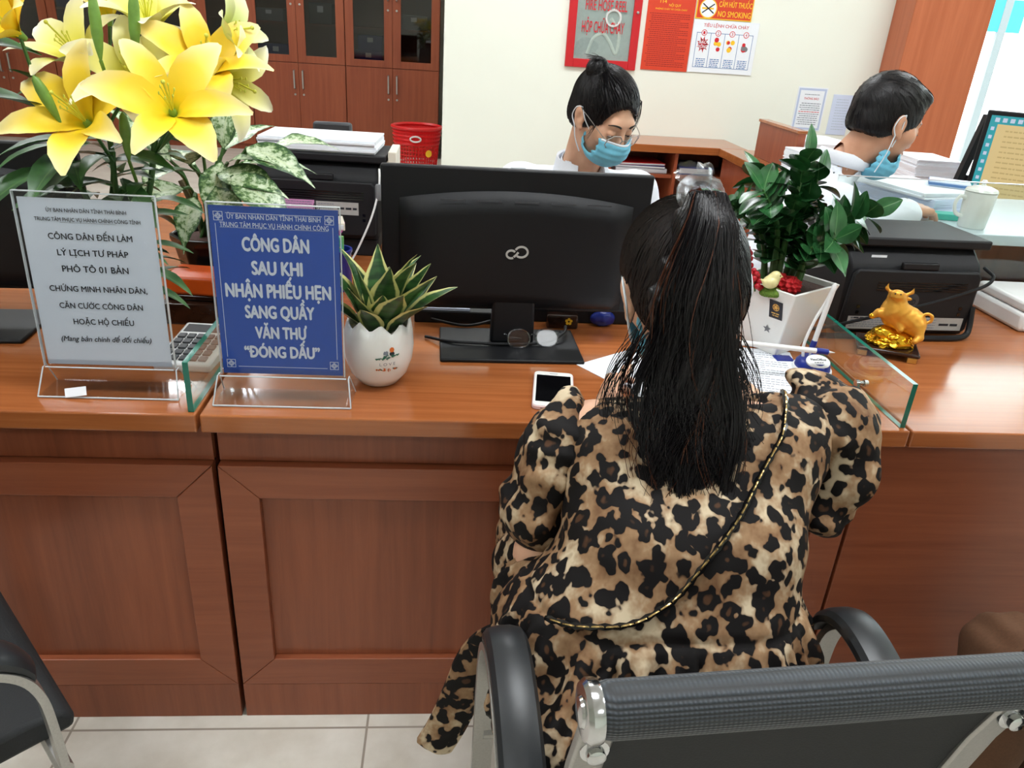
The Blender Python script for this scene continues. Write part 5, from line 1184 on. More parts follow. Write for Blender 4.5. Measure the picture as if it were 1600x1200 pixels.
EX = [((-0.68, 1.44, 1.20), (-.35, -.65, .55), .17, .07), ((-0.70, 1.46, 1.30), (-.6, -.4, .3), .15, .06), ((-0.70, 1.44, 1.12), (-.8, -.45, -.2), .17, .055), ((-0.66, 1.44, 1.15), (-.2, -.8, -.1), .15, .06), ((-0.645, 1.46, 1.16), (-.55, -.6, .25), .15, .05), ((-0.64, 1.47, 1.13), (-.8, -.3, -.25), .15, .05), ((-0.64, 1.5, 1.25), (-.8, -.3, .2), .13, .05), ((-0.69, 1.48, 1.22), (-.2, -.5, .8), .11, .04), ((-0.64, 1.48, 1.09), (-.9, -.3, .05), .17, .05),
      ((-0.6, 1.46, 1.1), (.6, -.6, -.2), .13, .036), ((-0.6, 1.46, 1.14), (.7, -.3, .2), .12, .036), ((-0.6, 1.46, 1.08), (.1, -.8, -.5), .12, .04), ((-0.62, 1.46, 1.07), (-.3, -.7, -.5), .13, .045)]
for b, d, L, W in EX: leaf(q, LW(b), d, (0, -.2, 1), L, W, 0.7, 0.25, (0.15, 0.6, 0.95, 1.0, 0.8, 0.45, 0.03), 10, 4, 0.02, r.uniform(-.4, .4), rnd=r)
for k, tp in enumerate(tops):
    for j in range(17):
        h = 0.14 + 0.28 * j / 17; f = h / 0.42; b = Vector((tp.x * f ** 1.3, tp.y * f ** 1.3, h)); a = 2.4 * j + k
        d = Vector((math.cos(a), math.sin(a), r.uniform(0.0, .7))); leaf(q, b, d, (0, 0, 1), r.uniform(.085, .14), r.uniform(.026, .04), r.uniform(.5, 1.2), 0.22, (0.15, 0.6, 0.95, 1.0, 0.8, 0.45, 0.03), 9, 4, 0.03, r.uniform(-.5, .5), rnd=r)
q.build('foliage', M_LEAF, lily, sharp=80)

# ---- mottled foliage plant in a black glossy pot
agl = thing('foliage_plant', 'mottled white-green leafy plant in a black glossy pot between the signs', 'potted plant', (-0.575, 1.875, CT))
MB().lathe([(0.0, 0.0), (0.055, 0.0), (0.062, 0.006), (0.078, 0.06), (0.09, 0.12), (0.098, 0.138), (0.098, 0.15), (0.09, 0.15), (0.084, 0.13), (0.0, 0.128)], 8, a0=0.3).build('pot', M_BLACKG, agl, bevel=0.004)
MB().lathe([(0.0, 0.138), (0.086, 0.134), (0.086, 0.129)], 24, caps=False).build('soil', M_SOIL, agl)
r = random.Random(17); q = MB(); st_ = MB(); A0 = Vector((-0.575, 1.875, CT))
AL = [(-0.38, 1.68, 1.125, 0.95, -.45, -.05, .17), (-0.40, 1.62, 1.06, .8, -.5, -.25, .19), (-0.52, 1.85, 1.16, .1, -.15, .95, .17), (-0.50, 1.68, 1.06, -.1, -.75, -.55, .15), (-0.66, 1.80, 1.13, -.4, -.2, .8, .18), (-0.45, 1.70, 1.115, .55, -.5, .4, .15),
      (-0.56, 1.70, 1.115, .1, -.6, .5, .15), (-0.62, 1.68, 1.04, -.6, -.6, .1, .16), (-0.5, 1.92, 1.13, .5, .5, .6, .16), (-0.42, 1.84, 1.09, .95, .1, .25, .17), (-0.65, 1.9, 1.08, -.8, .3, .4, .16), (-0.47, 1.63, 1.02, .45, -.7, -.5, .16),
      (-0.56, 1.76, 1.18, -.2, -.3, .9, .16), (-0.44, 1.66, 1.085, .75, -.4, .15, .17), (-0.60, 1.66, 1.09, -.1, -.9, .2, .14), (-0.35, 1.80, 1.14, .9, -.1, .35, .15), (-0.55, 1.64, 1.0, -.1, -.8, -.5, .13)]
for (x, y, z_, dx, dy, dz, L) in AL:
    b = Vector((x, y, z_)) - A0; d = Vector((dx, dy, dz)).normalized(); b = b - d * L * 0.35
    leaf(q, b, d, (d.x * -.3, -0.35, 1), L, L * 0.46, 0.75, 0.14, (0.1, 0.75, 1.0, 0.95, 0.75, 0.42, 0.15, 0.02), 12, 6, 0.06, r.uniform(-.4, .4), rnd=r, tipcurl=.1)
    s0 = Vector((r.uniform(-.03, .03), r.uniform(-.03, .03), 0.13)); st_.tube(smooth_path([s0, (s0 + b) / 2 + Vector((0, 0, .05)), b], 6), 0.0038, 6)
q.build('foliage', M_AGL, agl, sharp=80); st_.build('stems', M_STEM, agl)
c = MB()
for k in range(4): a = 1.6 * k; c.tube([(0.02 * math.cos(a), 0.02 * math.sin(a), 0.13), (0.035 * math.cos(a), 0.035 * math.sin(a), 0.2), (0.06 * math.cos(a), 0.05 * math.sin(a), 0.27)], 0.007, 8)
c.build('canes', plain('brown_cane', srgb(96, 84, 56), 0.7, 60, 0.2), agl)

# ---- ZZ plant in a tapered white square pot
zz = thing('zz_plant', 'dark green plant in white square tapered pot right of the leopard dress woman', 'potted plant', (0.757, 1.625, CT), math.radians(34))
HT = 0.163; a_, b_ = 0.047, 0.088; q = MB()
o_ = [(-1, -1), (1, -1), (1, 1), (-1, 1)]
V = [(x * a_, y * a_, 0) for x, y in o_] + [(x * b_, y * b_, HT) for x, y in o_] + [(x * (b_ - .007), y * (b_ - .007), HT) for x, y in o_] + [(x * (b_ - .012), y * (b_ - .012), HT - .02) for x, y in o_]
F = [(3, 2, 1, 0)]
for l in range(3): F += [(l * 4 + i, l * 4 + (i + 1) % 4, l * 4 + 4 + (i + 1) % 4, l * 4 + 4 + i) for i in range(4)]
F += [(12, 13, 14, 15)]
zpot = q.add(V, F).build('pot', M_CERAM, zz, bevel=0.003)
MB().box((-.076, -.076, HT - .025), (.076, .076, HT - .012)).build('soil', M_SOIL, zz)
sl = math.atan2(b_ - a_, HT)
fl = Matrix(((0, 0, -1, -1), (-1, 0, 0, 0), (0, 1, 0, 0), (0, 0, 0, 1)))
def pot_face(u, h, lift=0.0006):       # frame on the left-front face (local -x side)
    hw = a_ + (b_ - a_) * h / HT; return frame((-hw - lift, u, h), (0, -1, 0), (-math.sin(sl), 0, math.cos(sl)))
Mx = pot_face(-0.042, 0.115); q = MB(); rect(q, Mx, -0.017, -0.022, 0.017, 0.022, 0); ring(q, Mx, 0, 0.006, 0.007, 0.0085, 1); ring(q, Mx, 0, 0.006, 0.0, 0.004, 1)
for k in range(5): a = 2 * PI * k / 5; ring(q, Mx, .0052 * math.cos(a), .006 + .0052 * math.sin(a), 0.001, 0.0022, 1, 8)
greek(q, Mx, -.011, .011, -.009, .0024, 1, lift=.0006); greek(q, Mx, -.008, .008, -.0145, .002, 1, lift=.0006); q.build('label', [M_INK, M_GOLDW], zpot, smooth=False)
Mx = pot_face(-0.022, 0.062); q = MB(); P = [(0.011 * (1 if i % 2 == 0 else .45) * math.cos(PI / 2 + i * PI / 5), 0.011 * (1 if i % 2 == 0 else .45) * math.sin(PI / 2 + i * PI / 5)) for i in range(10)]
q.add([tuple(Mx @ Vector((x, y, .0005))) for x, y in P], [tuple(range(10))]); q.build('star_sticker', M_GREY, zpot, smooth=False)
Rz = Matrix.Rotation(-math.radians(34), 4, 'Z'); ZL = lambda p: Rz @ (Vector(p) - Vector((0.757, 1.625, CT)))
r = random.Random(23); q = MB()
ST = [((.735, 1.615), (.755, 1.64, 1.175), 12), ((.765, 1.63), (.9, 1.6, 1.075), 12), ((.73, 1.62), (.655, 1.60, 1.115), 11), ((.765, 1.64), (.82, 1.70, 1.13), 11), ((.745, 1.66), (.70, 1.74, 1.12), 10), ((.775, 1.61), (.81, 1.54, 1.03), 10), ((.72, 1.64), (.62, 1.68, 1.06), 9), ((.785, 1.62), (.89, 1.66, 1.04), 9)]
for (bx, by), tip, n in ST:
    p0 = ZL((bx, by, CT + HT - .02)); p1 = ZL(tip); mid = p0 * .45 + p1 * .55; mid += Vector((p0.x - p1.x, p0.y - p1.y, 0)) * .28 + Vector((0, 0, .02))
    P = smooth_path([p0, mid, p1], 12); s = MB(); s.tube(P, [0.0085 * (1 - .75 * i / (len(P) - 1)) for i in range(len(P))], 8); s.build('stem', M_STEM, zz)
    nm = len(P) - 1
    for j in range(n):
        k = int(nm * (0.24 + .74 * j / (n - 1))); t_ = (P[min(k + 1, nm)] - P[max(k - 1, 0)]).normalized(); sd = t_.cross(Vector((0.3, -1, .3))).normalized()
        for s_ in (-1, 1):
            side = (sd * s_ + t_.cross(sd) * r.uniform(-.9, .9)).normalized(); d = side * .85 + t_ * .55
            leaf(q, P[k], d, t_ + Vector((0, 0, .4)) - side * .2, r.uniform(.068, .092) * (1 - .2 * abs(j / n - .5)), r.uniform(.044, .054), r.uniform(.2, .7), 0.16, (0.18, 0.72, 0.97, 1.0, 0.86, 0.5, 0.06), 8, 4, 0.0, r.uniform(-.4, .4), rnd=r)
    leaf(q, P[-1], (P[-1] - P[-3]), (0, -1, .6), .075, .04, .3, .16, (0.18, 0.72, 0.97, 1.0, 0.86, 0.5, 0.06), 8, 4, rnd=r)
q.build('foliage', M_ZZ, zz, sharp=80)
# little ornaments on the soil
ZB = CT + HT - 0.012
t = thing('moss_clump', 'small clump of green moss in the white square pot', 'moss', (0.70, 1.555, ZB))
Vq, Qq = nets(lambda P: d_ell(P, (0, 0, 0), (.024, .02, .014)) + .002 * wob(P, 260, 5), (-.03, -.03, -.006), (.03, .03, .02), .0022); MB().add(Vq.tolist(), Qq.tolist()).build('moss', M_MOSS, t)
t = thing('chick_ornament', 'small pale yellow bird ornament sitting in the white square pot', 'ornament', (0.692, 1.548, ZB + .013), math.radians(10))
q = MB(); sdf_mb(q, [('+', 0, 'e', (0, 0, .014), (.018, .014, .015)), ('+', .008, 'e', (.008, -.002, .028), (.012, .011, .011)), ('+', .004, 'c', (-.012, 0, .012), (-.024, 0, .02), .006, .002), ('+', .003, 'c', (.018, -.004, .028), (.024, -.006, .027), .003, .001), ('+', .004, 'e', (-.002, -.012, .015), (.011, .004, .008))], (-.03, -.02, -.004), (.03, .02, .044), .0016)
q.build('body', M_CHICK, t); MB().sphere((.012, -.0125, .031), .0014, 8, 6).build('eye', M_INK, t)
def red_spray(x, y, h, n, lean, label):
    t = thing('red_flower_spike', label, 'artificial flower', (x, y, ZB)); r_ = random.Random(int(x * 1000)); s = MB()
    for k in range(n):
        f = k / n; a = 2.4 * k; rr = .011 * (1 - .4 * f); s.sphere((lean * f * h + rr * math.cos(a), rr * math.sin(a), .008 + f * h), .0075 * (1 - .2 * f), 9, 6)
    s.build('berries', M_REDB, t); MB().tube([(0, 0, 0), (lean * h * .9, 0, h * .95)], .002, 6).build('stem', M_STEM, t)
red_spray(.655, 1.59, .085, 26, -.15, 'tall spike of red berries beside her ear, in the white square pot')
red_spray(.668, 1.563, .04, 12, -.3, 'short spike of red berries at the left rim of the white pot')
def red_rose(x, y, s, label):
    t = thing('red_flower', label, 'artificial flower', (x, y, ZB)); q = MB()
    sdf_mb(q, [('+', 0, 'f', lambda P: d_ell(P, (0, 0, s * .9), (s, s * .85, s)) + s * .16 * np.sin(np.arctan2(P[:, 1], P[:, 0]) * 7 + P[:, 2] * 260) + s * .1 * np.sin(P[:, 2] * 620))], (-s * 1.4, -s * 1.4, -.002), (s * 1.4, s * 1.4, s * 2.3), s * .09); q.build('petals', M_REDFL, t); MB().tube([(0, 0, -.004), (0, 0, s)], .002, 6).build('stem', M_STEM, t)
red_rose(.722, 1.575, .02, 'red velvet flower behind the bird ornament in white pot'); red_rose(.748, 1.56, .018, 'red velvet flower at the right of the bird ornament, lower'); red_rose(.752, 1.585, .016, 'red velvet flower beside the plant stems in white pot, back right')

# ---- gold ox on coins
ox = thing('ox_figurine', 'gold ox figurine on a heap of coins and lacquer base before the printer', 'figurine', (1.03, 1.605, CT), math.radians(-24)); ox.scale = (1.13, 1.13, 1.13)
MB().box((-.06, -.045, .012), (.06, .045, .02)).build('base_plate', M_BROWNG, ox, bevel=.003)
for x, y in ((-.047, -.034), (.047, -.034), (-.047, .034), (.047, .034)): MB().prism([(-.009 + x, -.009 + y), (.009 + x, -.009 + y), (.009 + x, .009 + y), (-.009 + x, .009 + y)], 0, .0118, 'z').build('foot', M_GOLDW, ox, bevel=.0015)
r = random.Random(31); q = MB()
Vq, Qq = nets(lambda P: smin(d_ell(P, (.004, 0, .03), (.044, .032, .026)), d_ell(P, (-.014, -.012, .047), (.02, .018, .014)), .01) + .0012 * wob(P, 300, 6), (-.05, -.045, .0205), (.056, .045, .07), .002); q.add(Vq.tolist(), Qq.tolist())
for k in range(70):
    a = r.uniform(0, 2 * PI); z_ = r.uniform(0.022, .05); f = math.sqrt(max(0, 1 - ((z_ - .03) / .028) ** 2)); c_ = Vector((.004 + .044 * f * math.cos(a), .032 * f * math.sin(a), z_))
    n = Vector((math.cos(a), math.sin(a), .5 + r.uniform(-.3, .6))).normalized(); Mx = Matrix.Translation(c_) @ n.to_track_quat('Z', 'Y').to_matrix().to_4x4()
    q.lathe([(0, -.001), (.0065, -.001), (.007, 0), (.0065, .0012), (.0035, .0012), (.003, .0006), (0, .0006)], 12, M=Mx)
for k in range(6):
    a = r.uniform(PI, 2 * PI); q.sphere((.004 + .04 * math.cos(a), .03 * math.sin(a), r.uniform(.026, .045)), (.012, .008, .006), 10, 6)
q.build('coin_heap', M_GOLDS, ox)
P_ = [('+', 0, 'e', (.018, .002, .078), (.036, .026, .028)), ('+', .012, 'e', (.044, 0, .066), (.018, .021, .024)), ('+', .012, 'e', (-.004, -.006, .09), (.027, .025, .03)), ('+', .01, 'c', (-.006, -.008, .098), (-.008, -.010, .12), .0225, .017),
      ('+', .006, 'e', (-.008, -.012, .124), (.0155, .015, .012)), ('+', .005, 'e', (-.010, -.020, .133), (.0125, .010, .0075)), ('+', .003, 'e', (-.010, -.022, .127), (.012, .009, .005)),
      ('+', .004, 'c', (.006, -.008, .128), (.018, -.006, .136), .0035, .003), ('+', .003, 'c', (.018, -.006, .136), (.019, -.008, .145), .003, .001), ('+', .004, 'c', (-.021, -.008, .13), (-.03, -.008, .138), .0035, .003), ('+', .003, 'c', (-.03, -.008, .138), (-.029, -.01, .148), .003, .001),
      ('+', .003, 'e', (.012, -.006, .122), (.009, .003, .004)), ('+', .006, 'c', (-.012, -.014, .084), (-.034, -.018, .088), .011, .008), ('+', .004, 'c', (-.034, -.018, .088), (-.042, -.018, .08), .008, .006), ('+', .006, 'c', (.0, -.016, .078), (.012, -.024, .062), .01, .007),
      ('+', .006, 'c', (.046, -.012, .07), (.052, -.02, .05), .011, .008), ('+', .004, 'c', (.052, -.02, .05), (.044, -.03, .044), .007, .006),
      ('+', .003, 'f', lambda P: np.sqrt((np.sqrt((P[:, 0] - .058) ** 2 + (P[:, 2] - .088) ** 2) - .009) ** 2 + (P[:, 1] + .006) ** 2) - .0032)]
q = MB(); sdf_mb(q, P_, (-.05, -.045, .038), (.075, .03, .152), .0016, lambda P: .0003 * np.sin(P[:, 0] * 330 + 3 * np.sin(P[:, 2] * 160)) * ((P[:, 2] > .06) & (P[:, 2] < .118)))
oxb = q.build('ox_body', M_GOLDM, ox)
MB().sphere((-.044, -.018, .079), (.007, .007, .006), 10, 7).build('hoof', M_GOLDS, ox)
q = MB(); q.sphere((-.015, -.0285, .1345), .0017, 8, 6).sphere((-.005, -.0285, .1345), .0017, 8, 6); q.build('nostrils', M_BROWNG, oxb)

# ---- the raised staff desk at the right, its glass screen, mug, files
t = thing('staff_desk', 'pale raised staff desk behind the right printer, carrying mug and papers', 'desk', (1.8, 2.15, 0))
K = dict(parent=t, world=True, smooth=False)
MB().box((1.38, 2.012, 0.92), (2.3, 2.6, 0.95)).build('top', M_PALEDESK, bevel=.003, **K)
MB().box((1.4, 2.05, 0.0), (1.42, 2.55, 0.919)).build('side_panel', M_VERT, **K); MB().box((2.26, 2.05, 0.0), (2.28, 2.55, 0.919)).build('side_panel', M_VERT, **K); MB().box((1.4205, 2.53, 0.0), (2.2595, 2.55, 0.919)).build('back_panel', M_VERT, **K)
t = thing('glass_screen', 'upright clear glass screen behind the right printer, before mug and papers', 'glass screen', (1.5, 2.003, CT))
MB().box((-.48, -.004, 0), (.6, .004, .34)).build('pane', M_GLASS, t, smooth=False); q = MB().box((-.48, -.004, .3401), (.6, .004, .342)); q.build('top_edge', M_ACEDGE, t, smooth=False)
t = thing('lidded_mug', 'white lidded ceramic mug on the pale raised desk', 'mug', (1.497, 2.1, .9505), math.radians(180))
MB().lathe([(0, 0), (.034, 0), (.036, .004), (.0405, .06), (.042, .098), (.0425, .1), (.039, .1), (.037, .06), (.033, .006), (0, .005)], 30).build('cup', M_CERAM, t)
MB().lathe([(.041, .1005), (.0435, .103), (.04, .109), (.022, .116), (.008, .118), (.005, .122), (.008, .128), (.006, .133), (0, .134)], 28).build('lid', M_CERAM, t)
MB().tube(smooth_path([(.04, 0, .083), (.058, 0, .086), (.068, 0, .066), (.06, 0, .04), (.038, 0, .03)], 7), .0055, 8, flat=(1, .7)).build('handle', M_CERAM, t)
paper_stack(1.51, 2.42, .9505, .35, .045, 'blue-edged paper pile on the pale raised desk left of the mug', .22, .3, 6, m=M_PAPERB, seed=14)
paper_stack(1.49, 2.42, .9957, .25, .018, 'white loose sheets topmost on the pale raised desk pile', .22, .3, 4, seed=15)
t = thing('blue_booklet', 'pale blue booklet lying on the white sheets behind the mug', 'booklet', (1.60, 2.41, 1.0142), math.radians(-30)); MB().box((-.06, -.05, 0), (.06, .05, .016)).build('cover', M_PAPERB, t, bevel=.002); MB().box((-.061, -.051, .004), (.061, .048, .012)).build('pages', M_BLUEINK, t, smooth=False)
t = thing('teal_box', 'flat teal box beside the man\'s hand on the pale raised desk', 'box', (1.462, 2.13, .9505) if False else (1.475, 2.2, .9505), math.radians(-8)); MB().box((-.04, -.025, 0), (.04, .025, .018)).build('carton', M_TEAL, t, bevel=.002)
# the black framed stand by the window
t = thing('framed_stand', 'black framed stand with pale panel before the bright window', 'stand', (2.46, 3.375, 0), 0.0)
rd = thing('rear_desk', 'pale desk behind the raised desk, carrying the lit monitor', 'desk', (2.6, 3.0, 0)); K = dict(parent=rd, world=True, smooth=False)
MB().box((2.0, 2.68, 0.755), (3.4, 3.3, 0.785)).build('top', M_PALEDESK, bevel=.003, **K); MB().box((2.03, 2.72, 0), (2.05, 3.26, .7549)).build('side_panel', M_VERT, **K); MB().box((3.35, 2.72, 0), (3.37, 3.26, .7549)).build('side_panel', M_VERT, **K)
q = MB()
for x0_, x1_ in ((-.34, -.12), (.34, .12)): MB().bar([(x0_, 0, 0), (x1_, .02, 1.17)], .03, .03, (0, 1, 0)).build('leg', M_BLACK, t)
for z_ in (1.155, 1.08, .9): w2 = .3 - .2 * z_ / 1.17; MB().bar([(-w2, .01, z_), (w2, .01, z_)], .025, .03, (0, 0, 1)).build('rail', M_BLACK, t)
MB().prism([(-.135, .92), (.135, .92), (.108, 1.065), (-.108, 1.065)], .0, .006, 'y').build('panel', M_PAPERB, t, smooth=False)
t = thing('swivel_chair', 'grey chair seen only by its top edge behind the left printer', 'chair', (-.53, 3.55, 0))
q = MB(); q.prism([(-.1, .62), (.1, .62), (.085, .97), (-.08, .97)], -.02, .02, 'y'); q.build('backrest', M_DGREY, t, bevel=.01); MB().box((-.2, -.42, .42), (.2, -.02, .48)).build('seat', M_DGREY, t, bevel=.02); MB().box((-.025, -.02, .44), (.025, .012, .66)).build('back_bar', M_DGREY, t, bevel=.005); MB().lathe([(.025, .03), (.025, .42)], 14, c=(0, -.2, 0)).build('post', M_STEEL, t)
for k in range(5): a = 2 * PI * k / 5 + .3; MB().bar([(0, -.2, .05), (.24 * math.cos(a), -.2 + .24 * math.sin(a), .03)], .04, .03, (0, 0, 1)).build('leg', M_DGREY, t)
# ================================================================== people
def skin_mat(name, c1, c2):
    m = mat(name, c1, 0.48, spec=0.4, sss=0.12); t = NT(m); n = t.noise(t.coord('Object'), 22, 4)
    t.base(t.ramp(n.outputs[0], [(0.3, c1), (0.7, c2)])); n2 = t.noise(t.coord('Object'), 420, 2); t.bump(n2.outputs[0], 0.08, 0.001); return m
M_SKIN = skin_mat('skin', srgb(214, 164, 134), srgb(228, 182, 152)); M_SKINM = skin_mat('skin_tan', srgb(196, 142, 112), srgb(210, 158, 128))
M_LIP = mat('eyelid_line', srgb(60, 40, 34), 0.6); M_EYE = mat('eye_white', srgb(228, 222, 216), 0.2); M_IRIS = mat('eye_iris', srgb(38, 24, 18), 0.15)
def hair_mat(name, c1, c2, rough=0.4):
    m = mat(name, c1, rough, spec=0.28); t = NT(m); n = t.noise(t.coord('Object', (260, 260, 14)), 1, 3); t.base(t.ramp(n.outputs[0], [(0.35, c1), (0.8, c2)])); t.bump(n.outputs[0], 0.35, 0.003); return m
M_HAIR = hair_mat('black_hair', srgb(16, 15, 17), srgb(36, 32, 33)); M_HAIRB = hair_mat('dark_brown_hair', srgb(22, 18, 18), srgb(48, 38, 34)); M_HAIRR = hair_mat('reddish_hair', srgb(70, 40, 28), srgb(104, 62, 42))
M_SHIRT = plain('white_shirt_cotton', srgb(232, 236, 244), 0.8, 260, 0.02, 0.12)
M_MASK = plain('blue_mask_cloth', srgb(116, 194, 220), 0.75, 160, 0.04, 0.1); M_MASKW = plain('white_mask_trim', srgb(226, 234, 240), 0.75, 160, 0.02)
M_BROWNC = plain('brown_trousers', srgb(104, 72, 50), 0.85, 200, 0.1, 0.1); M_BROWNJ = plain('brown_jacket', srgb(92, 66, 48), 0.85, 200, 0.1, 0.1); M_SHOE = plain('black_shoe', srgb(24, 22, 22), 0.4, 60, 0.1)
def leopard():
    m = mat('leopard_print_fabric', srgb(190, 160, 120), 0.7, spec=0.2); t = NT(m)
    v = t.coord('Object', (1, 1, 0.84)); dn = t.noise(v, 36, 1, 0.4)
    off = t.n('ShaderNodeVectorMath', operation='MULTIPLY_ADD'); t.l(dn.outputs['Color'], off.inputs[0]); off.inputs[1].default_value = (0.027,) * 3; t.l(v, off.inputs[2])
    vo = t.n('ShaderNodeTexVoronoi'); vo.inputs['Scale'].default_value = 39; vo.inputs['Randomness'].default_value = 0.8; t.l(off.outputs[0], vo.inputs['Vector'])
    d = vo.outputs['Distance']; sp = t.n('ShaderNodeSeparateColor'); t.l(vo.outputs['Color'], sp.inputs[0])
    # notch noise breaks the rosette outline
    nn = t.noise(v, 72, 1, 0.4)
    edge = t.math('ADD', d, t.math('MULTIPLY', t.math('SUBTRACT', nn.outputs[0], 0.5), 0.75))
    spot = t.ramp(edge, [(0.515, (1, 1, 1, 1)), (0.56, (0, 0, 0, 1))])
    core = t.math('MULTIPLY', t.ramp(edge, [(0.08, (1, 1, 1, 1)), (0.2, (0, 0, 0, 1))]), t.math('GREATER_THAN', sp.outputs[0], 0.55))
    bgn = t.noise(v, 16, 4, 0.6); bg = t.ramp(bgn.outputs[0], [(0.34, srgb(116, 84, 58)), (0.5, srgb(156, 124, 92)), (0.63, srgb(206, 188, 158))])
    halo = t.ramp(edge, [(0.50, (1, 1, 1, 1)), (0.66, (0, 0, 0, 1))]); bg = t.mix(t.math('MULTIPLY', halo, 0.62), bg, srgb(110, 72, 44))
    c = t.mix(spot, bg, srgb(18, 15, 15)); c = t.mix(t.math('MULTIPLY', core, 0.7), c, srgb(92, 62, 40)); t.base(c)
    w_ = t.noise(t.coord('Object'), 700, 2); t.bump(w_.outputs[0], 0.08, 0.001); return m
M_LEO = leopard()

def hframe(f, up=(0, 0, 1), roll=0.0):
    """head axes as columns: right, forward, up"""
    f = Vector(f).normalized(); u = Vector(up); u = (u - f * u.dot(f)).normalized(); r = f.cross(u)
    if roll: u, r = (u * math.cos(roll) + r * math.sin(roll)), (r * math.cos(roll) - u * math.sin(roll))
    return np.array([[r.x, f.x, u.x], [r.y, f.y, u.y], [r.z, f.z, u.z]])
class Head:
    def __init__(s, c, R, k=1.0): s.c = np.array(c, float); s.R = R; s.k = k
    def w(s, p): return s.c + s.R @ (np.array(p, float) * s.k)
    def e(s, op, k, p, r): return (op, k * s.k, 'e', s.w(p), np.array(r) * s.k, s.R)
    def cp(s, op, k, a, b, r1, r2): return (op, k * s.k, 'c', s.w(a), s.w(b), r1 * s.k, r2 * s.k)
    def loc(s, P): return ((P - s.c) @ s.R) / s.k
    def mat4(s):
        M = Matrix.Identity(4)
        for i in range(3):
            for j in range(3): M[i][j] = s.R[i, j] * s.k
            M[i][3] = s.c[i]
        return M
    def prims(s, eyes=True):
        L = [s.e('+', 0, (0, -.012, .03), (.073, .094, .086)), s.e('+', .03, (0, .03, -.038), (.057, .062, .07)), s.e('+', .02, (0, .058, -.09), (.026, .026, .022)),
             s.e('+', .02, (.04, .052, -.02), (.028, .028, .026)), s.e('+', .02, (-.04, .052, -.02), (.028, .028, .026)), s.cp('+', .02, (-.03, .076, .022), (.03, .076, .022), .013, .013)]
        for q in (-1, 1): L.append(s.e('-', .014, (q * .032, .106, .0), (.02, .02, .013)))
        for q in (-1, 1): L.append(s.e('+', .004, (q * .032, .0765, -.001), (.0155, .0135, .0115)))
        L += [s.cp('+', .01, (0, .086, .006), (0, .104, -.034), .0085, .012), s.e('+', .006, (.011, .095, -.037), (.009, .010, .008)), s.e('+', .006, (-.011, .095, -.037), (.009, .010, .008)),
              s.e('+', .006, (0, .088, -.062), (.022, .010, .006)), s.e('+', .006, (0, .086, -.071), (.018, .010, .006))]
        for q in (-1, 1):
            L += [s.e('+', .006, (q * .077, -.008, -.008), (.008, .019, .03)), s.e('+', .005, (q * .082, -.016, .004), (.007, .012, .02)), s.e('-', .005, (q * .087, -.002, -.004), (.007, .009, .014)), s.e('+', .004, (q * .076, .004, -.032), (.006, .009, .010))]
        return L
def seg_prims(L, pts, rads, k=.012):
    for (a, b), (r1, r2) in zip(zip(pts, pts[1:]), zip(rads, rads[1:])): L.append(('+', k, 'c', a, b, r1, r2))
def hand_prims(wr, d, n, ts, curl=0.9, k=1.0, fcurl=(1, 1, 1, 1)):
    """palm, four separate fingers and a side thumb; ts = +1/-1 side of the thumb along d x n"""
    wr = Vector(wr); d = Vector(d).normalized(); n = Vector(n); n = (n - d * n.dot(d)).normalized(); sd = d.cross(n)
    L = []; T = []
    for i, (o, ln) in enumerate(((.031, .078), (.0105, .076), (-.0105, .071), (-.031, .063))):
        L.append(('+', .012, 'c', wr + sd * o * ts * .55 * k, wr + (d * ln + sd * o * ts) * k, .0155 * k, .0115 * k))
    for i, (o, ln, fl, r_) in enumerate(((.031, .078, .066, .0083), (.0105, .076, .074, .0085), (-.0105, .071, .069, .0082), (-.031, .063, .053, .0073))):
        p = wr + (d * ln + sd * o * ts) * k; dd = (d + sd * o * ts * 3.0).normalized(); 
        for sgm, (fr, cu) in enumerate(((.45, .5), (.32, .75), (.23, .5))):
            a = cu * curl * fcurl[i]; dd = (dd * math.cos(a) + n * math.sin(a)).normalized(); q = p + dd * fl * fr * k
            L.append(('+', .003, 'c', p, q, (r_ - .0006 * sgm) * k, (r_ - .0006 * (sgm + 1)) * k)); p = q
    p = wr + (d * .022 + sd * ts * .02) * k
    for fr, (x, y, z_) in ((.036, (.6, .72, .25)), (.03, (.85, .4, .3)), (.025, (.92, .1, .38))):
        q = p + (d * x + sd * ts * y + n * z_).normalized() * fr * k; L.append(('+', .005, 'c', p, q, .0105 * k, .0092 * k)); p = q
    return L
def bounds(L, pad):
    P = []
    for p in L:
        if p[2] == 'c':
            for a, r_ in ((p[3], p[5]), (p[4], p[6])): P += [np.array(a) - r_, np.array(a) + r_]
        elif p[2] == 'e' and p[0] != '-': P += [np.array(p[3]) - max(p[4]), np.array(p[3]) + max(p[4])]
    P = np.array(P); return P.min(0) - pad, P.max(0) + pad
def body_prims(j):
    L = [('+', 0, 'c', j['hl'], j['hr'], .105, .105), ('+', .06, 'c', j['waist'], j['waist2'], .10, .10), ('+', .06, 'c', j['chl'], j['chr'], .088, .088), ('+', .05, 'c', j['shl'], j['shr'], .05, .05), ('+', .04, 'c', j['neck'], j['necktop'], .054, .05)]
    for s in 'lr':
        seg_prims(L, [j['sh' + s], j['el' + s], j['wr' + s]], [.05, .04, .027], .02)
        seg_prims(L, [j['h' + s], j['kn' + s], j['an' + s]], [.092, .062, .04], .03); seg_prims(L, [j['an' + s], j['to' + s]], [.038, .028], .02)
    return L
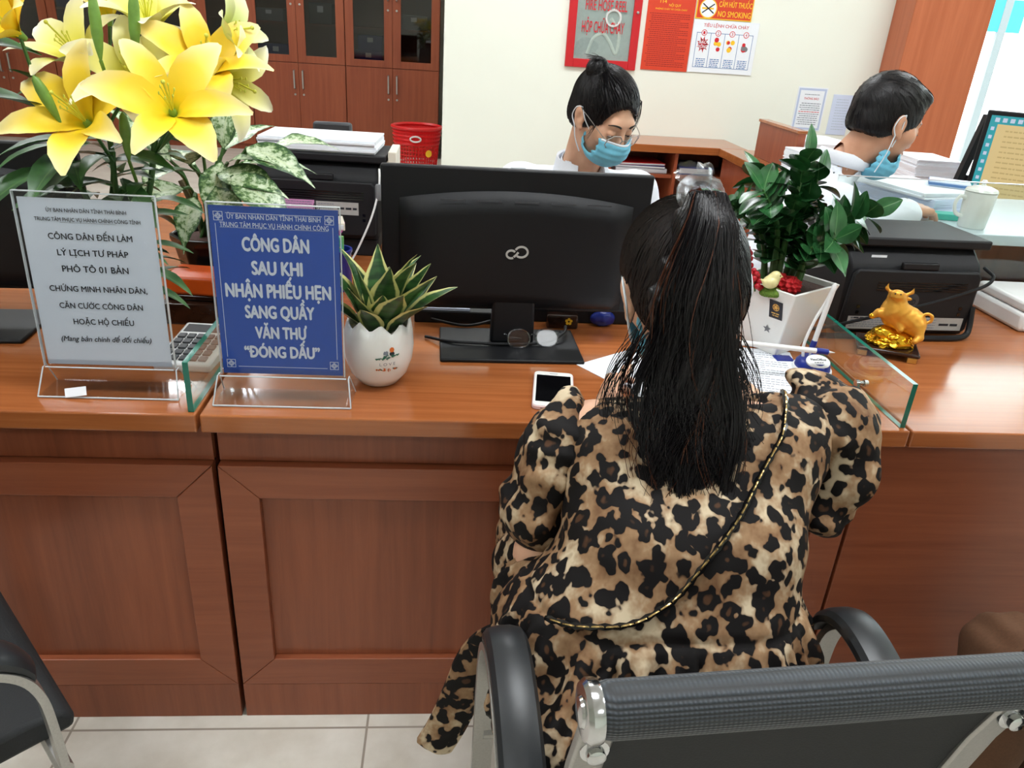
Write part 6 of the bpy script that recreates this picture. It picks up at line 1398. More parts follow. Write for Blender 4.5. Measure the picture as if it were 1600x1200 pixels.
def make_body(j, head, hands, parent, m, name='body'):
    B = body_prims(j); mb = MB(); lo, hi = bounds(B, .02); sdf_mb(mb, B, lo, hi, .011)
    H = head.prims() + [('+', .03 * head.k, 'c', head.w((0, -.022, -.05)), tuple(np.array(j['neck'])), .052, .055)]
    lo, hi = bounds(head.prims(), .012); sdf_mb(mb, H, lo, hi, .0034)
    for hp, w0, e0 in hands:
        Hd = hp + [('+', .012, 'c', w0, tuple(Vector(w0).lerp(Vector(e0), .35)), .0255, .03)]; lo, hi = bounds(Hd, .006); sdf_mb(mb, Hd, lo, hi, .0026)
    return mb.build(name, m, parent, world=True, sharp=80)
def cloth(name, prims, res, m, parent, warp=None, pad=.03, lo=None, hi=None):
    mb = MB(); l_, h_ = bounds(prims, pad); sdf_mb(mb, prims, l_ if lo is None else lo, h_ if hi is None else hi, res, warp); return mb.build(name, m, parent, world=True, sharp=85)
def strands_mb(mb, P, rad, mi=0):
    """thin tapering hair tubes along P (N,K,3), vectorised"""
    N, K, _ = P.shape; T = np.gradient(P, axis=1); T /= np.maximum(np.linalg.norm(T, axis=2, keepdims=True), 1e-9)
    ref = np.array([.31, .87, .38]); U = np.cross(T, ref); U /= np.maximum(np.linalg.norm(U, axis=2, keepdims=True), 1e-9); W_ = np.cross(T, U)
    rr = rad * np.linspace(1.0, 0.45, K)[None, :, None] * (np.ones((N, 1, 1)) if np.isscalar(rad) else 1)
    ring_ = [P + rr * (U * math.cos(a) + W_ * math.sin(a)) for a in (0, 2.094, 4.189)]
    V = np.stack(ring_, 2).reshape(N, K * 3, 3)
    f = []
    for k in range(K - 1):
        for s in range(3): f.append((k * 3 + s, k * 3 + (s + 1) % 3, k * 3 + 3 + (s + 1) % 3, k * 3 + 3 + s))
    f = np.array(f); F = (f[None] + (np.arange(N) * K * 3)[:, None, None]).reshape(-1, 4)
    mb.add(V.reshape(-1, 3).tolist(), F.tolist(), mi=mi)
def snap(P, prims, off):
    """push points onto the surface of prims at distance off"""
    S = P.reshape(-1, 3).copy()
    for _ in range(4):
        d = ev(prims, S); g = np.stack([(ev(prims, S + np.eye(3)[i] * 1e-3) - d) / 1e-3 for i in range(3)], 1); g /= np.maximum(np.linalg.norm(g, axis=1, keepdims=True), 1e-6)
        S -= g * (d - off)[:, None]
    return S.reshape(P.shape)
def comb(starts, target, prims, K=12, off=.002, jit=.004, seed=1):
    """strands from starts to target lying on the surface"""
    r = np.random.default_rng(seed); t = np.linspace(0, 1, K)[None, :, None]; P = starts[:, None, :] * (1 - t) + np.asarray(target).reshape(-1, 1, 3) * t
    P = P + r.normal(size=(len(starts), 1, 3)) * jit * np.sin(t * PI); o = off + r.uniform(-.001, .0016, (len(starts), K)) if False else off
    return snap(P, prims, o)
def curve_h(head, pts, rad, n=8): return smooth_path([Vector(head.w(p)) for p in pts], n), rad * head.k

def mask_part(head, parent, off=(0, 0, 0), label=None, small=1.0):
    o = np.array(off)
    base = [head.e('+', 0, np.array((0, .052, -.052)) + o, (.071 * small, .072 * small, .062 * small)), head.e('+', .02, np.array((0, .09, -.03)) + o, (.02, .028, .022))] + [head.e('+', .012, np.array((s * .042, .05, -.028)) + o, (.033 * small, .035 * small, .032)) for s in (-1, 1)]
    top = lambda P: (lambda q: (q[:, 2] - (-.016 - .04 * np.abs(q[:, 0]))) * .9)(head.loc(P) - o)
    box = lambda P: (lambda q: np.maximum(np.abs(q[:, 0]) - .062, np.maximum(.012 - q[:, 1], -(q[:, 2] + .114))))(head.loc(P) - o)
    hol = [head.e('+', 0, np.array((0, .049, -.05)) + o, (.0665 * small, .067 * small, .057 * small)), head.e('+', .02, np.array((0, .087, -.03)) + o, (.015, .0235, .017))] + [head.e('+', .012, np.array((s * .042, .05, -.028)) + o, (.0285 * small, .0305 * small, .0275)) for s in (-1, 1)]
    full = base + [('&', .002, 'f', top), ('&', .002, 'f', box), ('-', .001, 'f', lambda P: ev(hol, P))]
    lo, hi = bounds(base, .01); mb = MB(); sdf_mb(mb, full, lo, hi, .0021, lambda P: .0007 * np.sin(head.loc(P)[:, 2] * 330))
    me = mb.build('face_mask', M_MASK, parent, world=True, sharp=80)
    q = MB(); P = []
    for i in range(15):
        x = -.06 + .12 * i / 14; p = np.array((x, .03, -.0165 - .04 * abs(x))) + o; w_ = head.w(p)[None]; d_ = head.R[:, 1]
        for _ in range(14): w_ = w_ + d_ * np.clip(-ev(base, w_), 0, .02)[:, None]
        P.append(Vector(w_[0] + d_ * .0006))
    q.tube(P, .0032, 6, flat=(1.0, .45)); q.build('mask_trim', M_MASKW, me, world=True); return me
def ear_loops(head, parent, off=(0, 0, 0)):
    o = np.array(off)
    for s in (-1, 1):
        q = MB()
        for a, b in (((s * .064, .03, -.022), (s * .083, -.008, .024)), ((s * .056, .022, -.098), (s * .082, -.012, -.034))):
            A = np.array(a) + o; P, r_ = curve_h(head, [A, A * .5 + np.array(b) * .5 + np.array((s * .006, 0, 0)), b], .0017, 6); q.tube(P, r_, 5)
        P, r_ = curve_h(head, [(s * .083, -.008, .024), (s * .087, -.026, .012), (s * .086, -.03, -.015), (s * .082, -.012, -.034)], .0017, 6); q.tube(P, r_, 5)
        q.build('ear_loop', M_MASKW, parent, world=True)

# ------------------------------------------------------------ the woman in the leopard print dress
wom = thing('person', 'woman in leopard print dress with long black ponytail, seated and writing at the counter', 'person', (.32, .82, 0))
HF = Head((.350, 1.085, 1.052), hframe((.03, .92, -.36), (-.13, 0, 1)), 1.09)
jf = dict(hl=(.245, .85, .585), hr=(.40, .85, .585), waist=(.31, .90, .70), waist2=(.38, .90, .71), chl=(.29, .965, .80), chr=(.45, .965, .81), shl=(.222, 1.0, .842), shr=(.53, 1.0, .842), neck=(.372, 1.02, .905), necktop=(.365, 1.055, .98),
          ell=(.155, .97, .645), wrl=(.29, 1.2, .792), elr=(.64, 1.03, .745), wrr=(.555, 1.29, .79), knl=(.215, 1.12, .53), knr=(.43, 1.13, .53), anl=(.22, 1.08, .10), anr=(.42, 1.09, .10), tol=(.22, 1.17, .045), tor=(.42, 1.17, .045))
hands = [(hand_prims(jf['wrl'], (.05, .95, -.1), (1, -.1, -.35), -1, 1.25, .95), jf['wrl'], jf['ell']), (hand_prims(jf['wrr'], (-.1, .95, -.12), (-.75, 0, -.65), 1, 1.0, .95), jf['wrr'], jf['elr'])]
make_body(jf, HF, hands, wom, M_SKIN)
for s in 'lr':
    a, b = jf['an' + s], jf['to' + s]; sh = cloth('shoe', [('+', 0, 'c', (a[0], a[1] - .03, .035), (b[0], b[1] + .01, .032), .04, .036), ('&', .004, 'f', lambda P: -(P[:, 2] - .002))], .006, M_SHOE, wom)
def gather(P):      # folds of the gathered skirt, none above the waist seam
    a = np.arctan2(P[:, 1] - .88, P[:, 0] - .32); f = np.clip((.672 - P[:, 2]) / .05, 0, 1)
    return f * (.009 * np.sin(a * 38 + 2.5 * np.sin(a * 9)) + .005 * np.sin(a * 17)) + .006 * np.exp(-((P[:, 2] - .674) / .006) ** 2) + .0035 * wob(P, 34, 2) + .0016 * wob(P, 95, 8)
dress = [('+', 0, 'c', (.262, .965, .81), (.478, .965, .82), .088, .088), ('+', .05, 'c', (.235, 1.0, .838), (.53, 1.0, .858), .054, .054), ('+', .06, 'c', (.272, .885, .72), (.425, .885, .725), .104, .10), ('+', .04, 'c', (.25, .845, .62), (.40, .845, .62), .118, .118),
         ('+', .05, 'e', (.305, .79, .545), (.235, .20, .085)), ('+', .05, 'c', (.215, .86, .59), (.2, 1.12, .55), .12, .09), ('+', .05, 'c', (.42, .86, .58), (.44, 1.13, .55), .12, .09), ('+', .04, 'e', (.152, .89, .585), (.065, .09, .075)),
         ('+', .05, 'c', (.19, 1.12, .53), (.19, 1.12, .22), .085, .08), ('+', .05, 'c', (.45, 1.13, .53), (.45, 1.12, .22), .085, .08), ('+', .04, 'c', (.3, 1.12, .5), (.34, 1.12, .2), .08, .08),
         ('&', .01, 'f', lambda P: -(P[:, 2] - .479) * np.where(P[:, 1] < 1.0, 1, 0) - .001 * np.where(P[:, 1] < 1.0, 0, 1) - 5 * np.where(P[:, 1] < 1.0, 0, 1)),
         ('&', .004, 'f', lambda P: P[:, 1] - 1.2), ('-', .008, 'e', (.378, 1.045, .94), (.104, .1, .062)), ('-', .008, 'c', (.372, 1.02, .89), (.365, 1.06, 1.02), .06, .06), ('-', .008, 'c', (.40, 1.03, .93), (.445, 1.02, .928), .045, .045)]
dr = cloth('dress', dress, .0065, M_LEO, wom, gather, .02)
def puff(seed, cx):
    def f(P): return .006 * wob(P, 42, seed) + .003 * np.sin(70 * (P[:, 0] * .7 + P[:, 2] * .5) + 3 * np.sin(P[:, 1] * 40) + 4 * np.sin(P[:, 2] * 26 + seed)) + .0015 * wob(P, 120, seed + 1)
    return f
slL = [('+', 0, 'e', (.178, 1.0, .835), (.052, .062, .056)), ('+', .03, 'e', (.158, .995, .79), (.05, .068, .06)), ('+', .025, 'e', (.138, .985, .722), (.056, .07, .05)), ('+', .02, 'e', (.15, .98, .685), (.044, .054, .028)), ('+', .02, 'e', (.188, 1.02, .888), (.018, .026, .022))]
slR = [('+', 0, 'e', (.578, 1.02, .868), (.054, .066, .052)), ('+', .03, 'e', (.612, 1.03, .85), (.062, .08, .07)), ('+', .025, 'e', (.625, 1.01, .785), (.058, .075, .07)), ('+', .02, 'e', (.60, .985, .728), (.042, .055, .036)), ('+', .02, 'e', (.575, 1.06, .915), (.04, .03, .018))]
cloth('sleeve', slL, .0048, M_LEO, wom, puff(3, .15), .02); cloth('sleeve', slR, .0048, M_LEO, wom, puff(7, .62), .02)
# loose end of the tie belt hanging beside the chair
q = MB(); P = smooth_path([(.13, .86, .60), (.085, .885, .56), (.062, .90, .51), (.045, .905, .44), (.02, .91, .35), (-.004, .91, .292), (-.012, .91, .279)], 7)
q.tube(P, [.014 + .02 * min(1, i / 18) if i < len(P) - 7 else .034 * (len(P) - i) / 7.5 for i in range(len(P))], 10, flat=(.32, 1), ref=(0, 1, 0)); q.build('tie_belt', M_LEO, wom, world=True)
# hair: cap on the head, mass of the ponytail, single strands
cap = [HF.e('+', 0, (0, -.016, .03), (.083, .104, .094)), HF.e('+', .02, (0, -.05, -.02), (.07, .06, .06)), HF.e('-', .012, (0, .115, -.03), (.075, .085, .11)),
       HF.e('-', .008, (.09, .012, -.03), (.026, .038, .036)), HF.e('-', .008, (-.09, .012, -.03), (.026, .038, .036)), ('&', .01, 'f', lambda P: -(HF.loc(P)[:, 2] + .07))]
hc = cloth('hair', cap, .004, M_HAIRB, wom, lambda P: .0009 * wob(P, 120, 9))
B = np.array((.338, 1.03, 1.205))
tail = [('+', 0, 'c', (.338, 1.035, 1.18), (.334, 1.0, 1.17), .022, .026), ('+', .03, 'c', (.334, 1.0, 1.17), (.326, .97, 1.08), .03, .046), ('+', .03, 'c', (.326, .97, 1.08), (.33, .955, .97), .046, .05), ('+', .03, 'c', (.33, .955, .97), (.34, .915, .87), .05, .036), ('+', .03, 'c', (.34, .915, .87), (.35, .88, .80), .034, .012),
        ('&', .01, 'f', lambda P: -(P[:, 2] - .775))]
tl = cloth('ponytail', tail, .005, M_HAIR, wom, lambda P: .004 * np.sin(P[:, 0] * 190 + 5 * np.sin(P[:, 2] * 17)) + .003 * wob(P, 60, 2))
rg = np.random.default_rng(42)
# combed hair from the hairline to the tie
n = 520; u = rg.normal(size=(n * 4, 3)); u /= np.linalg.norm(u, axis=1, keepdims=True); S0 = snap(HF.c + u * .1, cap, .0); S0 = S0[(HF.loc(S0)[:, 2] < .085)][:n]
st = MB(); strands_mb(st, comb(S0, B, cap, 12, .0018, .004, 3), .0009); st.build('combed_strands', M_HAIRB, hc, world=True)
# long strands of the ponytail
def tail_paths(n, seed, spread=1.0, zmin=.76, zmax=.88, K=24):
    r = np.random.default_rng(seed); t = np.linspace(0, 1, K)
    nc = 34; cl_i = r.integers(0, nc, n); a = r.uniform(0, 2 * PI, nc)[cl_i] + r.normal(0, .12, n); q = np.sqrt(r.uniform(.3, 1, nc))[cl_i] * spread + r.normal(0, .05, n)
    keys = np.array([[.338, 1.03, 1.198, .012, .01], [.338, 1.005, 1.212, .022, .012], [.334, .975, 1.18, .034, .024], [.324, .955, 1.09, .054, .038], [.328, .945, .98, .066, .042], [.338, .91, .885, .062, .036], [.35, .872, .775, .046, .022]])
    kt = np.linspace(0, 1, len(keys)); C = np.stack([np.interp(t, kt, keys[:, i]) for i in range(5)], 1)
    end = r.uniform(zmin, zmax, nc)[cl_i] + r.uniform(-.02, .02, n); P = np.zeros((n, K, 3)); ph = r.uniform(0, 6, nc)[cl_i] + r.normal(0, .15, n); am = r.uniform(.008, .026, nc)[cl_i]; fx = r.normal(0, .008, nc)[cl_i] + r.normal(0, .003, n)
    s = np.clip(1.205 - end, .05, None) / (1.205 - .775)
    for k in range(K):
        tt = t[k] * np.minimum(1.0, .35 + .65 * s); c = np.stack([np.interp(tt, kt, keys[:, i]) for i in range(5)], 1)
        w_ = np.clip((t[k] - .3) / .7, 0, 1)
        P[:, k, 0] = c[:, 0] + np.cos(a) * q * c[:, 3] + am * (w_ + .8 * w_ ** 2) * np.sin(ph + t[k] * 13) + fx * w_ * 2; P[:, k, 1] = c[:, 1] - np.abs(np.sin(a)) * q * c[:, 4] - .004 + am * .45 * w_ * np.cos(ph + t[k] * 11); P[:, k, 2] = c[:, 2] + .004 * np.sin(a) * (1 - t[k])
    return P
st = MB(); strands_mb(st, tail_paths(1500, 1), .0011); st.build('tail_strands', M_HAIR, tl, world=True)
st = MB(); strands_mb(st, tail_paths(60, 2, 1.02), .0011); st.build('reddish_strands', M_HAIRR, tl, world=True)
st = MB(); strands_mb(st, tail_paths(70, 5, 1.28, .79, .95), .0008); st.build('loose_strands', M_HAIR, tl, world=True)
# wispy waves at both sides of the neck
def wisps(x0, dx, n, seed):
    r = np.random.default_rng(seed); K = 16; P = np.zeros((n, K, 3)); t = np.linspace(0, 1, K)
    for i in range(n):
        L = r.uniform(.6, 1); xo = r.uniform(0, .02); sw = r.uniform(.015, .05)
        P[i, :, 0] = x0 + dx * (xo + sw * np.sin(t * 3.2 * L + r.uniform(-.3, .3))); P[i, :, 1] = 1.0 - .06 * t * L + r.uniform(-.02, .015); P[i, :, 2] = 1.0 - .17 * t * L + r.uniform(-.02, .02)
    return P
for wx, wd_, wn_, ws_ in ((.285, -1, 50, 6), (.395, 1, 40, 7)): st = MB(); strands_mb(st, wisps(wx, wd_, wn_, ws_), .0008); st.build('side_wisps', M_HAIR, hc, world=True)
# sheer bow holding the ponytail
bow = MB(); Rb = Matrix.Translation((.338, 1.03, 1.2)) @ Matrix.Rotation(.9, 4, 'X'); bow.torus(.026, .009, Rb, 20, 8)
for a, ln, w_ in ((.3, .05, .034), (2.4, .05, .034), (1.2, .05, .026), (3.3, .042, .024), (-.3, .045, .028)):
    leaf(bow, Vector((.34, 1.05, 1.21)), (math.cos(a), .25, math.sin(a) * .8 + .25), (0, -1, .3), ln, w_, 1.3, .5, (.2, .7, 1, .9, .6, .3), 8, 4, .15, .4)
bow.build('hair_bow', M_ORGANZA, wom, world=True)
mask_part(HF, wom); ear_loops(HF, wom)
MB().sphere(HF.w((.078, .004, -.036)), .0026, 8, 6).sphere(HF.w((-.078, .004, -.036)), .0026, 8, 6).build('earrings', M_GOLDS, wom, world=True)
# chain strap laid on the dress
sp = smooth_path([(.50, 1.0, .925), (.494, .975, .922), (.481, .936, .911), (.469, .91, .894), (.441, .881, .864), (.402, .836, .82), (.377, .812, .799), (.352, .794, .777), (.31, .771, .733), (.286, .762, .717), (.259, .754, .705), (.233, .75, .699), (.209, .753, .695), (.174, .764, .687), (.145, .79, .676)], 10)
SP = snap(np.array([tuple(p) for p in sp])[None], dress, .007)[0]
d_ = np.concatenate([[0], np.cumsum(np.linalg.norm(np.diff(SP, axis=0), axis=1))]); nl = int(d_[-1] / .0092); Q_ = np.stack([np.interp(np.linspace(0, d_[-1], nl), d_, SP[:, i]) for i in range(3)], 1)
Q_ = snap(Q_[None], dress, .0055)[0] if False else Q_
M_CHAIN = mat('pale_gold_chain', srgb(214, 184, 124), .25, .95)
lea = MB(); strap = thing('bag_strap', 'gold chain strap threaded with black leather crossing the woman\'s back', 'bag strap', (.32, .85, .68))
lk = None
for i in range(1, nl - 1):
    p = Vector(Q_[i]); t_ = (Vector(Q_[i + 1]) - Vector(Q_[i - 1])).normalized(); g = Vector((0, -1, .35)); g = (g - t_ * g.dot(t_)).normalized(); b_ = t_.cross(g)
    if i % 2 == 0:
        a = .5; g2 = g * math.cos(a) + b_ * math.sin(a); b2 = t_.cross(g2); M = Matrix(((t_.x, g2.x, b2.x, p.x), (t_.y, g2.y, b2.y, p.y), (t_.z, g2.z, b2.z, p.z), (0, 0, 0, 1)))
        if i // 2 <= 95: q = MB(); q.torus(.0092, .0014, M, 14, 5, (1.15, .68)); q.build('chain_link', M_CHAIN, strap, world=True)
lea.tube([Vector(p) for p in Q_], [.0034 + .0014 * math.sin(i * PI) if False else (.0056 if i % 2 else .0034) for i in range(nl)], 6); lea.build('leather_strip', M_BLACKG, strap, world=True)

# ------------------------------------------------------------ the clerk with glasses
cl_ = thing('person', 'clerk with glasses and blue face mask in white shirt, looking down behind monitor', 'person', (.38, 2.42, 0))
HC = Head((.408, 2.19, 1.188), hframe((.50, -.74, -.46), (.05, 0, 1), 0.05), .98)
jc = dict(hl=(.48, 2.5, .56), hr=(.29, 2.5, .56), waist=(.40, 2.45, .70), waist2=(.36, 2.45, .70), chl=(.45, 2.36, .86), chr=(.27, 2.38, .86), shl=(.545, 2.29, .965), shr=(.20, 2.33, .965), neck=(.375, 2.29, 1.035), necktop=(.39, 2.24, 1.10),
          ell=(.60, 2.24, .80), wrl=(.45, 2.0, .803), elr=(.15, 2.26, .80), wrr=(.28, 2.02, .803), knl=(.48, 2.12, .53), knr=(.28, 2.12, .53), anl=(.48, 2.1, .10), anr=(.28, 2.1, .10), tol=(.48, 2.0, .045), tor=(.28, 2.0, .045))
make_body(jc, HC, [(hand_prims(jc['wrl'], (-.4, -.9, -.1), (0, 0, -1), 1, .6, .95), jc['wrl'], jc['ell']), (hand_prims(jc['wrr'], (.3, -.95, -.1), (0, 0, -1), -1, .6, .95), jc['wrr'], jc['elr'])], cl_, M_SKIN)
def shirt_prims(j, o=.016, cuff=.9):
    L = [('+', 0, 'c', j['hl'], j['hr'], .10 + o, .10 + o), ('+', .06, 'c', j['waist'], j['waist2'], .10 + o, .10 + o), ('+', .06, 'c', j['chl'], j['chr'], .09 + o, .09 + o), ('+', .05, 'c', j['shl'], j['shr'], .05 + o, .05 + o), ('+', .03, 'c', j['neck'], tuple(Vector(j['neck']).lerp(Vector(j['necktop']), .3)), .066, .062)]
    for s in 'lr':
        a = Vector(j['el' + s]).lerp(Vector(j['wr' + s]), cuff); seg_prims(L, [j['sh' + s], j['el' + s], tuple(a)], [.054 + o, .048 + o, .036 + o * .6], .02)
    return L
nk = Vector(jc['neck']); fw = Vector((.3, -.95, 0)).normalized()
sh = shirt_prims(jc, .014) + [('-', .006, 'c', tuple(nk + fw * .045 + Vector((0, 0, -.07))), tuple(nk + fw * .07 + Vector((0, 0, .05))), .012, .06), ('-', .006, 'c', tuple(nk), tuple(Vector(jc['necktop']) + Vector((0, 0, .03))), .056, .058), ('&', .01, 'f', lambda P: -(P[:, 2] - .52))]
sho = cloth('shirt', sh, .0065, M_SHIRT, cl_, lambda P: .004 * wob(P, 36, 12) + .0015 * wob(P, 110, 13))
# collar: two folded wings from the nape to the points
side = fw.cross(Vector((0, 0, 1)))
for s in (-1, 1):
    q = MB(); V = []; F = []; n_ = 9
    for i in range(n_ + 1):
        k = i / n_; a = PI - k * 2.55; c_ = nk + (fw * math.cos(a) * -1 * -1 + side * s * math.sin(a)) * .066; c_ = nk + fw * (math.cos(a) * .07 + .004) + side * s * math.sin(a) * .068 + Vector((0, 0, .038 - .03 * k))
        out = (fw * math.cos(a) + side * s * math.sin(a)).normalized(); wd = .034 + .03 * k
        V += [tuple(c_), tuple(c_ + out * .006 + Vector((0, 0, .004))), tuple(c_ + out * (.012 + .012 * k) + Vector((0, 0, -wd)) + fw * .01 * k), tuple(c_ + out * (.008 + .012 * k) + Vector((0, 0, -wd)) + fw * .01 * k)]
    for i in range(n_):
        for k in range(4): F.append((i * 4 + k, i * 4 + (k + 1) % 4, i * 4 + 4 + (k + 1) % 4, i * 4 + 4 + k))
    F += [(3, 2, 1, 0), tuple(n_ * 4 + k for k in range(4))]; q.add(V, F); q.build('collar', M_SHIRT, sho, world=True, sharp=60)
caps = [HC.e('+', 0, (0, -.014, .034), (.0835, .105, .096)), HC.e('+', .02, (0, -.045, -.02), (.072, .062, .06)), HC.e('-', .008, (.014, .124, -.022), (.080, .086, .112)),
        HC.e('-', .008, (.094, .012, -.035), (.026, .036, .045)), HC.e('-', .008, (-.094, .012, -.035), (.026, .036, .045)), ('&', .01, 'f', lambda P: -(HC.loc(P)[:, 2] + .06)), HC.e('+', .008, (.04, -.055, .108), (.03, .03, .03))]
hr = cloth('hair', caps, .0036, M_HAIR, cl_, lambda P: .0008 * wob(P, 130, 19))
rg = np.random.default_rng(77); n = 700; u = rg.normal(size=(n * 4, 3)); u /= np.linalg.norm(u, axis=1, keepdims=True); S0 = snap(HC.c + u * .1, caps, .0)[:n]
st = MB(); strands_mb(st, comb(S0, HC.w((.035, -.06, .125)), caps, 12, .0016, .004, 5), .0009)
for s, x0 in ((1, .07), (-1, -.072)):
    K = 14; N = 14; P = np.zeros((N, K, 3)); t = np.linspace(0, 1, K)
    for i in range(N):
        L = rg.uniform(.5, 1.0); a0 = np.array((x0 * .95, .04, .075)); 
        l3 = np.stack([a0[0] + s * (.012 * np.sin(t * 2.2) + rg.uniform(-.004, .006) * t), a0[1] + .012 * np.sin(t * 3) + rg.uniform(-.006, .008) + 0 * t, a0[2] - (.13 if s > 0 else .15) * L * t], 1); P[i] = np.array([HC.w(p) for p in l3])
    strands_mb(st, P, .0008)
K = 12; N = 40; P = np.zeros((N, K, 3)); t = np.linspace(0, 1, K)
for i in range(N):
    d0 = np.array((.4, -.2, .9)) * .0 + np.array((rg.uniform(-.2, 1.0), rg.uniform(-.5, .3), rg.uniform(.4, 1))); l3 = np.array((.04, -.055, .128)) + np.outer(t, d0) * .035 + np.outer(t * t, np.array((.02, 0, -.02))); P[i] = np.array([HC.w(p) for p in l3])
strands_mb(st, P, .001); st.build('strands', M_HAIR, hr, world=True)
mask_part(HC, cl_); ear_loops(HC, cl_)
def face_marks(H, parent):
    for s in (-1, 1):
        # upper lid lash line, eyeball slit, brow
        P, r_ = curve_h(H, [(s * .017, .0865, -.004), (s * .025, .0905, -.0035), (s * .033, .0915, -.004), (s * .041, .0895, -.0055), (s * .0475, .084, -.007)], .0011, 5); MB().tube(P, r_, 5).build('lash_line', M_LIP, parent, world=True)
        q = MB().sphere((0, 0, 0), 1, 14, 9); q.v = [tuple(H.w(np.array((s * .0325, .079, -.0055)) + np.array(v) * (.0125, .0112, .0052))) for v in q.v]; ey = q.build('eye', M_EYE, parent, world=True)
        q = MB().sphere((0, 0, 0), 1, 12, 8); q.v = [tuple(H.w(np.array((s * .0325 + .001, .0865, -.0062)) + np.array(v) * (.0052, .0042, .0042))) for v in q.v]; q.build('iris', M_IRIS, ey, world=True)
        P, r_ = curve_h(H, [(s * .016, .0915, .0215), (s * .028, .0915, .0265), (s * .04, .085, .0265), (s * .051, .074, .021)], 1, 5); k = len(P)
        MB().tube(P, [.0032 * H.k * (1 - .7 * i / k) for i in range(k)], 6, flat=(1, .5)).build('eyebrow', M_HAIRB, parent, world=True)
face_marks(HC, cl_)
gl = thing('eyeglasses', 'thin wire eyeglasses worn low on the clerk\'s nose', 'eyeglasses', tuple(HC.w((0, .11, -.012))))
fr = MB()
for s in (-1, 1):
    P = [Vector(HC.w((s * .0345 + .0255 * math.cos(a) / max(abs(math.cos(a * 1.0)), .0001) * 0 + s * 0 + .0265 * math.cos(a), .1095 - .01 * abs(s * .0345 + .0265 * math.cos(a)) / .06 - .004 * math.sin(a) * -1, -.014 + .0235 * math.sin(a)))) for a in [2 * PI * (i + .5) / 8 for i in range(8)]]
    fr.tube(P, .0016, 6, closed=True); MB().add([tuple(p) for p in P], [tuple(range(8))]).build('lens', M_LENS, gl, world=True, smooth=False)
    Q2, r_ = curve_h(HC, [(s * .061, .101, -.008), (s * .074, .085, .0), (s * .081, .03, .012), (s * .083, -.012, .016), (s * .084, -.022, .004)], .0011, 6); fr.tube(Q2, r_, 5)
Q2, r_ = curve_h(HC, [(-.009, .109, -.008), (0, .111, -.005), (.009, .109, -.008)], .0012, 5); fr.tube(Q2, r_, 5); fr.build('wire_frame', M_STEEL, gl, world=True)

# ------------------------------------------------------------ the man in the white shirt
mn = thing('person', 'man with short black hair in white shirt, mask under his chin, seated in profile', 'person', (1.05, 2.36, 0))
HM = Head((1.268, 2.29, 1.208), hframe((.95, .14, -.28), (.0, 0, 1), .0), 1.03)
jm = dict(hl=(1.0, 2.46, .56), hr=(1.0, 2.27, .56), waist=(1.03, 2.38, .70), waist2=(1.03, 2.35, .70), chl=(1.1, 2.44, .86), chr=(1.1, 2.29, .86), shl=(1.16, 2.51, .97), shr=(1.12, 2.17, .965), neck=(1.165, 2.325, 1.05), necktop=(1.215, 2.305, 1.115),
          ell=(1.29, 2.60, .93), wrl=(1.46, 2.565, .99), elr=(1.18, 2.10, .86), wrr=(1.315, 2.13, .985), knl=(1.31, 2.46, .55), knr=(1.31, 2.26, .55), anl=(1.26, 2.46, .10), anr=(1.26, 2.26, .10), tol=(1.35, 2.46, .045), tor=(1.35, 2.26, .045))
make_body(jm, HM, [(hand_prims(jm['wrl'], (.95, .1, -.05), (0, 0, -1), -1, .7), jm['wrl'], jm['ell']), (hand_prims(jm['wrr'], (.85, .45, -.02), (0, .1, -1), 1, .7), jm['wrr'], jm['elr'])], mn, M_SKINM)
nk = Vector(jm['neck']); fw = Vector((.9, .1, 0)).normalized()
sm_ = shirt_prims(jm, .022, .88) + [('-', .006, 'c', tuple(nk), tuple(Vector(jm['necktop']) + Vector((.02, 0, .04))), .058, .06), ('&', .01, 'f', lambda P: -(P[:, 2] - .52))]
smo = cloth('shirt', sm_, .007, M_SHIRT, mn, lambda P: .005 * wob(P, 30, 22) + .002 * wob(P, 100, 23))
P = [tuple(nk + Vector((.02, 0, .03)) + Vector((math.cos(a) * .069, math.sin(a) * .071, .012 * math.cos(a + PI) + .012))) for a in [2 * PI * i / 24 for i in range(24)]]
MB().tube(P, .016, 8, closed=True, flat=(1.25, .5), ref=(0, 0, 1)).build('collar', M_SHIRT, smo, world=True)
capm = [HM.e('+', 0, (0, -.014, .036), (.0835, .104, .097)), HM.e('+', .02, (0, -.05, -.02), (.070, .058, .052)), HM.e('+', .03, (.0, .062, .088), (.05, .034, .022)), HM.e('-', .007, (0, .132, -.03), (.098, .094, .104)),
        HM.e('-', .006, (.094, .012, -.05), (.03, .034, .06)), HM.e('-', .006, (-.094, .012, -.05), (.03, .034, .06)), ('&', .01, 'f', lambda P: -(HM.loc(P)[:, 2] + .052))]
hm = cloth('hair', capm, .0036, M_HAIR, mn, lambda P: .0009 * wob(P, 150, 29))
rg = np.random.default_rng(5); n = 900; u = rg.normal(size=(n * 3, 3)); u /= np.linalg.norm(u, axis=1, keepdims=True); S0 = snap(HM.c + u * .1, capm, .0)[:n]; Lq = HM.loc(S0)
dirl = np.stack([Lq[:, 0] * .4, .7 + 0 * Lq[:, 0], -.75 + Lq[:, 2] * 6], 1); dirl /= np.linalg.norm(dirl, axis=1, keepdims=True)
K = 6; t = np.linspace(0, .035, K)[None, :, None]; P = S0[:, None, :] + (dirl @ HM.R.T)[:, None, :] * t; P = snap(P, capm, .0014)
st = MB(); strands_mb(st, P, .0009); st.build('strands', M_HAIR, hm, world=True)
face_marks(HM, mn); mask_part(HM, mn, (0, -.018, -.052), small=.86); ear_loops(HM, mn, (0, -.02, -.04))
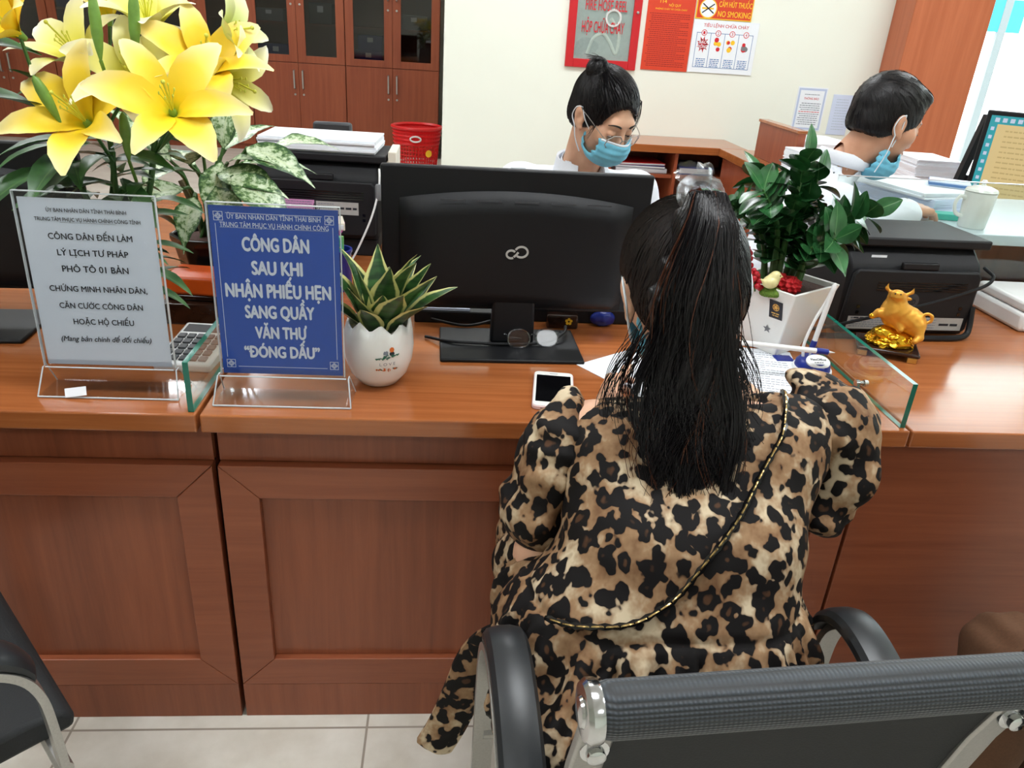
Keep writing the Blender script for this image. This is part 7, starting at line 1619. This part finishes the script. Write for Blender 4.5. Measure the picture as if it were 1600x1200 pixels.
w0, e0 = Vector(jm['wrr']), Vector(jm['elr']); d0 = (w0 - e0).normalized(); Mw = Matrix.Translation(w0 - d0 * .004) @ d0.to_track_quat('Z', 'Y').to_matrix().to_4x4()
wt = thing('wristwatch', 'dark wristwatch on the wrist of the man in white shirt', 'watch', tuple(w0)); MB().torus(.029, .006, Mw, 20, 8).build('band', M_INK, wt, world=True); MB().lathe([(0, 0), (.014, 0), (.014, .006), (0, .007)], 18, M=Mw @ Matrix.Translation((0, .032, 0)) @ Matrix.Rotation(-PI / 2, 4, 'X')).build('dial', M_STEEL, wt, world=True)

# ------------------------------------------------------------ the seated person at the right edge, of whom a knee shows
bp_ = thing('person', 'person in brown trousers at the right edge, one knee in view', 'person', (1.09, .56, 0))
HB = Head((1.1, .60, 1.24), hframe((0, 1, -.2)), 1.03)
jb = dict(hl=(1.0, .55, .56), hr=(1.19, .55, .56), waist=(1.07, .52, .70), waist2=(1.12, .52, .70), chl=(1.0, .53, .88), chr=(1.19, .53, .88), shl=(.93, .53, .99), shr=(1.26, .53, .99), neck=(1.095, .54, 1.06), necktop=(1.097, .56, 1.13),
          ell=(.95, .62, .73), wrl=(1.05, .84, .64), elr=(1.27, .62, .73), wrr=(1.17, .84, .64), knl=(1.045, .985, .40), knr=(1.22, .985, .47), anl=(1.03, .96, .10), anr=(1.22, .97, .10), tol=(1.03, 1.08, .045), tor=(1.22, 1.09, .045))
make_body(jb, HB, [(hand_prims(jb['wrl'], (.2, .9, -.4), (0, -.3, -1), 1, .6), jb['wrl'], jb['ell']), (hand_prims(jb['wrr'], (-.2, .9, -.4), (0, -.3, -1), -1, .6), jb['wrr'], jb['elr'])], bp_, M_SKINM)
cloth('jacket', shirt_prims(jb, .02, .9) + [('-', .006, 'c', jb['neck'], jb['necktop'], .058, .06), ('&', .01, 'f', lambda P: -(P[:, 2] - .53))], .009, M_BROWNJ, bp_)
tr = [('+', 0, 'c', jb['hl'], jb['hr'], .118, .118)]
for s in 'lr': seg_prims(tr, [jb['h' + s], jb['kn' + s], (jb['an' + s][0], jb['an' + s][1], .12)], [.108, .08, .062], .03)
cloth('trousers', tr + [('&', .008, 'f', lambda P: np.where(P[:, 1] < .74, -(P[:, 2] - .479), -1.0))], .008, M_BROWNC, bp_, lambda P: .004 * wob(P, 40, 33) + .003 * np.sin(P[:, 0] * 120 + P[:, 2] * 60) * np.exp(-((P[:, 1] - .98) / .1) ** 2))
for s in 'lr':
    a, b = jb['an' + s], jb['to' + s]; cloth('shoe', [('+', 0, 'c', (a[0], a[1] - .03, .036), (b[0], b[1] + .01, .034), .043, .04), ('&', .004, 'f', lambda P: -(P[:, 2] - .002))], .007, M_SHOE, bp_)
hb = cloth('hair', [HB.e('+', 0, (0, -.014, .036), (.083, .104, .097)), HB.e('+', .02, (0, -.05, -.02), (.07, .058, .052)), HB.e('-', .007, (0, .125, -.03), (.09, .088, .11)), ('&', .01, 'f', lambda P: -(HB.loc(P)[:, 2] + .052))], .005, M_HAIR, bp_)
